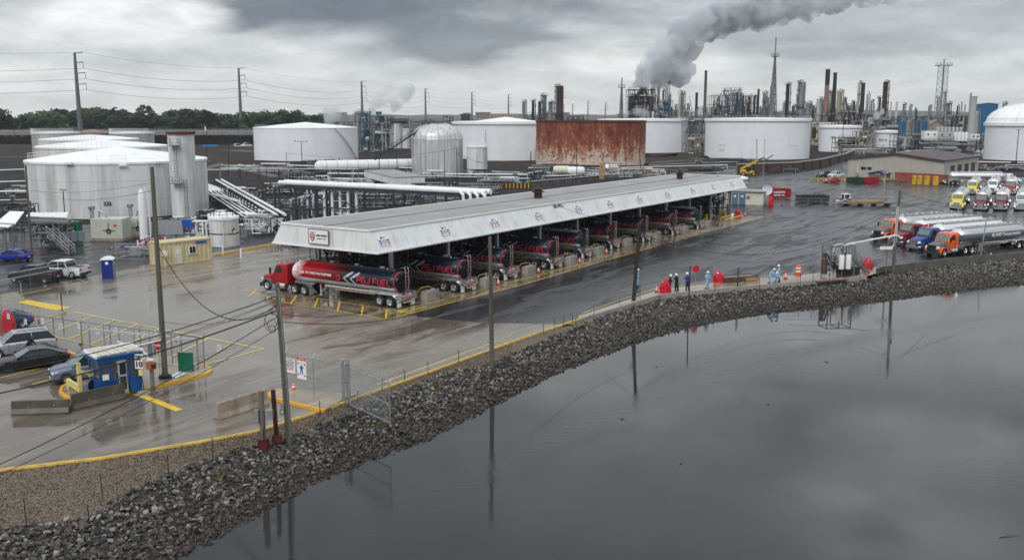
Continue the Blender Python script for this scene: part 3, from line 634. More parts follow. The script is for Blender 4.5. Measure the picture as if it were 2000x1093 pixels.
def tank(name,xl,xr,yb,yt,mat,label,courses=6,roof='cone',rise=.06,group=None,rim=.35,rimcol=None,stair=None,rails=(),cat='storage tank',base=0.0,geo=None,n=96,extra=None):
    c,r,h=geo or tank_geo(xl,xr,yb,yt)
    t=empty(name,(c.x,c.y,base),0,label,cat,group); h=h-base
    ch=h/courses
    for i in range(courses):
        z0=i*ch; ri=r-.02*(i%2)
        MB().lathe([(ri,z0+.015),(ri,z0+ch-.02),(ri-.03,z0+ch-.02),(ri-.03,z0+ch+.02)],n).build('shell_course',mat,t,30)
    rc=rimcol or roof_white
    if roof=='cone': prof=[(r+.12,h-.35),(r+.12,h),(r*.5,h+r*rise*.55),(.01,h+r*rise)]
    elif roof=='open': prof=[(r+.25,h-.5),(r+.25,h),(r-.15,h),(r-.15,h-1.6),(.01,h-1.5)]
    elif roof=='float': prof=[(r+.55,h-1.0),(r+.55,h),(r-.1,h+.1),(r*.6,h+.25),(.01,h+.5)]
    elif roof=='dome': prof=[(r+.1,h-.3)]+[(r*math.cos(a),h+r*rise*math.sin(a)) for a in [math.pi/2*i/10 for i in range(10)]]+[(.01,h+r*rise)]
    elif roof=='geodome': prof=[(r+.7,h-1.2),(r+.7,h),(r+.2,h+.15)]+[(r*math.cos(a)*1.0,h+.15+r*rise*math.sin(a)) for a in [math.pi/2*i/7 for i in range(7)]]+[(.01,h+.15+r*rise)]
    nn=n if roof!='geodome' else 28
    MB().lathe(prof,nn).build('roof',rc,t,30 if roof!='geodome' else 0)
    if roof=='geodome':
        rb=MB()
        for k in range(28):
            A=2*math.pi*k/28; P=[(q[0]*math.cos(A),q[0]*math.sin(A),q[1]+.08) for q in prof[2:]]; rb.tube(P,.10,4)
        rb.build('roof_rib',alu_dull,t)
    if stair:     # spiral stair hugging the shell: angles in degrees
        a0,a1=stair; sb=MB(); N_=30; S=[]
        for i in range(N_+1):
            A=R(a0+(a1-a0)*i/N_); z=h*i/N_; S.append((Vector(((r+.1)*math.cos(A),(r+.1)*math.sin(A),z)),Vector(((r+.75)*math.cos(A),(r+.75)*math.sin(A),z))))
        for (a,b),(c_,d) in zip(S,S[1:]):
            sb.add([a,b,d,c_],[(0,1,2,3)]); sb.beam(b,d,.08,.2); sb.beam(b+Vector((0,0,1)),d+Vector((0,0,1)),.05); sb.beam(b,b+Vector((0,0,1)),.05)
        sb.build('spiral_stair',white,t)
    if rails:
        for a0,a1 in rails:
            rb=MB(); P=[((r-.1)*math.cos(R(a)),(r-.1)*math.sin(R(a)),h) for a in [a0+(a1-a0)*i/max(2,int(abs(a1-a0)/4)) for i in range(max(2,int(abs(a1-a0)/4))+1)]]
            railing(rb,P,1.1,step=2); rb.build('railing',white,t)
    if extra: extra(t,c,r,h)
    return t
# lettering ----------------------------------------------------------
TXT={}
def text_geo(s,size=1.0,bold=0.0,space=1.0):
    key=(s,size,bold,space)
    if key not in TXT:
        cu=bpy.data.curves.new('lettering','FONT'); cu.body=s; cu.size=size; cu.align_x='CENTER'; cu.align_y='CENTER'; cu.offset=bold; cu.space_character=space; cu.resolution_u=3
        o=bpy.data.objects.new('lettering',cu); COL.objects.link(o); bpy.context.view_layer.update()
        me=bpy.data.meshes.new_from_object(o.evaluated_get(bpy.context.evaluated_depsgraph_get()))
        TXT[key]=([v.co.copy() for v in me.vertices],[tuple(p.vertices) for p in me.polygons]); bpy.data.objects.remove(o); bpy.data.meshes.remove(me); bpy.data.curves.remove(cu)
    return TXT[key]
def text_on(parent,s,size,M,mat,bold=0.0,name='lettering',space=1.0,sx=1.0):
    """flat lettering; M maps (x right, y up, z out of the surface) to parent space"""
    vs,fs=text_geo(s,size,bold,space); mb=MB(); mb.add([M@Vector((v.x*sx,v.y,0)) for v in vs],fs); return mb.build(name,mat,parent)
def face_M(o,right,up):
    r=Vector(right).normalized(); u=Vector(up).normalized(); n_=r.cross(u)
    return Matrix.Translation(o)@Matrix((r,u,n_)).transposed().to_4x4()
def toward(c,r,z,dx=0,off=.03):
    """point on a tank shell facing the camera, dx metres to the right; tank-local frame"""
    d=Vector((-c.x,-c.y,0)).normalized(); rt=Vector((-d.y,d.x,0)); a=dx/r; n_=d*math.cos(a)+rt*math.sin(a); return n_*(r+off)+Vector((0,0,z)), Vector((-n_.y,n_.x,0))
def shell_text(s,size,dx,z,bold=.01,mat=None):
    def f(t,c,r,h):
        p,rt=toward(c,r,z,dx,.06); text_on(t,s,size,face_M(p,rt,(0,0,1)),mat or sign_black,bold)
    return f
def cam_ang(c): return math.degrees(math.atan2(-c.y,-c.x))
# tank 222 group: nearest, left
g222=tank_geo(71,398,428,318); c222,r222,h222=g222; ca=cam_ang(c222)
def x222(t,c,r,h):
    shell_text('222',.85,-2.2,h*.27,.03)(t,c,r,h)
    for dx,z in ((-8,-.1),(.6,-.5),(6.5,-.15)):
        p,rt=toward(c,r,h+z,dx,.25); MB().box((0,0,0),(1.3,.6,.35),math.atan2(rt.y,rt.x)).build('vent_box',white,t,loc=p)
    rb=MB(); a=R(ca-118)
    P=[(r*.97*math.cos(R(ca+q)),r*.97*math.sin(R(ca+q)),h) for q in (-95,-100,-108,-116,-124)]; railing(rb,P,1.2,step=1.2)
    P=[Vector((r*.95*math.cos(R(ca-100)),r*.95*math.sin(R(ca-100)),h+.1)),Vector((r*.1,r*.3,h+r*.055))]; railing(rb,P,1.1,step=1.6)
    P=[Vector((r*.92*math.cos(R(ca-104)),r*.92*math.sin(R(ca-104)),h+.1)),Vector((r*.0,r*.38,h+r*.055))]; railing(rb,P,1.1,step=1.6); rb.build('walkway_rail',cream,t)
    rb=MB(); P=[Vector(toward(c,r,h,q,-.4)[0]) for q in (-3.6,-1.2,1.2)]; railing(rb,P,1.1,step=1.2); rb.build('railing',white,t)
tank('storage_tank',0,0,0,0,T_old,'large white cone roofed tank marked 222 with grey streaks, behind the loading yard',6,'cone',.14,geo=g222,extra=x222)
def behind(xl,xr,ytop,d,rk='cone',rise=.1,**k):   # tank farther back: silhouette columns, rim row, distance
    r=(xr-xl)/2/CF*(d*cC+CH*cS); X=((xl+xr)/2-1000)/CF*(d*cC+CH*cS*.3); return (Vector((X,d,0)),r,HT(ytop,d-r))
tank('storage_tank',0,0,0,0,T_old,'second white cone roofed tank directly behind the one marked 222',6,'cone',.10,geo=behind(82,318,288,205),rails=((-135,-100),(-88,-60)))
tank('storage_tank',0,0,0,0,T_old,'third white tank back in the left row, with a low white cone roof',6,'cone',.09,geo=behind(86,264,273,243),rails=((-140,-60),))
tank('storage_tank',0,0,0,0,T_grey,'tall narrow grey streaked tank at the left back corner of the tank row',6,'cone',.03,geo=behind(66,152,259,268),rails=((-160,-20),))
tank('storage_tank',0,0,0,0,T_grey,'grey streaked tank with roof railing at the right back of the tank row',6,'cone',.03,geo=behind(217,298,259,268),rails=((-160,-20),))
pk=tag(MB().lathe([(7,0),(6.2,HT(253,330)-1),(.01,HT(252,330))],16,c=(0,0,0)).build('soil_mound',pm('pinkish soil heap',(.24,.17,.155),.8,var=.2,scale=.3),loc=AT(185,300,330)*Vector((1,1,0)) if False else Vector((AT(185,300,330).x,330,0))),'low pinkish soil mound showing between the two grey tanks','mound')
# tall narrow cylinder before tank 222
def xcol(t,c,r,h):
    lad=MB(); 
    for z0,z1,dx in ((h*.42,h*.86,-1.0),(0,h*.45,.25)):
        p,rt=toward(c,r,0,dx,.35); out=p.normalized()
        for q in (-.25,.25):
            lad.beam(p+rt*q+Vector((0,0,z0)),p+rt*q+Vector((0,0,z1)),.07)
        k=int((z1-z0)/.35)
        for i in range(k): z=z0+(z1-z0)*i/k; lad.beam(p-rt*.25+Vector((0,0,z)),p+rt*.25+Vector((0,0,z)),.04)
        for i in range(0,k,5):
            z=z0+(z1-z0)*i/k; o2=p+out*.55+Vector((0,0,z)); lad.beam(p-rt*.35+Vector((0,0,z)),o2-rt*.35,.05); lad.beam(p+rt*.35+Vector((0,0,z)),o2+rt*.35,.05); lad.beam(o2-rt*.35,o2+rt*.35,.05)
    lad.build('caged_ladder',steel,t)
    for z in (h*.40,h*.84):
        p,rt=toward(c,r,z,-1.0,.6); pb=MB(); pb.box((0,0,0),(1.9,1.2,.1)); railing(pb,[(-.9,.55,0),(-.9,-.55,0),(.9,-.55,0),(.9,.55,0)],1.1,step=.9); pb.build('platform',steel,t,loc=p,rz=math.atan2(rt.y,rt.x))
cc=G(367,424); rr_=(384-337)/2/CF*cc.y*1.06
tank('vent_column',0,0,0,0,T_old,'tall narrow white cylinder with caged ladder standing before tank 222',5,'open',geo=(Vector((AT(361,400,cc.y+2).x,cc.y+2,0)),rr_,HT(257,cc.y)),cat='column',extra=xcol,rimcol=rust,n=40)
# middle tanks
tank('storage_tank',500,697,322,250,T_white,'round white tank with low cone roof and curved stair, left of the domed vessel',7,'cone',.10,stair=(-6,-46),rails=((-150,-125),(-100,-70)))
def xdome(t,c,r,h):
    rb=MB()
    for k in range(26):
        A=2*math.pi*k/26; P=[((r+.04)*math.cos(a)*math.cos(A),(r+.04)*math.cos(a)*math.sin(A),h+r*.60*math.sin(a)) for a in [math.pi/2*i/10*.9 for i in range(11)]]; P=[(P[0][0],P[0][1],.3)]+P; rb.tube(P,.09,4)
    rb.build('standing_seam',alu_dull,t)
    p=MB(); p.lathe([(2.2,h+r*.60),(2.2,h+r*.60+.15),(.01,h+r*.60+.15)],16); railing(p,[(2.1*math.cos(a),2.1*math.sin(a),h+r*.60+.1) for a in [2*math.pi*i/10 for i in range(10)]],1.1,True,step=2); p.build('crown_platform',steel,t)
    s=MB(); a=R(cam_ang(c)-60); top=Vector((-1.8,-1.0,h+r*.60)); bot=Vector((-17,-9,5.2))
    s.beam(top,bot,.12,.4); s.beam(top+Vector((0,-.9,0)),bot+Vector((0,-.9,0)),.12,.4)
    for i in range(40): q=top+(bot-top)*i/39; s.beam(q,q+Vector((0,-.9,0)),.3,.05); 
    for o_ in (0,-.9):
        for hh in (.55,1.1): s.beam(top+Vector((0,o_,hh)),bot+Vector((0,o_,hh)),.06)
        for i in range(14): q=top+(bot-top)*i/13+Vector((0,o_,0)); s.beam(q,q+Vector((0,0,1.1)),.06)
    for i in (4,8,12): q=top+(bot-top)*i/13; s.beam(q,Vector((q.x,q.y,0)),.16)
    s.build('long_stair',darksteel,t)
gd=tank_geo(805,903,347,271); 
tank('domed_vessel',0,0,0,0,T_silver,'tall silver domed vessel with vertical seams and a long dark stair on its left',1,'dome',.60,geo=gd,cat='vessel',extra=xdome,rimcol=T_silver)
tank('storage_tank',886,1090,314,238,T_white,'wide white tank partly hidden behind the left edge of the rusty tank',7,'float',extra=lambda t,c,r,h: MB().lathe([(r*.62,h+.1),(.01,h+1.9)],60).build('roof_crown',roof_white,t,30))
tank('storage_tank',1170,1338,299,233,T_white,'white tank partly hidden behind the right edge of the rusty tank',7,'float',rails=((-60,-20),),stair=(-30,4))
def xrust(t,c,r,h):
    s=MB(); N_=26
    for i in range(N_):
        A=R(cam_ang(c)-92+0*i); z=h*i/N_*.98; B_=R(cam_ang(c)-92-22*i/N_); p=Vector(((r+.5)*math.cos(B_),(r+.5)*math.sin(B_),z)); s.box(p,(1.0,1.0,.08),B_); s.beam(p,p+Vector((0,0,1.2)),.08)
        if i: s.beam(pp+Vector((0,0,1.2)),p+Vector((0,0,1.2)),.07)
        pp=p
    s.build('stair',steel,t)
tank('storage_tank',1048,1259,327,236,T_rust,'open topped rusty orange brown tank with pale lower walls, centre background',8,'open',extra=xrust,rimcol=rust)
tank('storage_tank',1380,1577,312,232,T_white,'largest white tank right of centre, wide plain shell above the brown dike wall',8,'float',rails=((-160,-20),),extra=lambda t,c,r,h:[shell_text(s_,1.1,dx,z,.0,alu_dull)(t,c,r,h) for s_,dx,z in (('NO 346',-15,5.5),('GASO',-15,3.5),('NO 346',16,5.5))])
tank('storage_tank',1570,1660,292,240,T_yel,'pale yellow tank hidden behind the small white tank right of centre',6,'cone',.03)
def x3(s_): return lambda t,c,r,h: shell_text(s_,1.6,-r*.35,h*.55,.02)(t,c,r,h)
tank('storage_tank',1602,1678,297,246,T_white,'small white tank with a number on its side, left of the two small white ones',6,'float',extra=x3('783'))
tank('storage_tank',1710,1755,296,256,T_white,'smallest white tank in front of the blue silos, with a number on its side',5,'float',extra=x3('70319'))
tank('storage_tank',1933,2110,321,240,T_white,'white tank with ribbed dome roof cut off by the right edge of the picture',8,'geodome',.44)
tank('storage_tank',912,952,347,286,T_old,'narrow white tank with a railed top, right of the silver dome',4,'cone',.02,rails=((-180,180),),extra=None)
tank('storage_tank',764,787,290,241,T_old,'slim white tank in front of the blue process unit',4,'cone',.05,n=32)
tank('storage_tank',786,803,290,252,T_old,'short white tank beside the slim one behind the silver dome',4,'cone',.05,n=32)
# poly tanks near the canopy
def xpoly(t,c,r,h):
    p,rt=toward(c,r,0,.15,.12); l=MB()
    for q in(-.28,.28): l.beam(p+rt*q,p+rt*q+Vector((0,0,h+.6)),.06)
    for i in range(14): l.beam(p-rt*.28+Vector((0,0,.3*i)),p+rt*.28+Vector((0,0,.3*i)),.04)
    l.build('ladder',cream,t)
    for q,m_ in ((0,sign_blue),(.42,sign_red),(-.42,refl),(.01,refl)):
        pass
    p,rt=toward(c,r,h*.55,1.35,.05)
    for (ax,ay),m_ in zip(((0,.22),(.22,0),(-.22,0),(0,-.22)),(sign_red,pm('sign yellow',(.75,.55,.02),.4),sign_blue,refl)):
        MB().box((0,0,0),(.30,.02,.30),M=Matrix.Rotation(math.atan2(rt.y,rt.x),3,'Z')@Matrix.Rotation(R(45),3,'Y')).build('hazard_diamond',m_,t,loc=p+rt*ax+Vector((0,0,ay)))
    r_=MB(); railing(r_,[(r*.9*math.cos(a),r*.9*math.sin(a),h) for a in [2*math.pi*i/12 for i in range(12)]],.8,True,step=3); r_.lathe([(r+.03,h*.42),(r+.06,h*.44),(r+.03,h*.46)],40); r_.build('rail_ring',darksteel,t)
gp=tank_geo(410,466,483,425); tank('water_tank',0,0,0,0,T_old,'small white cylindrical tank with ladder and hazard diamond left of the canopy',1,'cone',.3,geo=gp,cat='small tank',extra=xpoly,n=48)
tank('water_tank',0,0,0,0,T_old,'small white tank half hidden behind the one with the hazard diamond',1,'cone',.3,geo=(gp[0]+Vector((-1.6,4.2,0)),gp[1]*.9,gp[2]-.1),cat='small tank',n=48)
# ================================================================ TOWERS OF THE REFINERY
far_grey=pm('weathered vessel grey',(.25,.26,.27),.6,.2,var=.25,scale=.3,stain=((.16,.11,.08),.5,.5,(1,1,.3)))
far_light=pm('pale vessel paint',(.50,.51,.50),.5,.1,var=.15,scale=.3,stain=((.30,.24,.18),.4,.5,(1,1,.3)))
far_blue=pm('blue structural paint',(.06,.10,.15),.6,var=.25,scale=.3)
far_dark=pm('sooty steel',(.030,.030,.035),.6,.2,var=.3,scale=.3)
far_brown=pm('brown lagged column',(.065,.034,.028),.7,var=.3,scale=.3)
far_pink=pm('faded red stack',(.30,.17,.14),.7,var=.2,scale=.3,stain=((.10,.06,.05),.7,.3,(1,1,.4)))
far_tan=pm('tan lagged vessel',(.33,.28,.22),.7,var=.2,scale=.3)
rt_=random.Random(5)
def place_far(px,D): return Vector((AT(px,240,D).x,D,0))
def column(px,yt,wpx,D,mat,label,name='distillation_column',cat='column',plat=5,side=1,taper=1.0,pipe=True,cap='dome',top=None,group=None):
    c=place_far(px,D); h=HT(yt,D); r=wpx/2/CF*D
    t=empty(name,c,0,label,cat,group)
    prof=[(r*1.15*(1 if taper>=1 else 1/taper),0),(r/taper if taper<1 else r,h*.04),(r,h*.985)]
    if cap=='dome': prof+=[(r*.75,h*.995),(.01,h)]
    elif cap=='open': prof+=[(r*1.12,h*.985),(r*1.12,h),(r*.85,h),(r*.8,h*.98),(.01,h*.975)]
    MB().lathe(prof,18).build('shell',mat,t,30)
    if top: MB().lathe([(r*1.06,h*.80),(r*1.06,h*.998),(.02,h*.998)],18).build('dark_top',top,t,30)
    for i in range(plat):
        pb=MB(); z=h*(.25+.73*i/max(1,plat-1)) if plat>1 else h*.45
        a0=R(side*90-90+rt_.uniform(-60,60)); pb.lathe([(r,z),(r+1.0,z),(r+1.0,z+.2),(r,z+.2)],10,a0=a0-1.4,a1=a0+1.6)
        pb.lathe([(r+1.0,z+1.0),(r+1.06,z+1.0),(r+1.06,z+1.15),(r+1.0,z+1.15)],10,a0=a0-1.4,a1=a0+1.6)
        for k in range(6): a=a0-1.4+3.0*k/5; pb.beam(((r+1)*math.cos(a),(r+1)*math.sin(a),z),((r+1)*math.cos(a),(r+1)*math.sin(a),z+1.1),.09)
        pb.build('platform',darksteel,t)
    if pipe:
        q=MB(); s=side*(r+.55); q.tube([(s,-.3,1),(s,-.3,h*.96),(s*.6,-.3,h+.6),(0,0,h+.7)],.28,6); q.tube([(-s*.9,-.6,1),(-s*.9,-.6,h*.7)],.18,5); q.build('overhead_pipe',far_grey,t)
        l=MB()
        for o_ in(-.25,.25): l.beam((o_,-r-.35,0),(o_,-r-.35,h*.95),.08)
        l.build('ladder',darksteel,t)
    return t
def frame_box(mb,x0,x1,y0,y1,z0,z1,nx,ny,nz,w=.35,brace=True,rnd=None):
    X=[x0+(x1-x0)*i/nx for i in range(nx+1)]; Yv=[y0+(y1-y0)*i/ny for i in range(ny+1)]; Z=[z0+(z1-z0)*i/nz for i in range(nz+1)]
    for x in X:
        for y in Yv: mb.beam((x,y,z0),(x,y,z1),w)
    for z in Z[1:]:
        for y in Yv: mb.beam((x0,y,z),(x1,y,z),w*.8)
        for x in X: mb.beam((x,y0,z),(x,y1,z),w*.8)
    if brace:
        for i in range(nx):
            for k in range(nz):
                if (i+k)%2==0: mb.beam((X[i],y0,Z[k]),(X[i+1],y0,Z[k+1]),w*.5)
                else: mb.beam((X[i+1],y0,Z[k]),(X[i],y0,Z[k+1]),w*.5)
def unit(x0,x1,yt,D,label,mat=None,vmat=None,nx=3,nz=5,vessels=5,pipes=14,name='process_unit',cat='process unit',seed=1,dep=10,drums=4,extra=None,deck=True,base=0,pmat=None):
    r=random.Random(seed); a=place_far(x0,D); b=place_far(x1,D); W=b.x-a.x; h=HT(yt,D)
    t=empty(name,a,0,label,cat); mat=mat or steel; vmat=vmat or far_grey
    fb=MB(); frame_box(fb,0,W,0,dep,0,h*.96,nx,2,nz,max(.22,W*.012),rnd=r); fb.build('steel_frame',mat,t)
    if deck:
        for k in range(1,nz+1):
            z=h*.96*k/nz; e=r.uniform(0,.35)*W; MB().box((W/2+r.uniform(-.1,.1)*W,dep/2,z),(W-e,dep,.25)).build('deck',darksteel,t)
            rb=MB(); railing(rb,[(0,-.05,z+.1),(W,-.05,z+.1)],1.1,step=2.2,r=.05); rb.build('railing',mat,t)
    for i in range(vessels):
        rr=r.uniform(.05,.11)*min(W,24)+.3; x=r.uniform(rr,W-rr) if W>2*rr else W/2; z0=r.uniform(0,.35)*h; z1=min(h*1.02,z0+r.uniform(.3,.7)*h); y=r.uniform(rr*.6,dep*.6)
        MB().lathe([(.01,z0),(rr,z0+rr*.4),(rr,z1-rr*.4),(.01,z1)],14,c=(x,y,0)).build('vessel',r.choice((vmat,far_grey,far_light,vmat)),t,30)
    for i in range(drums):
        rr=r.uniform(.5,1.2); L_=r.uniform(.2,.5)*W; x=r.uniform(0,max(.1,W-L_)); z=h*.96*r.randrange(0,nz)/nz+rr+.3; 
        MB().lathe([(.01,0),(rr,rr*.4),(rr,L_-rr*.4),(.01,L_)],12,c=(x,r.uniform(0,2),z),axis='X').build('drum',r.choice((far_light,vmat,far_grey)),t,30)
    pb=MB(); pc=MB()
    for i in range(pipes):
        q=pb if i%2 else pc; x=r.uniform(0,W); y=r.uniform(-1.0,dep*.5); z=r.uniform(.1,.9)*h; P=[Vector((x,y,z))]
        for s in range(r.randrange(3,6)):
            d=r.randrange(3); l=r.uniform(.15,.5)*r.choice((-1,1)); p=P[-1].copy()
            if d==0: p.x=min(W,max(0,p.x+l*W))
            elif d==1: p.z=min(h,max(0,p.z+l*h))
            else: p.y=min(dep,max(-1.2,p.y+l*4))
            P.append(p)
        q.tube(P,r.uniform(.1,.28),5)
    pb.build('pipework',pmat or far_grey,t); pc.build('pipework',far_light,t)
    if extra: extra(t,W,h,r)
    return t
def lattice(px,yt,wb,wt,D,label,tip,legs=4,name='flare_tower',levels=16,mat=None,cat='tower',core=None):
    c=place_far(px,D); h=HT(yt,D); b=wb/2/CF*D; tp=wt/2/CF*D; t=empty(name,c,0,label,cat); mb=MB(); mat=mat or steel
    hl=h*tip; P=[[Vector(((b+(tp-b)*k/levels)*math.cos(2*math.pi*(i+.5)/legs),(b+(tp-b)*k/levels)*math.sin(2*math.pi*(i+.5)/legs),hl*k/levels))*1.0 for i in range(legs)] for k in range(levels+1)]
    for k in range(levels):
        for i in range(legs):
            j=(i+1)%legs; mb.beam(P[k][i],P[k+1][i],.26); mb.beam(P[k][i],P[k+1][j],.12); mb.beam(P[k][j],P[k+1][i],.12); mb.beam(P[k+1][i],P[k+1][j],.13)
    mb.build('lattice',mat,t)
    MB().tube([(0,0,0),(0,0,h)],(.5,.36),10).build('flare_pipe',core or far_grey,t)
    q=MB(); q.lathe([(tp+.2,hl),(tp+1.6,hl),(tp+1.6,hl+.3),(tp+.2,hl+.3)],12); railing(q,[((tp+1.5)*math.cos(a),(tp+1.5)*math.sin(a),hl+.3) for a in [2*math.pi*i/8 for i in range(8)]],1.2,True,step=3,r=.06); q.build('top_platform',mat,t)
    return t
D0=520
column(1023,197,7,560,far_grey,'lone slim grey column with a side pipe above the white tank roof',plat=2)
column(1041,196,5,540,far_dark,'thin dark column left of the tallest one in the grey cluster',plat=7)
column(1054,198,7,540,far_blue,'blue grey column between two taller ones left of the dark brown tower',plat=5)
column(1063,185,9,545,far_grey,'tallest grey column in the cluster left of the dark brown tower',plat=6,side=-1)
column(1075,198,9,540,far_grey,'short stout grey column just left of the dark brown tower',plat=4)
column(1093,167,14,530,far_brown,'thick dark brown tower ringed with platforms on its left side',plat=9,side=-1,cap='dome')
unit(1100,1140,226,540,'low dark unit at the foot of the brown tower',nx=4,nz=2,vessels=3,seed=5,mat=far_dark)
lattice(1213,152,17,3,520,'short pointed lattice tower left of the steaming unit',.86,levels=12)
def heater(t,W,h,r):
    # dark clad blocks and the bulged reactor of the cracking unit
    MB().box((W*.26,5,h*.45),(W*.46,8,h*.80)).build('dark_casing',far_dark,t); MB().box((W*.78,6,h*.38),(W*.36,8,h*.66)).build('dark_casing',far_dark,t)
    MB().lathe([(.01,h*.30),(W*.12,h*.38),(W*.13,h*.62),(W*.10,h*.86),(.01,h*.97)],20,c=(W*.45,2,0)).build('reactor',far_brown,t,30)
    MB().lathe([(.01,h*.16),(W*.115,h*.22),(W*.125,h*.60),(W*.06,h*.70)],20,c=(W*.56,-1,0)).build('regenerator',far_light,t,30)
    q=MB(); q.tube([(W*.30,0,h*.5),(W*.30,0,h*.84),(W*.34,0,h*.92),(W*.41,0,h*.96),(W*.50,0,h*.96),(W*.58,0,h*.92),(W*.64,0,h*.82),(W*.67,0,h*.5)],.8,8); q.tube([(W*.1,0,h*.2),(W*.1,0,h*.8),(W*.2,0,h*.88),(W*.35,0,h*.86)],.7,8); q.build('transfer_line',far_dark,t,40)
unit(1229,1283,170,510,'dark bulky cracking unit with steam rising from its left top',mat=far_dark,vmat=far_brown,nx=6,nz=9,vessels=14,pipes=50,seed=9,extra=heater,dep=16,drums=8)
unit(1280,1313,196,515,'lower teal grey unit attached right of the dark cracking unit',mat=teal,vmat=far_blue,nx=5,nz=6,vessels=9,pipes=30,seed=10,dep=12,drums=6)
column(1285,156,5.5,512,far_grey,'left one of two grey stacks behind the steaming cracking unit',name='stack',cat='stack',plat=1,cap='open',pipe=False)
column(1301,158,5.5,520,far_light,'right one of two stacks behind the cracking unit, with a crosswise platform',name='stack',cat='stack',plat=3,cap='open')
column(1326,179,5,520,far_light,'left one of a pair of pale slim columns right of the steaming unit',plat=2)
column(1331.5,181,6,522,far_tan,'right one of a pair of pale slim columns right of the steaming unit',plat=4)
column(1359,181,5,600,far_dark,'short plain black stack between the pale pair and the tall grey stack',name='stack',cat='stack',plat=0,pipe=False,cap='open')
column(1375.5,138,5,560,pm('olive grey stack',(.17,.17,.15),.7,var=.15,scale=.3),'tall thin olive grey stack standing alone on a flared foot',name='stack',cat='stack',plat=0,pipe=False,cap='open',taper=.75)
unit(1366,1386,208,550,'tangle of pipes at the foot of the tall olive grey stack',nx=3,nz=3,vessels=5,pipes=16,seed=21)
unit(1388,1409,183,540,'open grey steel frame unit left of the blue twin frames',mat=steel,nx=3,nz=6,vessels=8,pipes=22,seed=22,vmat=far_brown)
for (a,b,yt,lb,sd) in ((1414,1427,172,'left one of the two blue scaffold like frames',23),(1433,1447,171,'right one of the two blue scaffold like frames',24)):
    unit(a,b,yt,535,lb,mat=far_blue,vmat=far_blue,nx=2,nz=11,vessels=5,pipes=26,seed=sd,dep=8,drums=3,pmat=far_blue)
unit(1425,1435,178,538,'thin blue link of pipes joining the two blue frames',mat=far_blue,vmat=far_blue,nx=1,nz=9,vessels=1,pipes=9,seed=25,dep=4,drums=1)
unit(1447,1454,183,540,'narrow grey frame against the right blue frame',mat=steel,nx=1,nz=8,vessels=2,pipes=10,seed=26,dep=6)
unit(1456,1478,183,530,'dark coke drum frame with three vertical vessels inside',mat=far_dark,vmat=far_brown,nx=3,nz=7,vessels=8,pipes=20,seed=27)
column(1479,174,4,532,far_brown,'thin brown stack beside the dark coke drum frame',name='stack',cat='stack',plat=1,pipe=False,cap='open')
column(1491,180,7,540,far_grey,'grey column just left of the tall flare tower',plat=6)
column(1505,166,8,545,far_light,'pale column rising inside the foot of the tall flare tower',plat=6)
lattice(1508,73,27,3,500,'tallest lattice flare tower, tapering to a single pipe',.83,levels=15)
column(1535.5,163,7,530,far_dark,'dark column with ladders right of the tall flare tower',plat=6)
column(1563.5,159,13,525,far_grey,'thick grey column with a big side pipe and flat top',plat=7,side=-1)
column(1577,200,8,520,far_grey,'short grey column right of the thick grey one',plat=3)
column(1598,192,10,525,far_light,'stout pale vessel left of the faded red stack',plat=3,name='vessel',cat='vessel')
column(1611.5,135,8,520,far_pink,'tall faded red stack with a dark top',name='stack',cat='stack',plat=1,pipe=False,cap='open',top=far_dark,taper=.8)
column(1626,142,6.5,523,far_dark,'tall black stack with a spreading foot, right of the faded red one',name='stack',cat='stack',plat=0,pipe=False,cap='open',taper=.62)
column(1637,177,10,515,far_tan,'tan brown column with pipes right of the black stack',plat=5)
column(1673.5,160,5,530,far_light,'tall thin pale column of the close set trio',plat=5)
column(1681.5,162,7,528,far_dark,'tall black stack of the close set trio',name='stack',cat='stack',plat=0,pipe=False,cap='open',taper=.7)
column(1691.5,182,5,540,far_light,'short pale column right of the black stack in the trio',plat=1)
column(1725,159,9,530,far_brown,'dark brown column with an open frame top and platforms on its right',plat=8)
column(1732,198,3,900,far_light,'far thin pale stack behind the dark brown column, left one',name='stack',cat='stack',plat=0,pipe=False)
column(1738,198,3,905,far_light,'far thin pale stack behind the dark brown column, right one',name='stack',cat='stack',plat=0,pipe=False)
column(1749,198,4,900,far_light,'far pale leaning looking stack between the brown column and blue silos',name='stack',cat='stack',plat=0,pipe=False)
column(1705,202,3,800,far_grey,'small far grey stack in the gap left of the dark brown column',name='stack',cat='stack',plat=0,pipe=False)
lattice(1835,116,26,20,500,'wide three legged flare tower with a pipe up its middle, far right',.93,legs=3,levels=14,mat=galv)
column(1849,201,8,500,far_grey,'small grey column with round top platforms right of the three legged flare',plat=5)
column(1876,198,2.5,620,far_grey,'thin stack left of the fat pale stack',name='stack',cat='stack',plat=0,pipe=False)
column(1882.5,204,2.5,622,far_grey,'thinner short stack left of the fat pale stack',name='stack',cat='stack',plat=0,pipe=False)
column(1892,181,3.5,438,far_grey,'thin grey pipe stack touching the fat pale stack',name='stack',cat='stack',plat=0,pipe=False)
column(1898,188,12,436,pm('pale green grey stack',(.36,.39,.37),.5,var=.06,scale=.3),'fat pale green grey stack before the blue building',name='stack',cat='stack',plat=0,pipe=False,cap='open')
column(1907,217,6,440,far_light,'short pale pipe column right of the fat pale stack',plat=1)
column(1958,201,6,520,far_grey,'small dark column with platforms behind the domed tank',plat=6)
column(1763,203,4,560,far_grey,'slim grey column above the blue silos',plat=4); column(1813,207,4,560,far_grey,'slim grey column left of the three legged flare',plat=3)
column(1656,205,7,560,far_tan,'short tan column behind the crane',plat=3); column(1548,206,6,560,far_blue,'short blue grey column between two taller grey ones',plat=3)
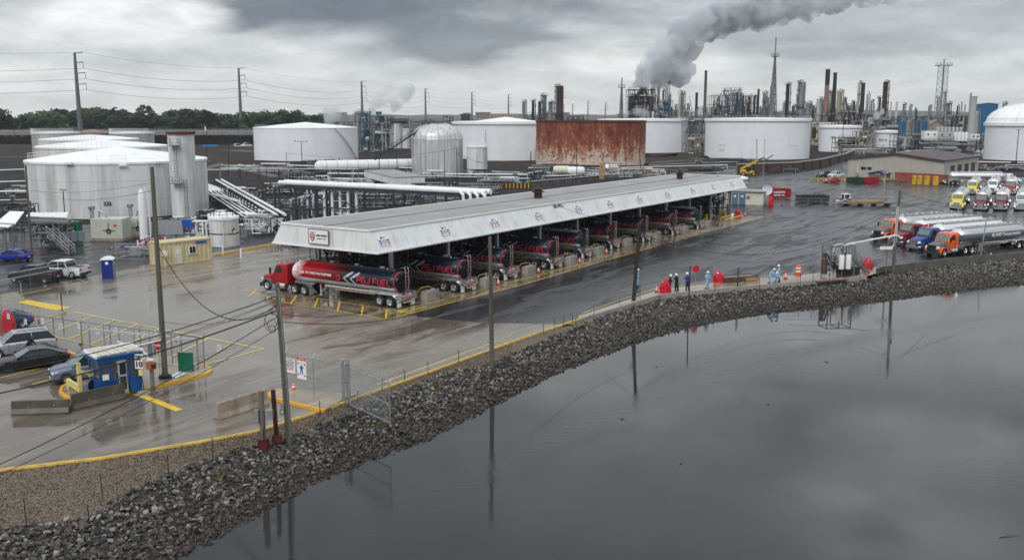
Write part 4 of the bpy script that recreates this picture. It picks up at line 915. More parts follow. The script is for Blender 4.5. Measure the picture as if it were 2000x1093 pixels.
for px_,mt_,lb in ((1762,blue_bld,'brightest blue silo, leftmost of the row'),(1775,far_grey,'grey silo between two blue ones'),(1792,far_blue,'dull blue silo, third from the left'),(1806,blue_bld,'blue silo at the right end of the row')):
    column(px_,236,11,455,mt_,lb,name='silo',cat='silo',plat=1,pipe=True)
# process clutter near ground between the tanks
U=[(698,722,215,470,teal,31,'blue grey frame with stairs left of the teal cabin'),(722,764,224,465,far_blue,32,'blue pipe frame under the tan building'),(1340,1380,233,430,far_blue,33,'blue grey pipe unit between two white tanks'),(1342,1378,262,415,far_tan,34,'tan and white pipe racks low between two white tanks'),
   (1585,1640,222,505,far_brown,35,'dark red brown furnace unit under the faded red stack'),(1636,1668,232,490,far_dark,36,'dark unit with steam right of the furnace'),(1664,1700,236,480,far_brown,37,'brown unit with square casing below the trio'),
   (1680,1712,256,440,far_tan,38,'low tan pipe racks left of the smallest white tank'),(1700,1760,232,500,steel,39,'grey unit behind the smallest white tank'),(1756,1815,262,430,steel,40,'low pipe racks at the foot of the blue silos'),
   (1806,1910,276,420,darksteel,41,'dark raised steel structure carrying the white cabins'),(1858,1895,226,470,far_dark,42,'dark block of vessels behind the white cabins'),(1908,1935,262,440,far_grey,43,'grey pipe racks before the blue building'),
   (1840,1862,228,520,far_grey,44,'grey pipes around the foot of the three legged flare'),(640,700,236,560,far_grey,45,'grey ducts and pipes steaming left of the teal cabin'),(1320,1345,212,560,far_grey,46,'far grey pipe tangle left of the black stack'),
   (800,890,232,500,far_grey,47,'grey pipe bridge and vessels behind the silver dome'),(1912,1932,300,400,teal,48,'teal cabinets beside the domed tank'),(1790,1812,240,520,far_grey,49,'distant grey unit between silos'),(1640,1700,268,450,far_brown,50,'low rusty pipe racks behind the numbered white tank')]
for x0,x1,yt,D,mt_,sd,lb in U:
    unit(x0,x1,yt,D,lb,mat=mt_,vmat=mt_ if mt_ is not steel else far_grey,nx=4,nz=3 if yt>230 else 4,vessels=7,pipes=30,seed=sd,dep=9,drums=6)
# furnace block, cabins, buildings
def gable(name,P0,P1,dep,h,rise,wall,roofm,label,cat='building',parts=None,over=.4):
    """box building; front runs P0->P1 with the gable over the front; depth goes away from the camera side"""
    d=(P1-P0); W=d.length; a=math.atan2(d.y,d.x); t=empty(name,(P0.x,P0.y,0),a,label,cat)
    mb=MB(); v=[(0,0,0),(W,0,0),(W,0,h),(W/2,0,h+rise),(0,0,h)]; n=len(v); vs=v+[(x,dep,z) for x,_,z in v]
    mb.add(vs,[(0,1,2,3,4),(9,8,7,6,5),(0,4,9,5),(1,6,7,2)]); mb.build('wall',wall,t,fix=False)
    rb=MB(); o=over
    for s in(0,1):
        x0,z0=(-o,h-rise*o/(W/2)) if s==0 else (W+o,h-rise*o/(W/2)); x1,z1=W/2,h+rise
        vs=[(x0,-o,z0+.05),(x1,-o,z1+.05),(x1,dep+o,z1+.05),(x0,dep+o,z0+.05)]; vs+=[(a_,b_,c_+.25) for a_,b_,c_ in vs]
        rb.add(vs,[(0,1,2,3),(7,6,5,4),(0,4,5,1),(1,5,6,2),(2,6,7,3),(3,7,4,0)])
    rb.build('roof',roofm,t,fix=True)
    if parts: parts(t,W,h,dep)
    return t
def blue_parts(t,W,h,dep):
    for i in range(14):
        MB().box((W*(i+.5)/14,-.06,h*.55),(.12,.14,h*.88)).build('cladding_rib',blue_bld,t)
    for i in range(3): MB().box((W+.06,dep*(.25+.25*i),h*.4),(.12,2.2,3)).build('louvre',far_dark,t)
    q=MB(); q.box((W*.5,1,h*.05),(W,4,h*.1)); q.build('plinth',far_tan,t)
gable('blue_process_hall',place_far(1908,450),place_far(1947,447),16,HT(204,450),.5,blue_bld,pm('pale blue roof',(.16,.32,.48),.4,var=.05),'tall blue clad hall behind the fat pale stack')
bb=[o for o in bpy.data.objects if o.name=='blue_process_hall'][0]; blue_parts(bb,(place_far(1947,447)-place_far(1908,450)).length,HT(203,450),16)
gable('grey_roof_house',place_far(1813,470),place_far(1846,470),10,HT(246,470),2.4,far_tan,pm('grey hip roof',(.20,.19,.18),.7,var=.1),'small house with a grey roof behind the white cabins')
def cabin(name,x0,x1,y0,y1,D,mat,label,cat='cabin'):
    a=AT(x0,y1,D); b=AT(x1,y1,D); zt=HT(y0,D); zb=HT(y1,D); W=b.x-a.x; t=empty(name,(a.x,D,0),0,label,cat)
    MB().box((W/2,2,(zt+zb)/2),(W,4,zt-zb)).build('casing',mat,t)
    for i in range(max(2,int(W/3))): MB().box(((i+.5)*W/max(2,int(W/3)),-.06,zb+(zt-zb)*.6),(.8,.1,.7)).build('vent',darksteel,t)
    r=MB(); railing(r,[(0,-1.2,zb),(W,-1.2,zb)],1.1,step=1.5,r=.05); r.box((W/2,-.6,zb-.1),(W,1.4,.15)); r.build('walkway',steel,t); return t
cabin('equipment_cabin',1806,1831,256,273,425,white_clean,'white cabin at the left end of the raised dark structure')
cabin('equipment_cabin',1832,1862,258,272,424,alu_dull,'long grey cabin on the raised dark structure, second from the left')
cabin('equipment_cabin',1897,1913,262,273,424,white_clean,'short white cabin at the right end of the raised dark structure')
for i in range(4):
    column(1868+i*7,258,6.5,426,T_white,('first','second','third','fourth')[i]+' white drum from the left on the raised dark structure',name='white_drum',cat='drum',plat=0,pipe=False)
for i in range(7):
    column(1833+i*7.5,248,6,455,far_light,ordn(i)+' pale round fan housing from the left above the white cabins',name='fan_housing',cat='fan housing',plat=0,pipe=False,group='row of round fan housings')
cabin('control_room',748,797,227,242,520,far_tan,'tan flat building with a blue band behind the slim white tank','building')
cabin('blue_cladding_house',748,797,231,236,518,teal,'blue clad upper storey in front of the tan building','building')
cabin('teal_cabin',734,744,218,228,480,green_box,'small teal green cabin on top of the blue frame')
cabin('grey_cabin',705,718,220,238,480,far_grey,'grey cabin at the left end of the blue process unit')
cabin('tan_roofed_building',929,958,219,230,800,pm('tan brick',(.25,.19,.15),.8,var=.1),'far tan brick building behind the wide white tank','building')
cabin('dark_long_building',956,1017,222,231,780,far_tan,'long low dark building right of the tan brick one','building')
cabin('small_grey_hut',915,925,285,295,330,T_old,'x') if False else None
# crane booms
def boom(x0,y0,x1,y1,D,label,mat=far_dark,r=.45):
    a=AT(x0,y0,D); b=AT(x1,y1,D); t=empty('crane',(a.x,a.y,0),0,label,'crane'); l=MB(); a_=Vector((0,0,a.z)); b_=Vector((b.x-a.x,0,b.z))
    for o in ((-r,-r),(r,-r),(0,r)):
        l.beam(a_+Vector((o[0],o[1],0)),b_+Vector((o[0]*.3,o[1]*.3,0)),.25)
    for i in range(14): p=a_+(b_-a_)*i/14; q=a_+(b_-a_)*(i+1)/14; l.beam(p+Vector((-r,-r,0)),q+Vector((r,-r,0)),.12)
    l.build('boom',mat,t); MB().box((0,2,1.6),(3.5,5,3.2)).build('crane_body',mat,t); return t
boom(1662,236,1650,190,500,'dark crane with its boom leaning left, right of the tan column')
boom(1353,222,1346,188,800,'pale distant crane boom left of the short black stack',far_light)
# fill of the skyline: low pipe units and slim columns
AR={'p':far_grey,'b':far_blue,'d':far_dark,'r':far_brown,'t':far_tan,'l':far_light,'s':steel}
for i,(x0,x1,yt,D,c1,c2,lb) in enumerate(((1232,1262,196,500,'d','r','dark front block of the steaming cracking unit'),(1262,1285,186,500,'d','d','dark tall right block of the cracking unit'),(1313,1326,214,530,'p','l','low grey unit left of the pale slim pair'),(1336,1356,216,540,'s','p','low pipe unit between the pale pair and black stack'),
  (1394,1412,206,548,'r','t','brown lower half of the open grey frame'),(1446,1460,204,545,'d','p','dark unit between the blue frames and the coke drums'),(1480,1500,208,550,'s','p','grey unit left of the tall flare tower foot'),(1512,1534,216,555,'b','p','blue grey unit behind the tall flare tower foot'),
  (1538,1560,218,560,'p','p','low grey unit between two columns right of the flare tower'),(1570,1590,212,545,'s','t','grey unit right of the thick grey column'),(1590,1612,206,530,'r','r','dark red brown unit left of the faded red stack'),(1614,1634,212,528,'d','r','dark unit between the red and black stacks'),
  (1640,1672,218,520,'d','d','sooty pipe rack under the crane boom'),(1684,1706,220,520,'p','p','grey pipe rack right of the close set trio'),(1706,1730,222,515,'s','p','grey pipe rack at the foot of the dark brown column'),(1730,1760,230,520,'b','p','blue grey pipe rack left of the blue silos'),
  (1815,1840,226,540,'s','p','thin grey frame left of the three legged flare foot'),(1846,1870,232,530,'p','l','grey pipe rack right of the three legged flare foot'),(1868,1892,224,500,'d','p','dark pipe block left of the fat pale stack'),(1030,1052,222,560,'s','p','low grey unit at the foot of the thin columns'),
  (1052,1090,226,555,'d','p','dark low unit under the grey column cluster'),(1100,1150,231,545,'p','p','long low unit right of the brown tower'),(866,884,226,520,'d','p','small dark unit left of the wide white tank'),(690,700,218,540,'p','l','narrow grey frame left of the blue process unit'))):
    unit(x0,x1,yt,D,lb,mat=AR[c1],vmat=AR[c2],nx=3,nz=4,vessels=9,pipes=26,seed=200+i,dep=9,drums=5,pmat=AR[c2])
for i,(x,yt,w_,c1,pl) in enumerate(((1400,196,4,'p',3),(1419,190,4,'d',4),(1440,185,4,'b',3),(1463,190,5,'r',3),(1472,188,4,'d',3),(1498,190,4,'p',3),(1529,200,4,'l',2),(1557,186,3,'d',3),(1604,198,4,'d',2),(1620,178,4,'p',4),(1646,192,5,'t',4),(1666,198,4,'d',2),(1700,196,4,'p',3),(1716,190,4,'d',4),(1775,206,3,'p',2),(1788,212,3,'d',1),(1828,190,3,'p',2),(1843,180,3,'p',4),(1868,206,3,'d',1),(1249,182,5,'d',4),(1272,172,5,'r',4),(1237,186,4,'p',3),(1294,176,4,'p',3),(1308,184,3,'l',2),(1318,206,3,'p',2),(1345,204,3,'p',2))):
    column(x,yt,w_,555,AR[c1],ordn(i)+' slim background column of the refinery, counted in the hazy back row',plat=pl,side=1-2*(i%2),group='slim columns in the back row')
# ================================================================ TRANSMISSION LINE
pyl=pm('dull grey steel monopole',(.15,.16,.17),.6,.4,var=.12,scale=.3)
PY=[]
def monopole(px,D,h,rb_,label):
    p=place_far(px,D); t=empty('transmission_pole',p,0,label,'pylon','steel power line poles')
    MB().tube([(0,0,0),(0,0,h)],(rb_,rb_*.45),12).build('pole_shaft',pyl,t,30); at=[]
    for k,(f,l,dr) in enumerate(((.995,4.6,0),(.895,4.2,2.8),(.785,5.0,2.8),(.67,5.0,2.8))):
        a=MB(); a.beam((0,0,h*f),(l,0,h*f+.5),.28,.45); a.build('crossarm',pyl,t)
        if dr: i=MB(); i.tube([(l,0,h*f+.4),(l,0,h*f-dr)],.14,6); i.build('insulator',darksteel,t)
        at.append(p+Vector((l,0,h*f-(dr if dr else -.4))))
    PY.append(at); return t
H_=51
sp=[(157,None,110),(471,None,138),(708,None,162),(831.5,None,176),(922,None,182),(993,None,187)]
PYD=[]
for i,(x,_,yt) in enumerate(sp):
    D=(H_-CH)/((226-yt)/CF)*.985; PYD.append(D)
    monopole(x if i else 156,D,H_,1.5 if i<2 else 1.7,('nearest and tallest looking','second','third','fourth','fifth','sixth')[i]+' steel power line pole from the left')
for i,(x,yt,lb) in enumerate(((1148,198,'small far power pole left of the pointed lattice tower'),(1182,200,'small far power pole next to the pointed lattice tower'),(1118,203,'thin far power pole right of the brown tower'))):
    D=(H_-CH)/((226-yt)/CF)*.8; t=monopole(x,D,H_*.86,1.6,lb); PY.pop()
wv=PY[0]; gone=[p+Vector((-200,-75,2)) for p in wv]
def sagline(p,q,sag,n=20): return [p+(q-p)*(i/n)+Vector((0,0,-4*sag*(i/n)*(1-i/n))) for i in range(n+1)]
for si,(a,b) in enumerate(zip([gone]+PY,PY)):
    for i,(p,q) in enumerate(zip(a,b)):
        t=MB(); t.tube(sagline(p,q,(p-q).length*.02*(1 if i else .7)),.085 if i else .05,4)
        tag(t.build('power_line',wire_far),('top','second','third','lowest')[i]+' wire of the steel line, '+ordn(si)+' span from the left','power line','wires of the steel pole line')
# ================================================================ TREES
def leaf_mat(name,rgb):
    m=pm(name,rgb,.7,var=.5,scale=.45,stain=((rgb[0]*1.9,rgb[1]*1.7,rgb[2]*1.2),.6,.6,(1,1,1))); return m
LM=[leaf_mat('dark green foliage',(.020,.042,.018)),leaf_mat('mid green foliage',(.032,.064,.021)),leaf_mat('blue green foliage',(.016,.033,.021))]
bark=pm('bark',(.06,.05,.04),.9,var=.3,scale=2)
def crown_mesh(seed,rx,rz,n=900,leaf=.75):
    r=random.Random(seed); mb=MB(); lumps=[(Vector((r.gauss(0,.45)*rx,r.gauss(0,.45)*rx,rz*r.uniform(.1,1.5))),r.uniform(.3,.55)*rx) for _ in range(11)]
    for i in range(n):
        c,q=lumps[r.randrange(len(lumps))]; d=Vector((r.gauss(0,1),r.gauss(0,1),r.gauss(0,.8))).normalized()*q*r.uniform(.6,1.05); p=c+d
        a=Vector((r.gauss(0,1),r.gauss(0,1),r.gauss(0,1))).normalized()*leaf*r.uniform(.6,1.3); b=a.orthogonal().normalized()*leaf*r.uniform(.6,1.2)
        mb.add([p-a,p+b,p+a,p-b*.8],[(0,1,2,3)])
    return mb
CR=[[crown_mesh(100+i*3+j,1,1,1300,.11).mesh('crown',LM[i]) for j in range(3)] for i in range(3)]
tk=MB(); tk.tube([(0,0,0),(.2,0,.8),(.1,.1,2.0)],(.16,.11,.04),7)
for a in range(5): tk.tube([(.15,0,.7+.15*a),(.7*math.cos(a*2.4),.7*math.sin(a*2.4),1.2+.15*a)],(.07,.02),5)
TK=tk.mesh('trunk',bark)
rtree=random.Random(8)
def tree(X,Y,h,wd,k,label,group='trees behind the raised road',kind='tree'):
    t=empty('broadleaf_tree',(X,Y,0),rtree.uniform(0,6.28),label,'tree',group)
    a=link('trunk',TK,t); h*=1.12; a.scale=(h*.12,h*.12,h*.30); b=link('crown',CR[k][rtree.randrange(3)],t); b.location=(0,0,h*.22); b.scale=(wd*.62,wd*.62,h*.42*rtree.uniform(.8,1.15)); return t
q=AT(28,240,600); tree(q.x,640,HT(216,640),24,1,'biggest rounded tree at the far left edge, taller than the rest',None)
q=AT(60,240,660); tree(q.x,665,HT(226,665),17,0,'dark tree just right of the biggest one at the left edge',None)
x=80; nt_=3
while x<600:
    Y=rtree.uniform(690,760); yt=rtree.uniform(217,228); Xp=AT(x,240,Y).x
    tree(Xp,Y,HT(yt,Y),rtree.uniform(16,30),rtree.randrange(3),ordn(nt_)+' leafy tree from the left in the dark row behind the raised road'); nt_+=1; x+=rtree.uniform(9,17)
q=0
x=-150
while x<10: Y=rtree.uniform(650,700); tree(AT(x,240,Y).x,Y,HT(222,Y),18,rtree.randrange(3),ordn(nt_)+' leafy tree from the left in the dark row behind the raised road'); nt_+=1; x+=14
wm=MB(); rw_=random.Random(4)
for i in range(9000):
    xp=rw_.uniform(-200,640); Y=rw_.uniform(770,900); top=HT(232,Y)*(.8+.3*math.sin(xp*.05)*math.sin(xp*.017)); p=Vector((AT(xp,240,Y).x,Y,rw_.uniform(0,1)**.6*top)); a=Vector((rw_.gauss(0,1),rw_.gauss(0,1),rw_.gauss(0,1))).normalized()*1.7; b=a.orthogonal().normalized()*1.6
    wm.add([p-a,p+b,p+a,p-b],[(0,1,2,3)])
tag(wm.build('distant_wood',LM[2]),'dark wood far behind the raised road','wood',kind='stuff')
wm=MB()
for i in range(5000):
    xp=rw_.uniform(1290,2150); Y=rw_.uniform(900,1100); top=HT(228,Y); p=Vector((AT(xp,240,Y).x,Y,rw_.uniform(0,1)**.6*top)); a=Vector((rw_.gauss(0,1),rw_.gauss(0,1),rw_.gauss(0,1))).normalized()*1.9; b=a.orthogonal().normalized()*1.8
    wm.add([p-a,p+b,p+a,p-b],[(0,1,2,3)])
tag(wm.build('distant_wood',LM[2]),'dark wood far behind the refinery on the right','wood',kind='stuff')
for i,(x,yt) in enumerate(((1580,214),(1592,212),(1603,214),(1650,215),(1664,213))): q=AT(x,240,620); tree(q.x,620,HT(yt,620),10,i%3,ordn(i)+' dark tree from the left showing between the refinery stacks','trees between the refinery stacks')
# low town silhouettes on the horizon
rt3=random.Random(12)
for i in range(26):
    x=rt3.uniform(330,700) if i<14 else rt3.uniform(900,1220); D=1700; a=place_far(x,D); h=HT(rt3.uniform(219,224),D); wd=rt3.uniform(8,24); t=empty('distant_building',a,0,ordn(i)+' small pale building in the faint horizon row','building','faint buildings on the horizon')
    MB().box((0,0,h/2),(wd,14,h)).build('wall',far_grey,t); 
    for k in range(3): MB().box((wd*(k-1)*.28,-7.05,h*.85),(wd*.12,.1,2.0)).build('window',far_dark,t)
# low arch bridge far right
bt=empty('arch_bridge',place_far(1560,1500),0,'faint steel arch bridge on the horizon behind the flare tower','bridge'); b=MB()
b.beam((-60,0,16),(80,0,16),2,2)
for i in range(20): a0=math.pi*i/20;a1=math.pi*(i+1)/20; b.beam((10-36*math.cos(a0),0,16+10*math.sin(a0)),(10-36*math.cos(a1),0,16+10*math.sin(a1)),1.0); b.beam((10-36*math.cos(a0),0,16+10*math.sin(a0)),(10-36*math.cos(a0),0,16),.5)
for i in range(7): b.beam((-58+i*22,0,0),(-58+i*22,0,16),2.4)
b.build('span',far_blue,bt)
b2=empty('road_bridge',place_far(1740,1300),0,'long low bridge deck on the horizon at the right','bridge'); b=MB(); b.beam((-70,0,15),(150,0,13),2,1.6)
for i in range(9): b.beam((-66+i*25,0,0),(-66+i*25,0,14),2)
b.build('deck',far_light,b2)
# ================================================================ CANOPY
fascia=pm('weathered white fascia panel',(.70,.715,.72),.4,var=.06,scale=.5,stain=((.40,.41,.41),.55,1.1,(1,1,.16)))
roofing=pm('grey roll roofing',(.31,.305,.30),.85,var=.12,scale=.35,bump=.004,bscale=10,stain=((.20,.195,.19),.5,.25,(1,1,1)))
CL_,CW_,CZ0,CZ1=97.0,13.9,5.0,7.0; DV,DU=1.2,.2
cano=empty('loading_canopy',CB,CANG,'long flat grey roofed canopy with sloping white fascia over the row of tanker bays','canopy')
def fpanels(p0,p1,q0,q1,n,outn):
    p0,p1,q0,q1=map(Vector,(p0,p1,q0,q1)); th=Vector(outn)*-.08
    for i in range(n):
        g=.012/((p1-p0).length/n)
        a=p0+(p1-p0)*(i+g)/n; b=p0+(p1-p0)*(i+1-g)/n; c=q0+(q1-q0)*(i+1-g)/n; d=q0+(q1-q0)*(i+g)/n; o=Vector(outn)*(.006*(i%3))
        mb=MB(); V=[a+o,b+o,c+o,d+o,a+th,b+th,c+th,d+th]; mb.add(V,[(0,1,2,3),(7,6,5,4),(0,4,5,1),(1,5,6,2),(2,6,7,3),(3,7,4,0)]); mb.build('fascia_panel',fascia,cano,fix=True)
fpanels((0,0,CZ0),(CL_,0,CZ0),(DU,DV,CZ1),(CL_-DU,DV,CZ1),33,(0,-.8,.5))
fpanels((CL_,CW_,CZ0),(0,CW_,CZ0),(CL_-DU,CW_-DV,CZ1),(DU,CW_-DV,CZ1),33,(0,.8,.5))
fpanels((0,CW_,CZ0),(0,0,CZ0),(DU,CW_-DV,CZ1),(DU,DV,CZ1),5,(-1,0,.1)); fpanels((CL_,0,CZ0),(CL_,CW_,CZ0),(CL_-DU,DV,CZ1),(CL_-DU,CW_-DV,CZ1),5,(1,0,.1))
rm=CW_/2+.4
MB().box(((CL_)/2,(DV+rm)/2+.02,CZ1-.02),(CL_-2*DU-.1,rm-DV-.10,.16)).build('roof_sheet',roofing,cano)
MB().box(((CL_)/2,(CW_-DV+rm)/2-.02,CZ1),(CL_-2*DU-.1,CW_-DV-rm-.10,.16)).build('roof_sheet',roofing,cano)
for (x0,y0,x1,y1,z,w) in ((DU,DV,CL_-DU,DV,CZ1,.22),(DU,CW_-DV,CL_-DU,CW_-DV,CZ1,.22),(DU,DV,DU,CW_-DV,CZ1+.003,.22),(CL_-DU,DV,CL_-DU,CW_-DV,CZ1+.003,.22),(0,0,CL_,0,CZ0,.14),(0,CW_,CL_,CW_,CZ0,.14),(0,0,0,CW_,CZ0+.003,.14),(CL_,0,CL_,CW_,CZ0+.003,.14)):
    MB().beam((x0,y0,z+.06),(x1,y1,z+.06),w,.14).build('edge_trim',white_clean,cano)
MB().beam((DU,rm-.02,CZ1+.085),(CL_-DU,rm-.02,CZ1+.085),.10,.03).build('roof_seam',pm('tar seam',(.05,.05,.05),.6),cano)
MB().box((CL_/2,CW_/2,CZ0+.25),(CL_-.6,CW_-.7,.08)).build('soffit',pm('dark soffit',(.10,.10,.10),.8),cano)
jb=MB()
for i in range(34): x=1+i*2.88; jb.beam((x,.4,CZ0+.05),(x,CW_-.4,CZ0+.05),.12,.3)
for y in (2,CW_/2,11.6): jb.beam((.4,y,CZ0-.15),(CL_-.4,y,CZ0-.15),.2,.4)
jb.build('roof_beams',steel,cano)
for i in range(11):
    for y in (2.0,11.6):
        MB().box((4.1+9.05*i-.25*(i>8),y,(CZ0-.2)/2),(.30,.30,CZ0-.2)).build('column',galv,cano)
MB().box((4.6,9.0,2.4),(.3,.3,4.8)).build('column',darksteel,cano)
xb=MB(); xb.beam((4.4,11.6,.2),(4.4,9.0,4.8),.12); xb.beam((4.4,11.6,4.8),(4.4,9.0,.2),.12); xb.build('cross_brace',darksteel,cano)
# roof vents and the sagging cable clamp marks
def roofvent(a,b,label,s=1.0):
    t=empty('roof_vent',CP_(a,b,CZ1+.08),CANG,label,'roof vent'); MB().box((0,0,.5*s),(.75*s,.75*s,1.0*s)).build('vent_shaft',rust if False else pm('dark brown sheet metal',(.045,.028,.024),.6,.2),t)
    for z,w in ((.75,1.35),(1.15,1.25)):
        mb=MB(); mb.add([(-w/2*s,-w/2*s,z*s),(w/2*s,-w/2*s,z*s),(w/2*s,w/2*s,z*s),(-w/2*s,w/2*s,z*s),(0,0,(z+.5)*s)],[(3,2,1,0),(0,1,4),(1,2,4),(2,3,4),(3,0,4)]); mb.build('vent_cap',MATS['dark brown sheet metal'],t)
roofvent(38.5,CW_/2-.2,'brown two tiered vent near the middle of the canopy roof'); roofvent(83,CW_/2-.3,'brown two tiered vent near the far end of the canopy roof')
MB().box((0,0,.35),(.25,.25,.7)).build('x',galv) if False else None
sp_=tag(MB().tube([(0,0,0),(0,0,.9)],.09,8).build('vent_pipe',galv,loc=CP_(92,3.5,CZ1+.08)),'short pale pipe standing on the far end of the canopy roof','vent pipe')
# signs on the fascia: own objects lying on the slope
slope=Vector((0,DV,CZ1-CZ0)).normalized(); nrm=Vector((1,0,0)).cross(slope)
def on_fascia(a,s,off=.05):      # matrix in world: x along canopy, y up the slope
    M=Matrix.Translation(CB)@Matrix.Rotation(CANG,4,'Z'); o=Vector((a,0,CZ0))+slope*s+nrm*off
    return M@Matrix.Translation(o)@Matrix((Vector((1,0,0)),slope,nrm)).transposed().to_4x4()
bays=[1.5,10.75,19.6,28.6,38.0,46.5,55.3,64.5,74.0,82.8,91.3]
faint=pm('faded sign print',(.40,.42,.43),.5)
for i,a in enumerate(bays):
    M=on_fascia(a,1.15,.055); t=bpy.data.objects.new('bay_sign',None); COL.objects.link(t); t.matrix_world=M
    tag(t,ordn(i)+' bay number sign from the near end of the fascia'+(', blue and red' if i<9 else ', faded and colourless'),'sign'); k=i<9
    F=lambda x,y,z=0.0:Matrix.Translation((x,y,z))
    text_on(t,'BAY %d'%(i+1),.30,F(0,.33,.03),sign_black if k else faint,.012)
    if k:
        MB().box((0,.0,.0),(1.45,.92,.04)).build('board',refl,t)
        for nm,y,h,m_ in (('blue_band',.06,.17,sign_blue),('red_band',-.30,.16,sign_red)):
            MB().box((-.55,y,.024),(.30,h,.01)).build(nm,m_,t); MB().box((.55,y,.024),(.30,h,.01)).build(nm,m_,t)
        text_on(t,'GASOLINE',.14,F(0,.06,.03),sign_blue,.006); MB().box((0,-.12,.024),(1.40,.08,.01)).build('blue_line',sign_blue,t); text_on(t,'DIESEL',.14,F(0,-.30,.03),sign_red,.006)
    else:
        MB().box((0,-.1,.0),(1.1,.5,.03)).build('board',faint,t); MB().box((0,-.1,.018),(1.0,.4,.02)).build('face',fascia,t)
t=bpy.data.objects.new('number_mark',None); COL.objects.link(t); t.matrix_world=on_fascia(33.9,1.95,.04); tag(t,'small dark letters near the top edge of the fascia mid way along','sign')
text_on(t,'NO FYI L',.55,Matrix.Identity(4),sign_black,.03)
# company board on the near end face
t=empty('company_sign',(0,0,0),0,'white board with a red shield badge on the near end of the canopy fascia','sign')
t.matrix_world=Matrix.Translation(CP_(-.12,7.35,6.12))@Matrix((-CV,Vector((0,0,1)),-CU)).transposed().to_4x4()
MB().box((0,0,0),(2.55,1.35,.06)).build('board',refl,t); 
fr=MB(); 
for a,b in (((-1.3,-.7,0),(1.3,-.7,0)),((1.3,-.7,0),(1.3,.7,0)),((1.3,.7,0),(-1.3,.7,0)),((-1.3,.7,0),(-1.3,-.7,0))): fr.beam(a,b,.07,.10)
fr.build('frame',steel,t)
shp=[(-.30,.30),(-.15,.25),(0,.30),(.15,.25),(.30,.30),(.33,.05),(.22,-.28),(0,-.42),(-.22,-.28),(-.33,.05)]
sb=MB(); sb.prism([(x-.78,y-.05) for x,y in shp],.03,.05); sb.build('shield',sign_black,t,fix=True); sb=MB(); sb.prism([(x*.86-.78,y*.86-.05) for x,y in shp],.05,.06); sb.build('shield_field',sign_red,t,fix=True)
sb=MB(); sb.prism([(x*.70-.78,y*.70-.07) for x,y in shp],.06,.065); sb.build('shield_centre',refl,t,fix=True)
text_on(t,'66',.40,Matrix.Translation((-.78,-.08,.07)),sign_red,.02); text_on(t,'PHILLIPS',.15,Matrix.Translation((-.78,.36,.035)),sign_black,.008)
text_on(t,'LINDEN TERMINAL',.20,Matrix.Translation((.42,.12,.04)),sign_black,.016,sx=.86); text_on(t,'TREMLEY PT. ROAD',.13,Matrix.Translation((.42,-.18,.04)),sign_black,.008)
# loading skids between bays, frame and platform coloured dark for the canopy's shade
def skid(a,i):
    t=empty('loading_skid',CP_(a,6.5),CANG,('%s loading skid of pipes and meters under the canopy, counted from the near end'%ORD[i]),'loading skid')
    f=MB(); frame_box(f,-1.1,1.1,-3.5,5.5,0,4.4,1,5,3,.13); f.build('frame',darksteel,t)
    f=MB(); f.box((0,.5,2.1),(2.3,6.2,.1)); railing(f,[(-1.1,-2.5,2.15),(1.1,-2.5,2.15),(1.1,3.6,2.15),(-1.1,3.6,2.15)],1.0,True,step=1.5); f.build('platform',darksteel,t)
    p=MB(); r=random.Random(i)
    for k in range(8): y=-2.2+.75*k; p.tube([(r.uniform(-.6,.6),y,.3),(r.uniform(-.6,.6),y,1.6),(.2,y+.1,3.2),(1.0,y-.3,3.4),(1.15,y-.4,1.2)],.075,6)
    p.build('loading_arm',steel,t); m=MB()
    for k in range(16): y=r.uniform(-3.5,5.5); m.tube([(r.uniform(-1,1),y,.1),(r.uniform(-1,1),y,2.4),(r.uniform(-1,1),r.uniform(-3.5,5.5),2.6),(r.uniform(-1,1),r.uniform(-3.5,5.5),4.3)],r.uniform(.07,.16),6)
    m.box((0,2.0,1.1),(.9,4.5,1.9)); m.build('shade_fill_piping',darksteel,t,30); m=MB()  # dense dark pipes and solid block added to deepen shade under the canopy
    for k in range(5): m.ico((r.uniform(-.4,.4),-2+1.1*k,1.3),.28)
    for k in range(4): m.box((.2,-1.8+1.4*k,1.0),(.5,.45,.7))
    m.build('meter',galv,t,30); b=MB(); b.box((0,-3.0,.5),(2.2,.25,1.0)); b.build('guard_rail',yellow,t)
ORD=['first','second','third','fourth','fifth','sixth','seventh','eighth','ninth','tenth','eleventh','twelfth','thirteenth','fourteenth']
for i in range(10): skid(6.7+9.05*i,i)
skid(88.5+6.4,10)
# pumps and yellow guard at the far open bay
t=empty('bay_guard',CP_(92.5,1.0),CANG,'yellow guard rail with pale drums in the empty far bay','guard rail'); m=MB(); m.tube([(-5,0,.5),(5,0,.5)],.12,8); m.tube([(-6,-1.3,.4),(2,-1.3,.4)],.12,8)
for x in (-5,-1,3,5): m.tube([(x,0,0),(x,0,.6)],.1,8)
m.build('rail',yellow,t); m=MB(); m.lathe([(.3,0),(.28,.9),(.1,1.1),(.01,1.1)],12,c=(-2,-.9,0)); m.build('drum',refl,t,30)
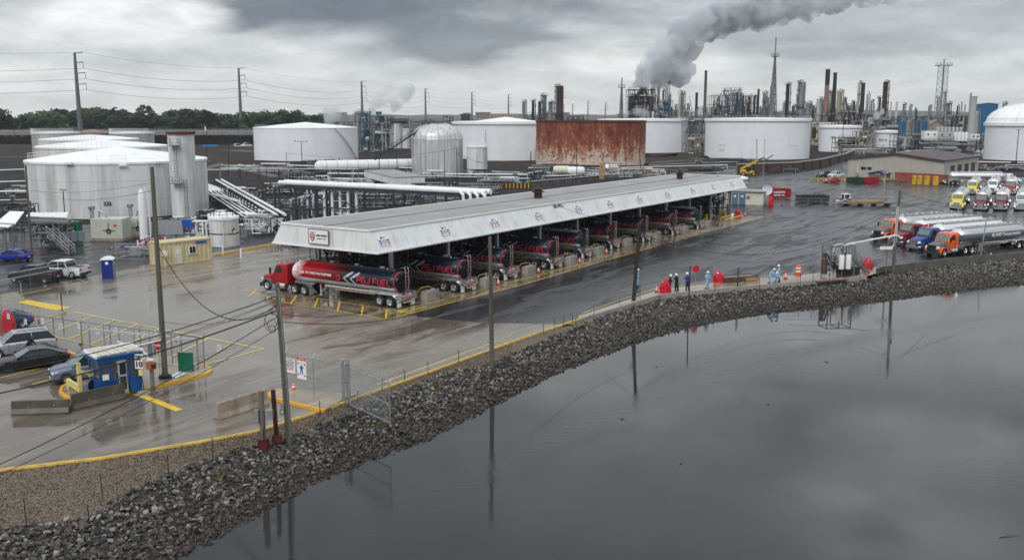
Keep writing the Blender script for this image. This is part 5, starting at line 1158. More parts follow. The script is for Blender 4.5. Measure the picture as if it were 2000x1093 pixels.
# concrete blocks with yellow hoses and cones at the rear of each bay
M_blk=concrete
blk=empty('concrete_block',(0,0,0),0,'x','concrete block','concrete blocks behind the tankers')
m=MB(); m.xprism([(-1.15,0),(1.15,0),(1.15,.30),(1.08,1.0),(-1.08,1.0),(-1.15,.30)],-.38,.38); m.build('block',M_blk,blk,fix=True)
m=MB(); m.tube([(.45,.1,.95),(.45,.1,1.2),(.2,.3,1.3),(-.3,.8,1.2),(-.6,1.1,.75)],.038,7); m.build('hose',pm('dull yellow hose',(.42,.36,.08),.5,var=.2),blk,40)
m=MB(); m.tube([(-.2,-.1,1.0),(-.2,-.1,1.25),(.3,-.15,1.3),(.7,-.3,1.0),(.75,-.42,.3)],.035,6); m.build('black_hose',black,blk,40)
cone=empty('traffic_cone',(0,0,0),0,'x','traffic cone')
MB().box((0,0,.03),(.40,.40,.06)).build('base',black,cone); MB().lathe([(.16,.06),(.03,.75),(.02,.75)],14).build('cone_body',cone_o,cone,40)
m=MB(); m.lathe([(.125,.28),(.098,.42)],14); m.lathe([(.08,.48),(.063,.57)],14); o=m.build('collar',refl,cone,40); o.scale=(1.06,1.06,1)
def put(proto,loc,rz,label,first=[]):
    if proto.name not in [f for f in first]:
        first.append(proto.name); proto.location=loc; proto.rotation_euler=(0,0,rz); proto['label']=label; return proto
    return clone(proto,loc,rz,label)
UT=[.92,10.05,18.79,27.74,36.78,46.5,55.15,64.7,73.4]; VT=[-.715,-1.1,-.63,-.89,.25,1.07,.75,.51,.27]
for i in range(9):
    put(blk,CP_(UT[i]+4.6,VT[i]-.9),CANG+R(8),ORD[i]+' concrete block with a yellow hose, behind the tankers, from the near end')
for i,(a,b) in enumerate(((UT[0]+6,VT[0]-1.9),)): pass
def conebase(lbl,p): return put(cone,p,random.uniform(0,3),lbl)
for i in (1,2,3,4):
    p=CP_(UT[i]+6.1,VT[i]-1.2,.0); conebase('orange cone on the apron beside the %s tanker from the near end'%ORD[i],p)
conebase('orange cone with two white collars standing behind the signs on the fence',G(574,764)); conebase('orange cone on the apron beyond the last tanker',G(1455,422)); conebase('orange cone in front of the nearest orange tanker truck',G(1935,503)) 
conebase('dark red cone like marker on the corner of the walkway',G(1283,571,.03)+Vector((0,.2,0))); conebase('low orange cone between the crouching crew and the striped drum',G(1534,544,.03)); conebase('small cone at the far end of the white hut',G(1384,445)) if False else None
# ================================================================ VEHICLES
def wheel(parent,x,y,r,wd,dual=False,rimm=None,n=22):
    w=wd; s=1 if y>0 else -1; mb=MB()
    prof=[(r*.58,-w/2),(r*.94,-w/2),(r,-w/2+.04),(r,w/2-.04),(r*.94,w/2),(r*.58,w/2)]
    if dual: prof=[(r*.58,-w/2),(r*.94,-w/2),(r,-w/2+.04),(r,-.05),(r*.9,-.02),(r*.9,.02),(r,.05),(r,w/2-.04),(r*.94,w/2),(r*.58,w/2)]
    mb.lathe(prof,n,axis='Y'); o=mb.build('wheel',rubber,parent,35,loc=(x,y,r))
    m=MB(); e=s*w/2
    m.lathe([(r*.60,e*1.0),(r*.56,e*.92),(r*.50,e*(.35 if dual else .55)),(r*.22,e*(.35 if dual else .6)),(r*.20,e*(.9 if dual else .85)),(.01,e*(.95 if dual else .88))],n,axis='Y'); m.build('rim',rimm or alu,o,35); return o
def text_bend(parent,s,size,x,zc,rad,cz,side,mat,bold=.0,cy0=0,sx=1.0,space=1.0):
    """lettering wrapped round the tank barrel; side=+1 left flank, -1 right flank; reads left to right as seen"""
    vs,fs=text_geo(s,size,bold,space); bm=bmesh.new(); V=[bm.verts.new(v) for v in vs]
    for f in fs:
        try: bm.faces.new([V[i] for i in f])
        except ValueError: pass
    for k in range(-3,4): bmesh.ops.bisect_plane(bm,geom=bm.verts[:]+bm.edges[:]+bm.faces[:],plane_co=(0,k*size*.14,0),plane_no=(0,1,0))
    for v in bm.verts:
        u,h=v.co.x*sx,v.co.y; a=(zc-cz)/rad+h/rad; d=-side
        v.co=Vector((x+(-u if side>0 else u),side*(rad+.035)*BX*math.cos(a),cz+(rad+.035)*BZ*math.sin(a)))
    me=bpy.data.meshes.new('lettering'); bm.to_mesh(me); bm.free(); me.materials.append(mat); return link('lettering',me,parent)
BX,BZ=1.12,.98
def barrel(x0,x1,rad,cz,n=40,ends=True):
    mb=MB(); rings=[]
    prof=[(x0,.30),(x0+.10,.62),(x0+.28,.88),(x0+.5,1.0)] + [(x0+.5+(x1-x0-1.0)*i/8,1.0) for i in range(1,9)]+[(x1-.28,.90),(x1-.08,.7),(x1,.35)]
    for x,f in prof: rings.append([(x,f*rad*BX*math.cos(2*math.pi*j/n),cz+f*rad*BZ*math.sin(2*math.pi*j/n)) for j in range(n)])
    mb.loft(rings); return mb
def livery_pj():
    m=bpy.data.materials.new('red to black tanker print'); m.use_nodes=True; N,L,n=NT(m.node_tree); P=N['Principled BSDF']
    tc=n('ShaderNodeTexCoord'); sp=n('ShaderNodeSeparateXYZ'); L.new(tc.outputs['Object'],sp.inputs[0])
    nz=n('ShaderNodeTexNoise',ins={'Scale':1.2,'Detail':3.0}); mp=n('ShaderNodeMapping'); mp.inputs['Scale'].default_value=(1,1,3); L.new(tc.outputs['Object'],mp.inputs[0]); L.new(mp.outputs[0],nz.inputs['Vector'])
    a=n('ShaderNodeMath',operation='MULTIPLY_ADD'); L.new(nz.outputs[0],a.inputs[0]); a.inputs[1].default_value=1.6; L.new(sp.outputs[0],a.inputs[2])
    mr=n('ShaderNodeMapRange',ins={1:-3.0,2:-12.0,3:0.0,4:1.0}); L.new(a.outputs[0],mr.inputs[0])
    cr=n('ShaderNodeValToRGB'); L.new(mr.outputs[0],cr.inputs[0]); e=cr.color_ramp
    e.elements[0].position=0.0; e.elements[0].color=(.80,.80,.80,1); e.elements[1].position=.86; e.elements[1].color=(.008,.014,.028,1)
    for p,c in ((.05,(.70,.45,.45,1)),(.14,(.36,.008,.014,1)),(.45,(.27,.007,.013,1)),(.68,(.06,.005,.010,1))): x=e.elements.new(p); x.color=c
    # bare metal belly below a line that climbs to the rear
    b=n('ShaderNodeMapRange',ins={1:-.02,2:.02,3:0.0,4:1.0}); c=n('ShaderNodeMath',operation='SUBTRACT'); L.new(sp.outputs[2],c.inputs[0]); c.inputs[1].default_value=1.80; L.new(c.outputs[0],b.inputs[0])
    k=n('ShaderNodeMix',data_type='RGBA'); L.new(b.outputs[0],k.inputs[0]); k.inputs[6].default_value=(.66,.67,.68,1); L.new(cr.outputs[0],k.inputs[7]); L.new(k.outputs[2],P.inputs['Base Color'])
    mt=n('ShaderNodeMath',operation='SUBTRACT'); mt.inputs[0].default_value=.5; L.new(b.outputs[0],mt.inputs[1]); mt.use_clamp=True; L.new(mt.outputs[0],P.inputs['Metallic']); P.inputs['Roughness'].default_value=.26; P.inputs['Specular IOR Level'].default_value=.35
    return m
LV=livery_pj()
def livery2(name,c1,z0,z1,c0=(.70,.71,.72),metal=.9,grad=None):
    m=bpy.data.materials.new(name); m.use_nodes=True; N,L,n=NT(m.node_tree); P=N['Principled BSDF']
    tc=n('ShaderNodeTexCoord'); sp=n('ShaderNodeSeparateXYZ'); L.new(tc.outputs['Object'],sp.inputs[0])
    nz=n('ShaderNodeTexNoise',ins={'Scale':1.3,'Detail':4.0}); L.new(tc.outputs['Object'],nz.inputs['Vector'])
    zz=n('ShaderNodeMath',operation='MULTIPLY_ADD'); L.new(nz.outputs[0],zz.inputs[0]); zz.inputs[1].default_value=grad or 0.0; L.new(sp.outputs[2],zz.inputs[2])
    a=n('ShaderNodeMath',operation='GREATER_THAN'); L.new(zz.outputs[0],a.inputs[0]); a.inputs[1].default_value=z0
    b=n('ShaderNodeMath',operation='LESS_THAN'); L.new(zz.outputs[0],b.inputs[0]); b.inputs[1].default_value=z1
    c=n('ShaderNodeMath',operation='MULTIPLY'); L.new(a.outputs[0],c.inputs[0]); L.new(b.outputs[0],c.inputs[1])
    k=n('ShaderNodeMix',data_type='RGBA'); L.new(c.outputs[0],k.inputs[0]); k.inputs[6].default_value=(*c0,1); k.inputs[7].default_value=(*c1,1); L.new(k.outputs[2],P.inputs['Base Color'])
    q=n('ShaderNodeMapRange',ins={1:0.0,2:1.0,3:metal,4:.1}); L.new(c.outputs[0],q.inputs[0]); L.new(q.outputs[0],P.inputs['Metallic']); P.inputs['Roughness'].default_value=.24; return m
LV_island=livery2('dark banded aluminium barrel',(.10,.12,.14),1.55,2.55); LV_blue=livery2('white and blue wave barrel',(.05,.07,.35),2.35,2.95,(.70,.73,.76),.3,.7)
LV_mar=livery2('white and maroon barrel',(.25,.02,.04),2.3,2.9,(.74,.74,.74),.3,.25); LV_plain=livery2('plain aluminium barrel',(.5,.5,.5),9,10)
LV_white=livery2('white barrel',(.72,.73,.74),0,1,(.74,.75,.76),.15)
red_neon=pm('bright red lettering',(.62,.035,.055),.35)
def tractor(t,cab,hood=None,style='long',chassis=darksteel,sleeper=0.0):
    hood=hood or cab
    # hood
    hb=MB(); hb.loft([rring(.98,.62,.72,1.32,.12),rring(.80,.80,.66,1.46,.2),rring(.0,.86,.75,1.66,.22),rring(-.85,.93,.85,1.86,.22)]); hb.build('hood',hood,t,40)
    for s in(-1,1):       # front wings
        f=MB(); k=9; r0=.68; P=[]
        for i in range(k+1): a=R(-12+204*i/k); P.append((r0*math.cos(a),r0*math.sin(a)))
        for (x0,z0),(x1,z1) in zip(P,P[1:]):
            f.add([(x0,s*.78,z0+.53),(x1,s*.78,z1+.53),(x1,s*1.22,z1+.50),(x0,s*1.22,z0+.50),(x0*.9,s*.78,z0*.9+.53),(x1*.9,s*.78,z1*.9+.53),(x1*.9,s*1.22,z1*.9+.50),(x0*.9,s*1.22,z0*.9+.50)],[(0,1,2,3),(7,6,5,4),(3,2,6,7),(0,4,5,1)])
        f.build('wing',cab if style!='mack' else steel,t,fix=True)
        MB().loft([rring(.98,.16,.98,1.22,.08),rring(.72,.19,.95,1.30,.08)]).build('headlight',lamp_clear,t,40,loc=(.02,s*.80,0))
    g=MB(); g.box((1.0,0,1.05),(.10,1.0 if style!='volvo' else 1.25,.72)); g.build('grille',chrome if style=='long' else black,t)
    g=MB()
    for i in range(9): g.box((1.06,-.44+.11*i,1.05),(.03,.03,.66))
    g.build('grille_bar',alu if style=='long' else darksteel,t)
    MB().loft([rring(1.22,1.0,.34,.66,.10),rring(.95,1.22,.30,.68,.10)]).build('front_bumper',chrome if style=='long' else darksteel,t,40)
    # cab
    zr=2.86; cb=MB(); cb.loft([rring(-.82,1.0,.75,1.88,.12),rring(-.90,1.04,.75,2.0,.14),rring(-1.28,1.02,.75,2.70,.16),rring(-1.6,1.04,.75,zr,.2),rring(-2.75-sleeper,1.06,.75,zr+.02+sleeper*.25,.2),rring(-2.85-sleeper,1.0,.8,zr-.06,.2)]); cb.build('cab',cab,t,35)
    wsb=MB(); y=.84; wsb.add([(-.845,-y-.06,1.93),(-.845,y+.06,1.93),(-1.275,y-.02,2.66),(-1.275,-y+.02,2.66)],[(0,1,2,3)]); 
    wm_=MB(); wm_.box((0,0,0),(.86,1.74,.03),M=Matrix.Rotation(-math.atan2(.74,-.42)+math.pi if False else -math.atan2(.74,.42)*-1,3,'Y')); 
    ang=math.atan2(.76,-.43); wm_=MB(); wm_.box((0,0,0),(.84,1.70,.04),M=Matrix.Rotation(-ang,3,'Y')); wm_.build('windshield',glass_green if style!='mack' else glass,t,loc=(-1.045,0,2.335))
    for s in(-1,1):
        d=MB(); d.add([(-1.12,s*1.075,1.98),(-2.05,s*1.075,1.98),(-2.05,s*1.065,2.60),(-1.42,s*1.065,2.60)],[(0,1,2,3) if s<0 else (3,2,1,0)]); d.build('side_window',glass,t)
        q=MB(); q.box((-2.12,s*1.06,1.6),(.03,.03,1.6)); q.box((-1.02,s*1.05,1.3),(.03,.03,1.0)); q.build('door_seam',darksteel,t); MB().box((-1.98,s*1.09,1.72),(.18,.04,.05)).build('door_handle',chrome,t)
        m=MB(); m.beam((-.95,s*1.02,2.2),(-.80,s*1.35,2.25),.05); m.build('mirror_arm',darksteel,t); MB().box((-.80,s*1.38,2.12),(.10,.20,.62)).build('mirror',black if style!='long' else chrome,t)
        m=MB(); m.lathe([(.01,-.62),(.30,-.60),(.32,0),(.30,.60),(.01,.62)],16,axis='X',c=(-1.95,s*.92,.62)); m.build('fuel_tank',alu,t,40)
        MB().box((-.98,s*.98,.60),(.5,.3,.25)).build('step',alu,t)
        MB().box((-3.2,s*.43,.78),(4.9,.09,.26)).build('chassis_rail',chassis,t)
    for i in range(5): MB().ico((-1.5,-.7+.35*i,zr+.02),(.09,.07,.05)).build('roof_lamp',cone_o if i%2 else lamp_clear,t)
    e=MB(); e.tube([(-2.98-sleeper,-.9,.9),(-2.98-sleeper,-.9,3.0),(-3.05-sleeper,-.9,3.1)],.07,8); e.build('exhaust_stack',chrome,t,40) if style=='long' else None
    MB().lathe([(.01,.92),(.45,.94),(.45,.99),(.01,1.0)],16,c=(-4.6,0,0)).build('fifth_wheel',black,t,40)
    wheel(t,0,1.02,.52,.30); wheel(t,0,-1.02,.52,.30)
    for x in(-4.0,-5.3):
        for s in(-1,1): wheel(t,x,s*.95,.51,.60,True)
        MB().tube([(x,-.9,.5),(x,.9,.5)],.08,8).build('axle',darksteel,t)
    for s in (-1,1):      # quarter fenders and flaps over the drive axles
        f=MB(); P=[(-3.3,.75),(-3.5,1.08),(-3.9,1.16),(-5.4,1.16),(-5.8,1.08),(-6.05,.75)]
        for (x0,z0),(x1,z1) in zip(P,P[1:]): f.add([(x0,s*.66,z0),(x1,s*.66,z1),(x1,s*1.26,z1),(x0,s*1.26,z0)],[(0,1,2,3)])
        f.build('fender',alu,t); MB().box((-6.10,s*.96,.42),(.03,.60,.62)).build('mud_flap',alu_dull,t)
def trailer(t,mat,letters=None,x0=-3.3,x1=-16.95,rad=1.05,cz=2.2,ring=False,hoops=False,extra=None,rail=None,axles=(-15.1,-16.35)):
    sh=rad
    barrel(x1,x0,sh,cz).build('tank_barrel',mat,t,40)
    L_=x0-x1
    cw=MB(); cw.box(((x0+x1)/2,0,cz+sh*BZ+.02),(L_-2.2,.42,.07)); cw.build('catwalk',alu_dull,t)
    for s in (-1,1):
        m=MB(); m.box(((x0+x1)/2,s*.42,cz+sh*BZ+.02),(L_-1.4,.06,.24)); m.build('spill_rail',rail or mat,t)
    for i in range(4):
        m=MB(); m.lathe([(.26,0),(.28,.14),(.12,.20),(.01,.21)],12,c=(x0-2.0-(L_-4)*i/3,0,cz+sh*BZ+.05)); m.build('manhole',alu,t,40)
        MB().box((x0-1.2-(L_-4)*i/3,-.40,cz+sh*BZ+.16),(.5,.16,.10)).build('vent_cover',refl,t)
    if ring:
        m=MB(); P=[(x1+.14,(rad*.99)*BX*math.cos(a),cz+(rad*.99)*BZ*math.sin(a)) for a in [2*math.pi*i/32 for i in range(33)]]; m.tube(P,.038,6); m.build('red_rim',red_neon,t,40)
        m=MB(); m.lathe([(.01,0),(rad*.80,.02),(rad*.86,.16)],32,axis='X',c=(x1-.03,0,cz)); m.build('rear_head',pm('dark tank head',(.012,.012,.015),.25,.3),t,40)
    # frame and running gear
    for s in(-1,1):
        MB().box((-15.4,s*.45,1.02),(4.3,.10,.22)).build('subframe',alu_dull,t); MB().box((-4.7,s*.45,1.12),(2.6,.10,.14)).build('subframe',alu_dull,t)
        f=MB(); a=axles[0]+.75; b=axles[-1]-.75; P=[(a+.10,.62),(a-.08,1.0),(a-.4,1.17),(b+.4,1.17),(b+.08,1.0),(b-.10,.62)]
        for (xx,z0),(xy,z1) in zip(P,P[1:]): f.add([(xx,s*.62,z0),(xy,s*.62,z1),(xy,s*1.27,z1),(xx,s*1.27,z0)],[(0,1,2,3)])
        f.box(((a+b)/2,s*1.02,1.27),(a-b+1.2,.04,.30)); f.build('fender',alu,t); MB().box((axles[-1]-.95,s*.97,.40),(.03,.60,.66)).build('mud_flap',refl,t)
        g=MB(); g.box((-7.3,s*.85,.75),(.14,.14,1.0)); g.box((-7.3,s*.85,.22),(.3,.26,.06)); g.beam((-7.3,s*.85,.5),(-8.1,s*.6,1.2),.07); g.build('landing_leg',alu_dull,t)
        hr=MB(); hr.lathe([(.01,-3.2),(.11,-3.2),(.11,3.2),(.01,3.2)],10,axis='X',c=(-11.2,s*.95,1.22)); hr.build('hose_tube',alu,t,40)
        q=MB(); 
        for i in range(10): q.box((-7.4-.62*i,s*1.0,1.10),(.32,.03,.07))
        q.build('reflector',sign_red,t)
    ub=MB(); ub.box((-11.3,0,.92),(5.6,.5,.28)); 
    for i in range(5): ub.tube([(-9.2-i*.9,-.75,.75),(-9.2-i*.9,-.2,.85),(-9.2-i*.9,0,1.2)],.07,6); ub.ico((-9.2-i*.9,-.85,.72),.16)
    ub.build('outlet_valves',alu_dull,t,30); MB().box((-14.0,-.92,.93),(.8,.35,.5)).build('tool_box',alu_dull,t); MB().box((-8.4,-.95,1.0),(.55,.30,.34)).build('hazard_box',sign_red,t)
    for x in axles:
        for s in(-1,1): wheel(t,x,s*.95,.51,.60,True)
        MB().tube([(x,-.9,.5),(x,.9,.5)],.08,8).build('axle',darksteel,t)
    rb=MB(); rb.box((axles[-1]-1.15,0,.92),(.35,2.3,.34)); rb.box((axles[-1]-1.28,0,.55),(.12,1.5,.16)); rb.build('rear_bumper',alu,t)
    st=MB()
    for i in range(8): st.box((axles[-1]-1.335,-1.0+.285*i,.95),(.02,.14,.14))
    for i in range(3): st.box((axles[-1]-1.36,-.35+.35*i,.72),(.03,.10,.08))
    st.build('red_marker',sign_red,t)
    l=MB(); xl=x1-.30
    for s in(.05,.50): l.tube([(xl+.55,-s,cz+sh*BZ+.35),(xl+.1,-s,cz+sh*BZ+.42),(xl,-s,cz+sh*BZ+.2),(xl,-s,.95)],.035,6)
    for i in range(7): l.beam((xl,-.05,1.15+.33*i),(xl,-.50,1.15+.33*i),.035)
    l.build('ladder',alu,t); 
    if letters: letters(t,rad,cz)
STK={'P':[[(0,0),(0,1),(1,1),(1,.48),(.12,.48)]],'&':[[(1,1),(0,1),(0,0),(1,0),(1,.5),(.25,.5)]],'J':[[(1,1),(1,0),(0,0),(0,.3)]],'F':[[(0,0),(0,1),(1,1)],[(.15,.5),(.85,.5)]],'U':[[(0,1),(0,0),(1,0),(1,1)]],'E':[[(1,1),(0,1),(0,0),(1,0)],[(.15,.5),(.8,.5)]],'L':[[(0,1),(0,0),(1,0)]]}
def block_letters(t,txt,x0,z0,w,h,gap,rad,cz,side,mat,th=.105):
    m=MB(); u=0
    def P(a,b):
        A=(z0+b-cz)/rad; return Vector((x0-a if side>0 else x0-4.1+a,side*(rad+.03)*BX*math.cos(A),cz+(rad+.03)*BZ*math.sin(A)))
    for c in txt:
        for pl in STK.get(c,[]):
            for (a,b),(c_,d) in zip(pl,pl[1:]):
                a_,b_,c2,d2=u+a*w,b*h,u+c_*w,d*h; l=math.hypot(c2-a_,d2-b_); ex,ez=(c2-a_)/l,(d2-b_)/l; g=.02; k=3
                for i in range(k):
                    f0=g+(l-2*g)*i/k; f1=g+(l-2*g)*(i+1)/k; n0,n1=-ez*th/2,ex*th/2
                    q=[P(a_+ex*f0+n0,b_+ez*f0+n1),P(a_+ex*f1+n0,b_+ez*f1+n1),P(a_+ex*f1-n0,b_+ez*f1-n1),P(a_+ex*f0-n0,b_+ez*f0-n1)]
                    m.add(q,[(0,1,2,3)])
        u+=(w+gap) if c!=' ' else .28
    m.build('lettering',mat,t)
def pj_letters(t,rad,cz):
    for s in(-1,1):
        block_letters(t,'P&J FUEL',-12.35,1.98,.40,.56,.17,rad,cz,s,red_neon)
        text_bend(t,'FUEL TO TAKE YOU FURTHER',.29,-6.9,2.34,rad,cz,s,refl,.010,sx=1.0,space=1.1)
        m=MB()
        for dx,c1 in ((0,0),(.85,0)):
            for j in range(12):     # chevrons: two bent bands on the barrel
                a0=-.62+1.35*j/12; a1=-.62+1.35*(j+1)/12; f=lambda a:-12.1-dx*1.0+.95*(1-abs(a-.05)/.68)+.6; w=.42 if .15<a0<.6 else .22
                P=[]
                for aa,xx in ((a0,f(a0)),(a1,f(a1)),(a1,f(a1)-w),(a0,f(a0)-w)): P.append((xx,s*(rad+.02)*BX*math.cos(aa),cz+(rad+.02)*BZ*math.sin(aa)))
                m.add(P,[(0,1,2,3)])
        m.build('chevron',pm('pale grey print',(.42,.47,.52),.3),t)
        m=MB(); 
        for k in range(10): a0=2*math.pi*k/10; m.add([(-9.9+.28*math.cos(a0),s*(rad+.03)*BX*math.cos(.02+.3*math.sin(a0)),cz+(rad+.03)*BZ*math.sin(.02+.3*math.sin(a0))),(-9.9+.28*math.cos(a0+.63),s*(rad+.03)*BX*math.cos(.02+.3*math.sin(a0+.63)),cz+(rad+.03)*BZ*math.sin(.02+.3*math.sin(a0+.63))),(-9.9+.18*math.cos(a0+.63),s*(rad+.03)*BX*math.cos(.02+.2*math.sin(a0+.63)),cz+(rad+.03)*BZ*math.sin(.02+.2*math.sin(a0+.63))),(-9.9+.18*math.cos(a0),s*(rad+.03)*BX*math.cos(.02+.2*math.sin(a0)),cz+(rad+.03)*BZ*math.sin(.02+.2*math.sin(a0)))],[(0,1,2,3)])
        m.build('round_emblem',red_neon,t)
TA=math.atan2(.548,-.837)       # heading of the parked tankers
TD=Vector((math.cos(TA),math.sin(TA),0))
pj=empty('tanker_truck',(0,0,0),TA,'red cab tanker with P&J FUEL lettering, nearest, whole side in view beside bay one','tanker truck','P&J fuel tankers in the bays')
tractor(pj,red,style='mack'); trailer(pj,LV,pj_letters,ring=True)
def place_pj(o,i):
    near=CP_(UT[i],VT[i]); c=near+CU*.95; o.location=(c.x+TD.x*16.35,c.y+TD.y*16.35,0)
place_pj(pj,0)
pjd={4:'black P&J FUEL tanker with a pale silver top, fifth from the near end',8:'farthest P&J FUEL tanker, parked in the ninth bay'}
for i in range(1,9):
    o=clone(pj,(0,0,0),TA+R((0,.6,-.5,.4,1.0,-.6,.5,.2,.8)[i]),pjd.get(i,'black and red P&J FUEL tanker parked in the %s bay from the near end'%ORD[i])); place_pj(o,i)
    if i in (4,8):
        for ch in o.children:
            if ch.name.startswith('spill_rail') or ch.name.startswith('catwalk'): 
                ch.data=ch.data.copy(); ch.data.materials[0]=alu_dull
            if i in (4,8) and ch.name.startswith('red_rim'): bpy.data.objects.remove(ch)
# tankers parked on the right
def truck(px,ang,cab,hood,mat,label,style,letters=None,rail=None,group=None,steer_side=1):
    p=G(*px); t=empty('tanker_truck',(0,0,0),ang,label,'tanker truck',group); tractor(t,cab,hood,style); trailer(t,mat,letters,rail=rail)
    d=Vector((math.cos(ang),math.sin(ang),0)); nn=Vector((-d.y,d.x,0)); t.location=p-nn*(1.02*steer_side); t.location.z=0; return t
def isl(t,rad,cz):
    for s in(-1,1): text_bend(t,'ISLAND Transportation',.62,-12.2,2.15,rad,cz,s,refl,.02)
GA=R(209)
PX_=[((1842,501),orange,pm('grey hood paint',(.12,.12,.13),.4),LV_island,'nearest orange tanker with a dark hood and ISLAND lettering on its barrel','volvo',isl,alu),
     ((1805,490),navy,navy,LV_blue,'blue tanker truck with a white and blue waved barrel, second nearest of the four','long',None,alu),
     ((1770,480),maroon,maroon,LV_mar,'dark maroon tanker truck with a white and maroon barrel beside the blue one','long',None,alu),
     ((1733,470),orange,MATS['grey hood paint'],LV_plain,'farther orange tanker with a dark hood, leftmost of the four at the yard edge','volvo',None,alu)]
for px,cab,hood,mt_,lb,sty,let,rl in PX_: truck(px,GA,cab,hood,mt_,lb,sty,let,rl)
for px,cab,mt_,lb in (((1868,409),yellow_paint,LV_plain,'yellow cab tanker in the front row, leftmost and facing the camera'),((1914,411),maroon,LV_plain,'maroon cab tanker right beside the yellow one in the front row'),((1953,411),maroon,LV_white,'second maroon tanker, between the maroon and the silver cabs'),
      ((1994,411),pm('silver truck paint',(.50,.51,.53),.3,.4,coat=.5),LV_plain,'silver cab tanker at the right edge of the front row')):
    truck(px,R(241),cab,None,mt_,lb,'long',None,alu_dull,steer_side=0)
for px,cab,mt_,lb in (((1897,380),yellow_paint,LV_plain,'yellow cab tanker half hidden in the rear row'),((1937,378),white_clean,LV_plain,'white cab tanker in the middle of the rear row'),((1972,380),red,LV_white,'red cab tanker in the rear row behind the maroon ones')):
    truck(px,R(241),cab,None,mt_,lb,'long',None,alu_dull,steer_side=0)
truck((1984,361),R(-3),white_clean,None,LV_plain,'white cab tanker seen broadside behind the two rows, before the beige building','long',None,alu_dull,steer_side=0)
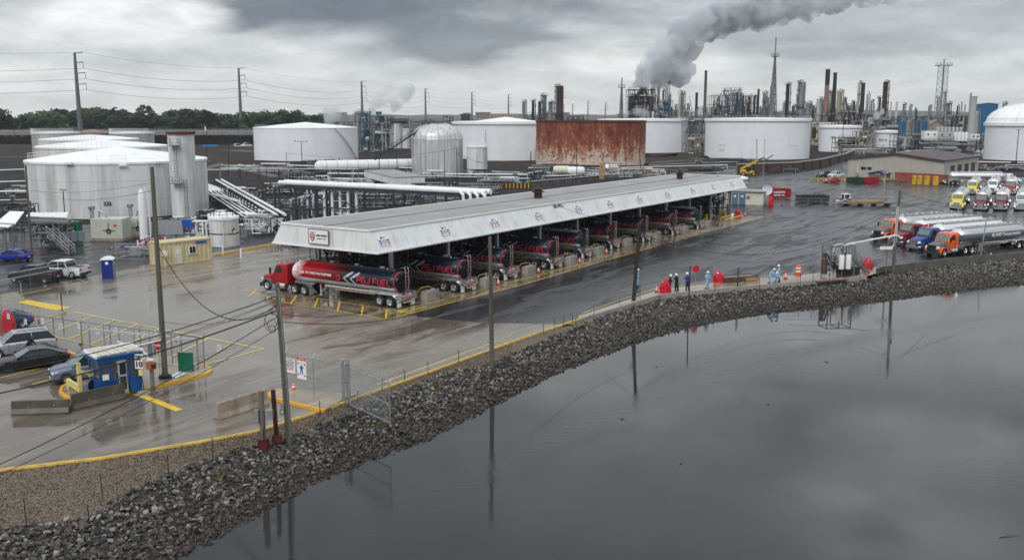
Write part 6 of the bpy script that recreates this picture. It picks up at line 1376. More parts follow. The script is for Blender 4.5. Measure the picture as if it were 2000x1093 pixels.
# ================================================================ CARS
def car(px,ang,L,W,H,paint,label,kind='suv',cat='car',name='parked_car',gl=None,rims=None,trim=black,off=(0,0)):
    p=G(*px) if not isinstance(px,Vector) else px; t=empty(name,(p.x+off[0],p.y+off[1],0),ang,label,cat); gl=gl or glass; h=L/2; w=W/2
    belt={'suv':.62*H,'sedan':.66*H,'coupe':.64*H,'pickup':.60*H}[kind]; hoodz={'suv':.60*H,'sedan':.60*H,'coupe':.58*H,'pickup':.60*H}[kind]; b0=.20
    if kind=='pickup': secs=[(h,.80,.42,hoodz*.80,.12),(h-.12,.93,b0+.06,hoodz*.92,.16),(h-.9,1,b0,hoodz,.16),(h-1.5,1,b0,belt+.02,.12),(-h+1.6,1,b0,belt+.02,.12),(-h+.12,1,b0+.12,belt-.02,.10),(-h,.96,.42,belt-.05,.10)]
    elif kind=='suv': secs=[(h,.72,.40,hoodz*.72,.14),(h-.10,.88,b0+.06,hoodz*.84,.2),(h-.45,.97,b0,hoodz*.95,.2),(h-1.35,1,b0,belt,.16),(-h+.8,1,b0,belt+.04,.14),(-h+.12,.96,b0+.1,belt,.16),(-h,.86,.42,belt*.86,.14)]
    else: secs=[(h,.66,.34,hoodz*.66,.12),(h-.14,.86,b0,hoodz*.80,.18),(h-.5,.96,b0-.03,hoodz*.90,.2),(h-1.55,1,b0-.03,belt-.03,.16),(-h+1.2,1,b0-.03,belt+.03,.16),(-h+.25,.95,b0+.05,belt+.02,.2),(-h,.84,.38,belt*.86,.14)]
    MB().loft([rring(x,w*f,z0,z1,r) for x,f,z0,z1,r in secs]).build('body',paint,t,40)
    G_={'suv':[(h-1.25,belt),(h-2.05,H-.06),(-h+.55,H-.07),(-h+.08,belt+.05)],'sedan':[(h-1.45,belt),(h-2.30,H-.04),(-h+1.35,H-.07),(-h+.45,belt+.03)],'coupe':[(h-1.6,belt),(h-2.4,H-.03),(-h+1.4,H-.10),(-h+.35,belt+.05)],'pickup':[(h-1.25,belt),(h-2.05,H-.05),(-h+1.85,H-.05),(-h+1.62,belt)]}[kind]
    wb,wt=w*.93,w*(.76 if kind!='pickup' else .82)
    (x0,z0),(x1,z1),(x2,z2),(x3,z3)=G_
    def face(nm,pts,m_,flip=False): MB().add(pts,[(3,2,1,0) if flip else (0,1,2,3)]).build(nm,m_,t)
    face('windshield',[(x0,-wb,z0),(x0,wb,z0),(x1,wt,z1),(x1,-wt,z1)],gl_w if kind!='x' else gl)
    face('rear_window',[(x3,wb,z3),(x3,-wb,z3),(x2,-wt,z2),(x2,wt,z2)],gl)
    for s in(-1,1): face('side_windows',[(x0,s*wb,z0),(x3,s*wb,z3),(x2,s*wt,z2),(x1,s*wt,z1)],gl,s>0)
    rb=MB(); rb.loft([[(x,-y,z),(x,y,z),(x,y*.93,z+.05),(x,-y*.93,z+.05)] for x,y,z in ((x1+.03,wt+.02,z1-.02),((x1+x2)/2,wt+.04,(z1+z2)/2+.02),(x2-.03,wt+.02,z2-.02))]); rb.build('roof',paint,t,fix=True)
    pb=MB()
    for s in(-1,1):
        pb.beam((x0,s*(wb+.01),z0),(x1,s*(wt+.01),z1),.07,.06); pb.beam((x3,s*(wb+.01),z3),(x2,s*(wt+.01),z2),.10 if kind!='suv' else .16,.06); pb.beam((x1,s*(wt+.01),z1),(x2,s*(wt+.01),z2),.06)
        xm=(x1+x2)/2; pb.beam((xm,s*(wb+.01),(z0+z3)/2),(xm,s*(wt+.01),(z1+z2)/2),.06,.04)
    pb.build('pillar',paint if kind!='suv' else paint,t)
    if kind=='pickup':
        MB().box((-h+.85,0,belt+.03),(1.4,W*.80,.04)).build('bed_floor',black,t); m=MB(); m.box((-h+.82,w*.93,belt+.06),(1.5,.09,.12)); m.box((-h+.82,-w*.93,belt+.06),(1.5,.09,.12)); m.box((-h+.07,0,belt+.05),(.09,W*.9,.10)); m.build('bed_rim',paint,t); MB().box((-h-.05,0,.52),(.18,W*.9,.18)).build('rear_bumper',trim,t)
    if kind=='suv':
        m=MB()
        for s in(-1,1): m.tube([(x1-.2,s*wt*.9,z1+.06),(x1-.35,s*wt*.9,z1+.13),(x2+.3,s*wt*.9,z2+.13),(x2+.15,s*wt*.9,z2+.06)],.025,5)
        m.build('roof_rail',trim,t)
    for s in(-1,1):
        MB().loft([rring(h-.02,.18,hoodz*.66,hoodz*.78,.04),rring(h-.42,.16,hoodz*.74,hoodz*.86,.04)]).build('headlight',lamp_clear,t,40,loc=(.0,s*(w-.32),0))
        MB().box((-h+.06,s*(w-.24),belt*.84),(.16,.36,.17)).build('tail_light',lamp_red,t)
        MB().ico((x0-.10,s*(w+.08),belt+.10),(.10,.13,.09)).build('mirror',paint,t,40)
        for x in (.12,-.62): MB().box((x,s*(w+.005),belt*.86),(.20,.03,.035)).build('door_handle',trim,t)
        q=MB(); 
        for x in (h-1.62,.32 if kind!='pickup' else .3,-.75): q.box((x,s*(w-.0),belt*.62),(.015,.02,belt*.62))
        q.build('door_seam',black,t)
        for x in (h-.88,-h+.92):
            rr=.345 if kind in('sedan','coupe') else .37
            m=MB(); m.lathe([(.01,s*(w*.86)),(rr*1.17,s*(w*.86)),(rr*1.17,s*(w+.012)),(rr*1.10,s*(w+.014)),(rr*1.08,s*w*.9)],20,axis='Y',c=(x,0,rr+.02)); m.build('wheel_arch',trim,t,40,fix=True)
            wheel(t,x,s*(w-.085),rr,.23,rimm=rims)
    MB().box((h-.03,0,hoodz*.55),(.08,W*.52,.20)).build('grille',black,t); MB().box((h+.01,0,.42),(.03,.45,.12)).build('number_plate',refl,t); MB().box((-h-.02,0,belt*.60),(.03,.40,.13)).build('number_plate',refl,t)
    MB().box((0,0,b0+.02),(L*.86,W*.9,.12)).build('underbody',black,t)
    return t
gl_m=glass_mat('booth window glass',(.07,.09,.10),.05)
gl_w=glass_mat('windscreen glass',(.16,.20,.20),.06)
silver=pm('silver car paint',(.47,.49,.52),.28,.5,coat=.6,var=.03); blackp=pm('black car paint',(.016,.016,.018),.25,coat=.7,var=.03); greyblue=pm('grey blue car paint',(.15,.19,.25),.28,.3,coat=.6,var=.03)
whitep=pm('white car paint',(.72,.73,.74),.3,coat=.5,var=.03); bluep=pm('vivid blue car paint',(.02,.035,.36),.25,.2,coat=.7,var=.04); greyp=pm('dark grey car paint',(.085,.10,.12),.3,.3,coat=.5); redp=pm('red car paint',(.50,.02,.03),.3,coat=.5)
drk=pm('dark wheel rim',(.05,.05,.055),.4,.5)
CA=R(214)
car((40,690),CA,4.9,1.95,1.75,silver,'silver sport utility car at the left edge, behind the black sedan','suv')
car((62,716),CA,4.85,1.88,1.38,blackp,'black low sedan parked between the silver and the grey blue cars','sedan',rims=drk)
car((176,737),CA,4.9,1.95,1.78,greyblue,'grey blue sport utility car half hidden behind the blue booth','suv')
car((6,640),CA,4.6,1.85,1.45,navy,'dark blue car cut by the left edge below the red cover','sedan')
car((24,508),R(170),4.7,1.9,1.38,bluep,'vivid blue coupe at the left edge of the far lot','coupe',rims=drk)
car((70,549),R(170),5.4,1.95,1.80,blackp,'black pickup truck in front of the white one','pickup',name='pickup_truck',cat='pickup')
car((124,540),R(168),5.5,1.98,1.88,whitep,'white pickup truck with a tool filled bed, left of the portable toilet','pickup',name='pickup_truck',cat='pickup')
car((1541,335),R(-8),5.4,1.95,1.85,greyp,'dark grey pickup truck below the brown dike wall','pickup',name='pickup_truck',cat='pickup')
car((1608,347),R(215),4.8,2.0,1.8,blackp,'black car parked left of the white pickup near the beige building','suv')
car((1632,347),R(215),5.4,1.95,1.85,whitep,'white pickup truck by the left corner of the beige building','pickup',name='pickup_truck',cat='pickup')
car((1624,357),R(190),4.3,1.8,1.5,redp,'small red car left of the dark green skip','sedan')
# far left vehicles
def skip(x,y,L,W,H,ang,mat,label,name='waste_skip',cat='skip',mark_=None,open_=True):
    p=G(x,y); t=empty(name,p,ang,label,cat); th=.1
    m=MB(); o=[(-L/2,-W/2),(L/2,-W/2),(L/2,W/2),(-L/2,W/2)]
    m.box((0,0,.15),(L,W,.12)); m.box((0,-W/2,H/2+.1),(L,th,H)); m.box((0,W/2,H/2+.1),(L,th,H)); m.box((-L/2,0,H/2+.1),(th,W,H)); m.box((L/2,0,H/2+.1),(th,W,H)); m.build('shell',mat,t)
    r=MB(); k=int(L/.7)
    for i in range(k+1):
        for s in(-1,1): r.box((-L/2+L*i/k,s*(W/2+.08),H/2+.1),(.10,.10,H*.96))
    for s in(-1,1): r.box((0,s*W/2,H+.12),(L+.1,.16,.12)); r.box((s*L/2,0,H+.123),(.16,W+.1,.12))
    r.build('rib',mat,t)
    if mark_:
        text_on(t,mark_[0],.6,face_M((0,-W/2-.15,H*.72),(1,0,0),(0,0,1)),refl,.02); text_on(t,mark_[1],.42,face_M((0,-W/2-.15,H*.36),(1,0,0),(0,0,1)),refl,.015)
    m=MB(); 
    for sx_ in(-1,1):
        for sy in(-1,1): m.lathe([(.01,-.1),(.14,-.1),(.14,.1),(.01,.1)],10,axis='Y',c=(sx_*L*.4,sy*W*.35,.14))
    m.build('roller',black,t); return t
skip(1515,386,5.6,2.5,1.75,R(14),red_metal,'big open red skip with white writing behind the small white building',mark_=('HORIZON','DISPOSAL INC'))
skip(1586,395,6.0,2.4,1.3,R(8),darksteel,'low black open skip in the middle of the far yard')
skip(1671,358,4.0,2.2,1.3,R(3),pm('dark green skip paint',(.012,.05,.03),.5),'dark green open skip beside the red pair near the beige building')
skip(1691,358,1.8,2.2,1.35,R(3),red_metal,'left one of the two red skips near the grey shed'); skip(1705,358,2.2,2.2,1.4,R(3),red_metal,'right one of the two red skips near the grey shed') 
# beige workshop
P0,P1=G(1655,345),G(1842,352.5); dpt=(G(1888,339)-P1)
def shop(t,W,h,dep):
    for i in range(6):
        MB().box((W*(i+.0)/6+.02 if i else .02,-.04,h/2),(.10,.08,h)).build('panel_joint',pm('beige trim',(.34,.32,.28),.5),t)
    for i in range(4):
        y=dep*(.22+.20*i); MB().box((W+.03,y,1.9),(.10,dep*.12,3.8)).build('garage_door',darksteel,t); f=MB(); f.box((W+.06,y-dep*.065,1.95),(.12,.2,3.9)); f.box((W+.06,y+dep*.065,1.95),(.12,.2,3.9)); f.box((W+.06,y,3.9),(.12,dep*.15,.25)); f.build('door_frame',tan_bld,t)
    MB().box((W*.17,-.05,2.6),(1.4,.1,.8)).build('window',glass,t); MB().box((W*.235,-.05,2.6),(1.2,.1,.8)).build('window',glass,t); MB().box((W*.05,-.10,5.2),(.5,.15,.5)).build('round_vent',white,t); MB().box((W*.11,-.3,.8),(.8,.5,1.0)).build('air_unit',galv,t); MB().box((W*.11,-.1,2.5),(.12,.12,2.6)).build('downpipe',white,t)
    g=MB(); g.beam((-.4,-.45,h-.1),(W/2,-.45,h+1.55),.18,.3); g.beam((W+.4,-.45,h-.1),(W/2,-.45,h+1.55),.18,.3); g.build('verge_trim',roof_maroon,t)
    s=MB(); 
    for i in range(5): s.box((W*.64,dep*(.2+.13*i),h+1.1),(W*.2,.22,.05),M=Matrix.Rotation(math.atan2(1.6,W/2)*1.0,3,'Y'))
    s.build('skylight',alu_dull,t); MB().beam((W/2,0,h+1.95),(W/2,dep,h+1.95),.5,.25).build('ridge_vent',galv,t)
hsh=HT(307,P0.y); gable('workshop_building',P0,P1,dpt.length*.98,hsh*.93,1.7,tan_bld,roof_maroon,'long beige metal workshop with a dark maroon roof and four tall side doors',parts=shop)
def contain(p,ang,L,W,H,mat,label,name='shipping_container',cat='container',rib=.28,extra=None):
    t=empty(name,(p.x,p.y,.0),ang,label,cat); poly=[]
    def corr(n,l): return [(l*i/n,(0 if (i//2)%2==0 else .07)) for i in range(n+1)]
    n=int(L/rib)*2; pts=[(-L/2+x,-W/2+d) for x,d in corr(n,L)]; m2=int(W/rib)*2; pts+=[(L/2-d,-W/2+x) for x,d in corr(m2,W)][1:]; pts+=[(L/2-x,W/2-d) for x,d in corr(n,L)][1:]; pts+=[(-L/2+d,W/2-x) for x,d in corr(m2,W)][1:-1]
    m=MB(); m.prism(pts,.14,H-.1); m.build('wall',mat,t,fix=True); MB().box((0,0,H-.06),(L+.06,W+.06,.12)).build('roof',mat,t); 
    f=MB()
    for sx_ in(-1,1):
        for sy in(-1,1): f.box((sx_*L/2,sy*W/2,H/2),(.16,.16,H))
    for sy in(-1,1): f.box((0,sy*W/2,.1),(L,.15,.18)); f.box((0,sy*W/2,H-.05),(L,.15,.16))
    for sx_ in(-1,1): f.box((sx_*L/2,0,.1),(.15,W,.18)); f.box((sx_*L/2,0,H-.05),(.15,W,.16))
    f.build('frame',mat,t)
    if extra: extra(t,L,W,H)
    return t
brick=pm('faded red container paint',(.30,.085,.06),.6,var=.1,stain=((.18,.05,.04),.4,1,(1,1,.3)))
c0=G(1757,354); c1=G(1853,360); an=math.atan2(c1.y-c0.y,c1.x-c0.x); contain((c0+c1)/2+Vector((0,1.4,0)),an,(c1-c0).length,2.4,HT(337,c0.y)*1.0,brick,'long faded red container standing along the beige workshop',rib=.4)
for i,x in enumerate((1785.5,1796,1810,1827)):
    p=G(x,360.5+(x-1785)*.05); t=empty('yellow_cabinet',p,an,ORD[i]+' yellow steel cabinet from the left, before the faded red container','cabinet'); MB().box((0,0,1.25),(1.0 if i>1 else .85,.7,2.3)).build('casing',yellow,t); m=MB(); m.box((-.02,-.36,1.3),(.03,.04,2.0)); m.box((.1,-.37,1.3),(.08,.04,.3)); m.box((-.25,-.37,1.8),(.25,.02,.3)); m.build('door_seam',darksteel,t)
p=G(1843,361); t=empty('waste_bags',p,0,'heap of black and white bags at the right end of the red container','bags'); m=MB()
for i in range(6): m.ico((-.6+.25*i,-.1*(i%2),.35+.3*(i%3)),(.4,.35,.35))
m.build('bag',black,t,60); m=MB(); m.ico((.2,-.35,.7),(.35,.2,.3)); m.ico((-.3,-.35,1.0),(.25,.2,.25)); m.build('white_bag',refl,t,60)
c0=G(1696,350.5); c1=G(1731,352)
def shedx(t,W,h,d): MB().box((W*.5,-.05,1.1),(1.8,.1,2.1)).build('door',pm('blue grey shed door',(.10,.12,.15),.5),t); MB().box((W*.45,-.11,1.5),(.2,.03,.3)).build('pane',refl,t); MB().box((W*.58,-.11,1.5),(.2,.03,.3)).build('pane',refl,t)
gable('grey_shed',c0,c1,3,HT(336,c0.y)-.5,.6,pm('blue grey shed wall',(.15,.17,.20),.6),pm('dark shed roof',(.05,.055,.07),.6),'small blue grey shed with a dark roof before the beige workshop','shed',shedx)
t=empty('yellow_rail_barrier',G(1700,353.5),R(-4),'low yellow barrier with timber running along the beige workshop','barrier'); m=MB(); m.box((5,0,.6),(42,.25,.5)); m.build('beam',pm('dirty ochre paint',(.36,.24,.05),.6,var=.25),t); m=MB()
for i in range(12): m.box((-14+3.5*i,0,.35),(.3,.3,.8))
m.build('post',yellow,t)
# small white block building with blue doors and a dish
c0=G(1418,398); c1=G(1490,401); 
t=empty('white_block_building',c0,math.atan2((c1-c0).y,(c1-c0).x),'small white block building with grey blue double doors at the far end of the canopy','building'); Wb=(c1-c0).length; hb_=HT(373,c0.y)
cr_=pm('chipped cream block wall',(.62,.60,.52),.7,var=.08,stain=((.30,.28,.22),.6,1.0,(1,1,.5)))
MB().box((Wb/2,2.6,hb_/2),(Wb,5.2,hb_)).build('wall',cr_,t); MB().box((Wb/2,2.6,hb_+.08),(Wb+.7,6.0,.16)).build('roof',roofing,t)
for dx in(-.85,.85): 
    o=MB().box((Wb*.34+dx*.86,-.04,1.1),(1.5*.85,.10,2.2)).build('door',pm('grey blue door paint',(.10,.16,.24),.45),t); MB().box((Wb*.34+dx*.86,-.10,1.65),(.42,.04,.42)).build('pane',refl,o)
MB().box((Wb*.60,-.12,1.5),(.6,.25,.4)).build('meter_box',steel,t); MB().box((Wb*.12,-.06,.5),(.4,.12,.15)).build('tap_box',darksteel,t)
t=empty('satellite_dish',G(1497,400),0,'grey satellite dish on a post at the right end of the white block building','dish'); MB().tube([(0,0,0),(0,0,2.6)],.06,8).build('post',galv,t); m=MB(); m.lathe([(.01,0),(.5,.06),(.85,.2),(1.05,.34)],24); o=m.build('dish',pm('pale grey dish',(.5,.52,.55),.5),t,60,loc=(0,-.15,2.9)); o.rotation_euler=(R(72),0,R(-20)); m=MB(); m.box((-.8,.2,.7),(.8,.6,1.4)); m.box((.2,.3,.5),(.5,.5,1.0)); m.build('box',galv,t)
# antenna mast with wire
t=empty('antenna_mast',G(1488,399),0,'very thin mast standing before the small white block building','mast'); MB().tube([(0,0,0),(0,0,13)],.05,6).build('mast',galv,t); m=MB(); m.beam((-.7,0,6.2),(.7,0,6.2),.06); m.beam((-.3,0,12.6),(.3,0,12.6),.05); m.build('cross_bar',galv,t)
# telehandler
ylw=pm('machine yellow',(.62,.36,.02),.4,var=.1)
t=empty('telehandler',G(1462,343),R(-12),'yellow telescopic handler with its boom raised to the right behind the canopy','machine'); m=MB(); m.loft([rring(-2.4,1.0,.6,1.6,.2),rring(-.6,1.1,.6,1.7,.2),rring(1.6,1.0,.6,1.3,.2)]); m.build('chassis',ylw,t,40)
MB().box((-.2,-.7,1.95),(1.3,.8,1.5)).build('cab',glass,t); MB().box((-.2,-.7,2.75),(1.4,.9,.12)).build('cab_roof',ylw,t)
m=MB(); m.beam((-2.3,.5,1.9),(2.6,.5,4.6),.5,.55); m.build('boom',ylw,t); MB().beam((2.4,.5,4.5),(4.2,.5,5.3),.36,.36).build('boom_extension',darksteel,t); m=MB(); m.beam((4.1,.5,5.4),(4.8,.5,4.6),.3,.3); m.beam((4.7,-.2,4.6),(6.8,-.2,6.1),.12,.2); m.beam((4.7,1.0,4.6),(6.8,1.0,6.1),.12,.2); m.build('forks',darksteel,t)
for x in(-1.6,1.4):
    for s in(-1,1): wheel(t,x,s*1.0,.62,.42,rimm=ylw)
t=empty('tarp_heap',G(1438,352),0,'white covered heap left of the yellow telescopic handler','covered heap'); MB().ico((0,0,.4),(3.6,1.6,.9),sub=2).build('cover',refl,t,60); MB().tube([(-3.5,-.6,.3),(0,-1.4,.4),(3.5,-.6,.3)],.06,5).build('rope',darksteel,t)
# skid steer, trailer bed, guard rail
t=empty('skid_steer',G(1650,398),R(190),'small white and red skid steer loader parked by the timber','machine'); MB().box((0,0,.75),(2.0,1.3,.7)).build('body',red_metal,t); m=MB(); m.box((-.1,0,1.45),(1.1,1.2,.9)); m.build('cab',darksteel,t); m=MB(); m.box((-.1,0,1.98),(1.3,1.35,.14)); 
for sx_ in(-1,1):
    for sy in(-1,1): m.box((-.1+sx_*.58,sy*.62,1.5),(.12,.10,1.0))
m.build('cab_frame',white_clean,t); m=MB(); m.beam((-.9,.75,1.3),(1.1,.75,.7),.15); m.beam((-.9,-.75,1.3),(1.1,-.75,.7),.15); m.box((1.3,0,.4),(.6,1.6,.6)); m.build('bucket_arm',white_clean,t)
for x in(-.6,.6):
    for s in(-1,1): wheel(t,x,s*.75,.38,.25)
a=G(1478,398); b=G(1730,400); t=empty('rail_fence',a,math.atan2((b-a).y,(b-a).x),'long low steel rail fence across the far yard, starting at the white building','fence'); m=MB(); Lr=(b-a).length
for z in (.55,1.15): m.beam((0,0,z),(Lr,0,z),.12)
m.build('rail',steel,t)
for i in range(11): MB().box((Lr*i/10,0,.6),(.16,.16,1.25)).build('post',steel,t)
t=empty('timber_stack',G(1693,402),R(3),'flat bed with piles of yellowish timber planks in the far yard','timber'); 
for r_ in range(3):
    for j in range(7): MB().box((-1+((j*37+r_*13)%7)*.25,-.9+.28*j,.75+.14*r_),(6.5 if j%2 else 5.2,.24,.12)).build('plank',lumber,t)
MB().box((0,0,.6),(11,2.2,.15)).build('bed',steel,t); m=MB()
for i in range(4): m.box((-4+2.7*i,0,.28),(.4,2.0,.5))
m.build('bearer',rust,t)
for i,(x,lb) in enumerate(((1347,'silver grey yard lamp post left of the timber'),)): pass
t=empty('yard_lamp',G(1725,400),0,'thin pale lamp post standing between the skips and the timber','lamp post'); MB().tube([(0,0,0),(0,0,HT(337,G(0,400).y))],.09,8).build('post',galv,t); m=MB(); hh=HT(337,G(0,400).y); m.box((0,0,hh),(1.0,.3,.25)); m.box((0,0,hh*.45),(.9,.1,.1)); m.build('lamp_head',galv,t)
# ================================================================ UTILITY POLES
def upole(base,top,r0,r1,mat,label,cat='utility pole',z0=-.3,name='utility_pole',group=None):
    B_=G(*base); Y=B_.y; T_=AT(top[0],top[1],Y); t=empty(name,B_,0,label,cat,group); d=T_-B_
    MB().tube([Vector((0,0,z0)),d*.5+Vector((.0,0,0)),d],(r0,(r0+r1)/2,r1),12).build('pole_shaft',mat,t,40); return t,B_,T_
pA,bA,tA=upole((323,741),(296.5,326),.20,.13,wood,'tall grey wooden pole behind the blue booth')
MB().lathe([(.42,0),(.42,.18),(.25,.2)],16,c=(0,0,.13)).build('collar',black,pA)
m=MB(); m.tube([(0,-.22,3.3),(.0,-.3,2.8),(-1.3,-.6,2.55),(-3.5,-1.2,2.3)],.045,6); m.build('conduit',galv,pA,40); m=MB(); m.beam((-.3,0,9.7),(-1.1,.2,11.2),.03) if False else None
pB,bB,tB=upole((565,856),(541,553),.19,.13,wood,'weathered wooden pole nearest the camera carrying tangled cables')
def along(b,t_,px_y):      # point on a pole at picture row px_y
    f=(HT(px_y,b.y)-0)/(t_.z); return b+(t_-b)*f
m=MB(); c_=along(bB,tB,573)-bB; m.box(c_+Vector((-.30,-.05,0)),(.52,.30,.26),R(20)); m.build('lamp_housing',galv,pB); m=MB(); m.tube([c_,c_+Vector((-.2,0,.25)),c_+Vector((-.35,0,.1))],.03,6); m.build('bracket',steel,pB)
m=MB(); 
for i,(yy,r_) in enumerate(((622,.42),(632,.30),(640,.22),(628,.5))):
    c_=along(bB,tB,yy)-bB; P=[c_+Vector((-.25+r_*.8*math.cos(a)-.15,-.22,r_*math.sin(a))) for a in [2*math.pi*k/16 for k in range(17)]]; m.tube(P,.014,5)
m.build('cable_coil',cable_m,pB); c_=along(bB,tB,800)-bB; m=MB(); m.box(c_+Vector((-.2,-.18,.3)),(.16,.12,.24)); m.build('meter_box',galv,pB); m=MB(); m.tube([c_+Vector((-.22,-.2,-.05))+Vector((.12*math.cos(a),0,.16*math.sin(a))) for a in [6.28*k/10 for k in range(11)]],.02,5); m.build('cable_loop',cable_m,pB)
m=MB(); d=tB-bB; m.tube([d*.02+Vector((.14,-.14,0)),d*.97+Vector((.10,-.10,0))],.03,6); m.build('conduit',galv,pB)
pC,bC,tC=upole((961,712),(957,462),.17,.12,wood,'grey wooden pole rising from the stones in the centre of the picture')
pD,bD,tD=upole((1237,587),(1250,436),.20,.14,wood_dark,'dark leaning wooden pole beside the worker in light blue')
m=MB(); 
for q in (.93,.86,.80): m.tube([(tD-bD)*q+Vector((-.25,-.1,0)),(tD-bD)*q+Vector((.25,-.1,0))],.04,6)
m.box((tD-bD)*.52+Vector((-.3,0,0)),(.3,.2,.25)); m.build('bracket',darksteel,pD)
pE,bE,tE=upole((1744,531),(1758,371),.19,.13,wood,'wooden pole with pale conduits at the foot of the right hand trucks')
m=MB(); d=tE-bE
for o in (-.12,0,.12): m.tube([d*.80+Vector((-.12+o,-.17,0)),d*.36+Vector((-.12+o,-.17,0)),d*.31+Vector((-.4+o*.5,-.2,0)),d*.30+Vector((-2.2,-.2,-.1))],.03,6)
m.build('conduit',white,pE,40); m=MB(); m.beam(d*.93,d*.93+Vector((-.9,-.1,-.15)),.05); m.box(d*.93+Vector((-1.0,-.1,-.15)),(.45,.3,.16)); m.build('lamp_head',galv,pE); m=MB(); m.box(d*.58+Vector((.22,0,0)),(.10,.2,.8)); m.box(d*.75+Vector((-.4,0,0)),(.7,.08,.08)); m.build('bracket',darksteel,pE)
small=[((62,500),(50,322),.16,.11,wood,'wooden pole at the left edge beside the steel stairs'),((128,440),(123,372),.09,.07,darksteel,'thin dark lamp post in front of tank 222'),((591,336),(588,276),.12,.1,wood_dark,'dark pole with a double lamp arm before the curved stair tank'),
 ((1036,378),(1037,296),.14,.11,wood_dark,'black pole left of the rusty tank base'),((1127,352),(1126,282),.12,.1,wood_dark,'thin pole with a small crossarm in front of the rusty tank'),((1252,344),(1249,290),.14,.11,wood_dark,'dark leaning pole before the right side of the rusty tank'),
 ((1479,340),(1478,272),.12,.1,wood_dark,'dark slim pole before the largest white tank'),((1643,322),(1648,232),.12,.1,wood_dark,'tall dark slim pole before the numbered white tank'),((948,330),(949,253),.10,.08,darksteel,'thin dark post beside the narrow railed white tank'),
 ((1953+30,330),(1990,290-38),.14,.11,wood_dark,'dark leaning pole in front of the ribbed dome tank'),((1752,318),(1756,232),.11,.09,wood_dark,'dark slim pole beside the smallest white tank'),((323,400),(321,300),.01,.01,wood,'x'),((446,345),(447,262),.10,.08,wood_dark,'thin brown pole left of the curved stair tank'),((405,330),(403,250),.10,.08,wood_dark,'thin dark pole behind the vent column'),
 ((869,356),(868,294),.1,.08,wood_dark,'thin dark post before the silver dome, left one'),((893,365),(892,290),.1,.08,wood_dark,'thin dark post before the silver dome, right one'),((561,345),(559,298),.1,.08,wood_dark,'thin dark post before the curved stair tank'),((29,290),(28,240),.12,.1,wood_dark,'thin pole before the raised road at the left edge')]
SP={}
for i,(b_,t_,r0,r1,mt_,lb) in enumerate(small):
    if lb=='x': continue
    SP[i]=upole(b_,t_,r0,r1,mt_,lb,name='utility_pole')
def crossarm(i,f,w,ins=True,z=0):
    t,b,T_=SP[i]; d=T_-b; m=MB(); m.beam(d*f+Vector((-w/2,0,0)),d*f+Vector((w/2,0,0)),.12); 
    for s in(-1,1): m.beam(d*f+Vector((s*w*.45,0,0)),d*f+Vector((s*w*.45,0,.25)),.1); 
    m.build('crossarm',darksteel,t)
crossarm(4,.86,2.6); crossarm(5,.99,2.6); crossarm(2,.99,4.0); crossarm(9,.97,1.6)
t,b,T_=SP[1]; m=MB(); m.box((T_-b)+Vector((0,0,.1)),(1.0,.4,.25)); m.build('lamp_head',galv,t)
t,b,T_=SP[2]; m=MB(); 
for s in(-1,1): m.box((T_-b)+Vector((s*1.9,0,.15)),(.7,.3,.2)); 
m.build('lamp_head',galv,t)
t,b,T_=SP[3]; m=MB(); 
for f in (.5,.62): m.box((T_-b)*f+Vector((0,0,0)),(1.0,.2,.2))
m.beam((T_-b),(T_-b)+Vector((.3,0,1.6)),.1); m.build('insulator',refl,t)
# ================================================================ CABLES
def cable(p,q,sag,r,label,n=24):
    m=MB(); P=sagline(Vector(p),Vector(q),sag,n); m.tube(P,r,5); return tag(m.build('overhead_cable',cable_m),label,'cable')
PB=lambda y:along(bB,tB,y)
off=Vector((-.12,-.12,0))
cable(PB(578)+off,AT(-120,747,52),.55,.028,'upper black cable from the nearest pole passing above the blue booth to the left')
cable(PB(606)+off,AT(-120,790,50),.5,.040,'thick black cable from the nearest pole crossing the booth roof to the left')
cable(PB(618)+off,AT(-120,960,36),.35,.022,'steep black cable from the nearest pole down to the lower left edge')
cable(PB(640)+off,AT(-110,975,36.5),.35,.015,'thin cable just below the steep one, ending at the lower left edge')
cable(PB(588)+off,AT(-120,768,52),.5,.015,'thin cable between the two upper ones over the booth')
PA=lambda y:along(bA,tA,y)
cable(PA(475),PB(592),2.6,.03,'drooping black cable from the tall grey pole to the nearest pole')
cable(PA(352),G(1,470,0)*Vector((0,0,0))+AT(-80,505,100),1.2,.014,'thin cable from the tall grey pole to the left edge') if False else None
cable(PA(628),PB(600),.5,.014,'thin cable low between the tall grey pole and the nearest pole')
cable(PA(660),PB(585),.3,.014,'second thin low cable between the tall grey pole and the nearest pole')
cable(PA(372),AT(73,372,SP[1][2].y),1.0,.016,'slack thin cable from the tall grey pole across tank 222')
cable(PA(356),AT(-40,345,112),1.2,.012,'upper thin cable from the tall grey pole to the left edge')
PC=lambda y:along(bC,tC,y); PD=lambda y:along(bD,tD,y); PE=lambda y:along(bE,tE,y)
cable(PB(613),PC(478),1.75,.022,'upper black cable hanging between the nearest pole and the centre pole')
cable(PB(628),PC(560),1.0,.022,'lower black cable hanging between the nearest pole and the centre pole')
cable(PC(478),PD(447),1.5,.020,'cable hanging between the centre pole and the dark leaning pole'); cable(PC(556),PD(500),1.3,.016,'lower cable between the centre pole and the dark leaning pole')
cable(PD(443),CP_(33,1.15,7.0),.3,.018,'straight cable from the dark leaning pole up to the canopy fascia')
cable(PD(440),PE(392),2.0,.018,'top sagging cable between the dark leaning pole and the right wooden pole'); cable(PD(447),PE(400),2.9,.02,'middle sagging cable between the dark leaning pole and the right wooden pole'); cable(PD(455),PE(403),3.6,.024,'thick sagging cable between the dark leaning pole and the right wooden pole'); cable(PD(458),PE(416),4.0,.016,'lowest sagging cable between the dark leaning pole and the right wooden pole')
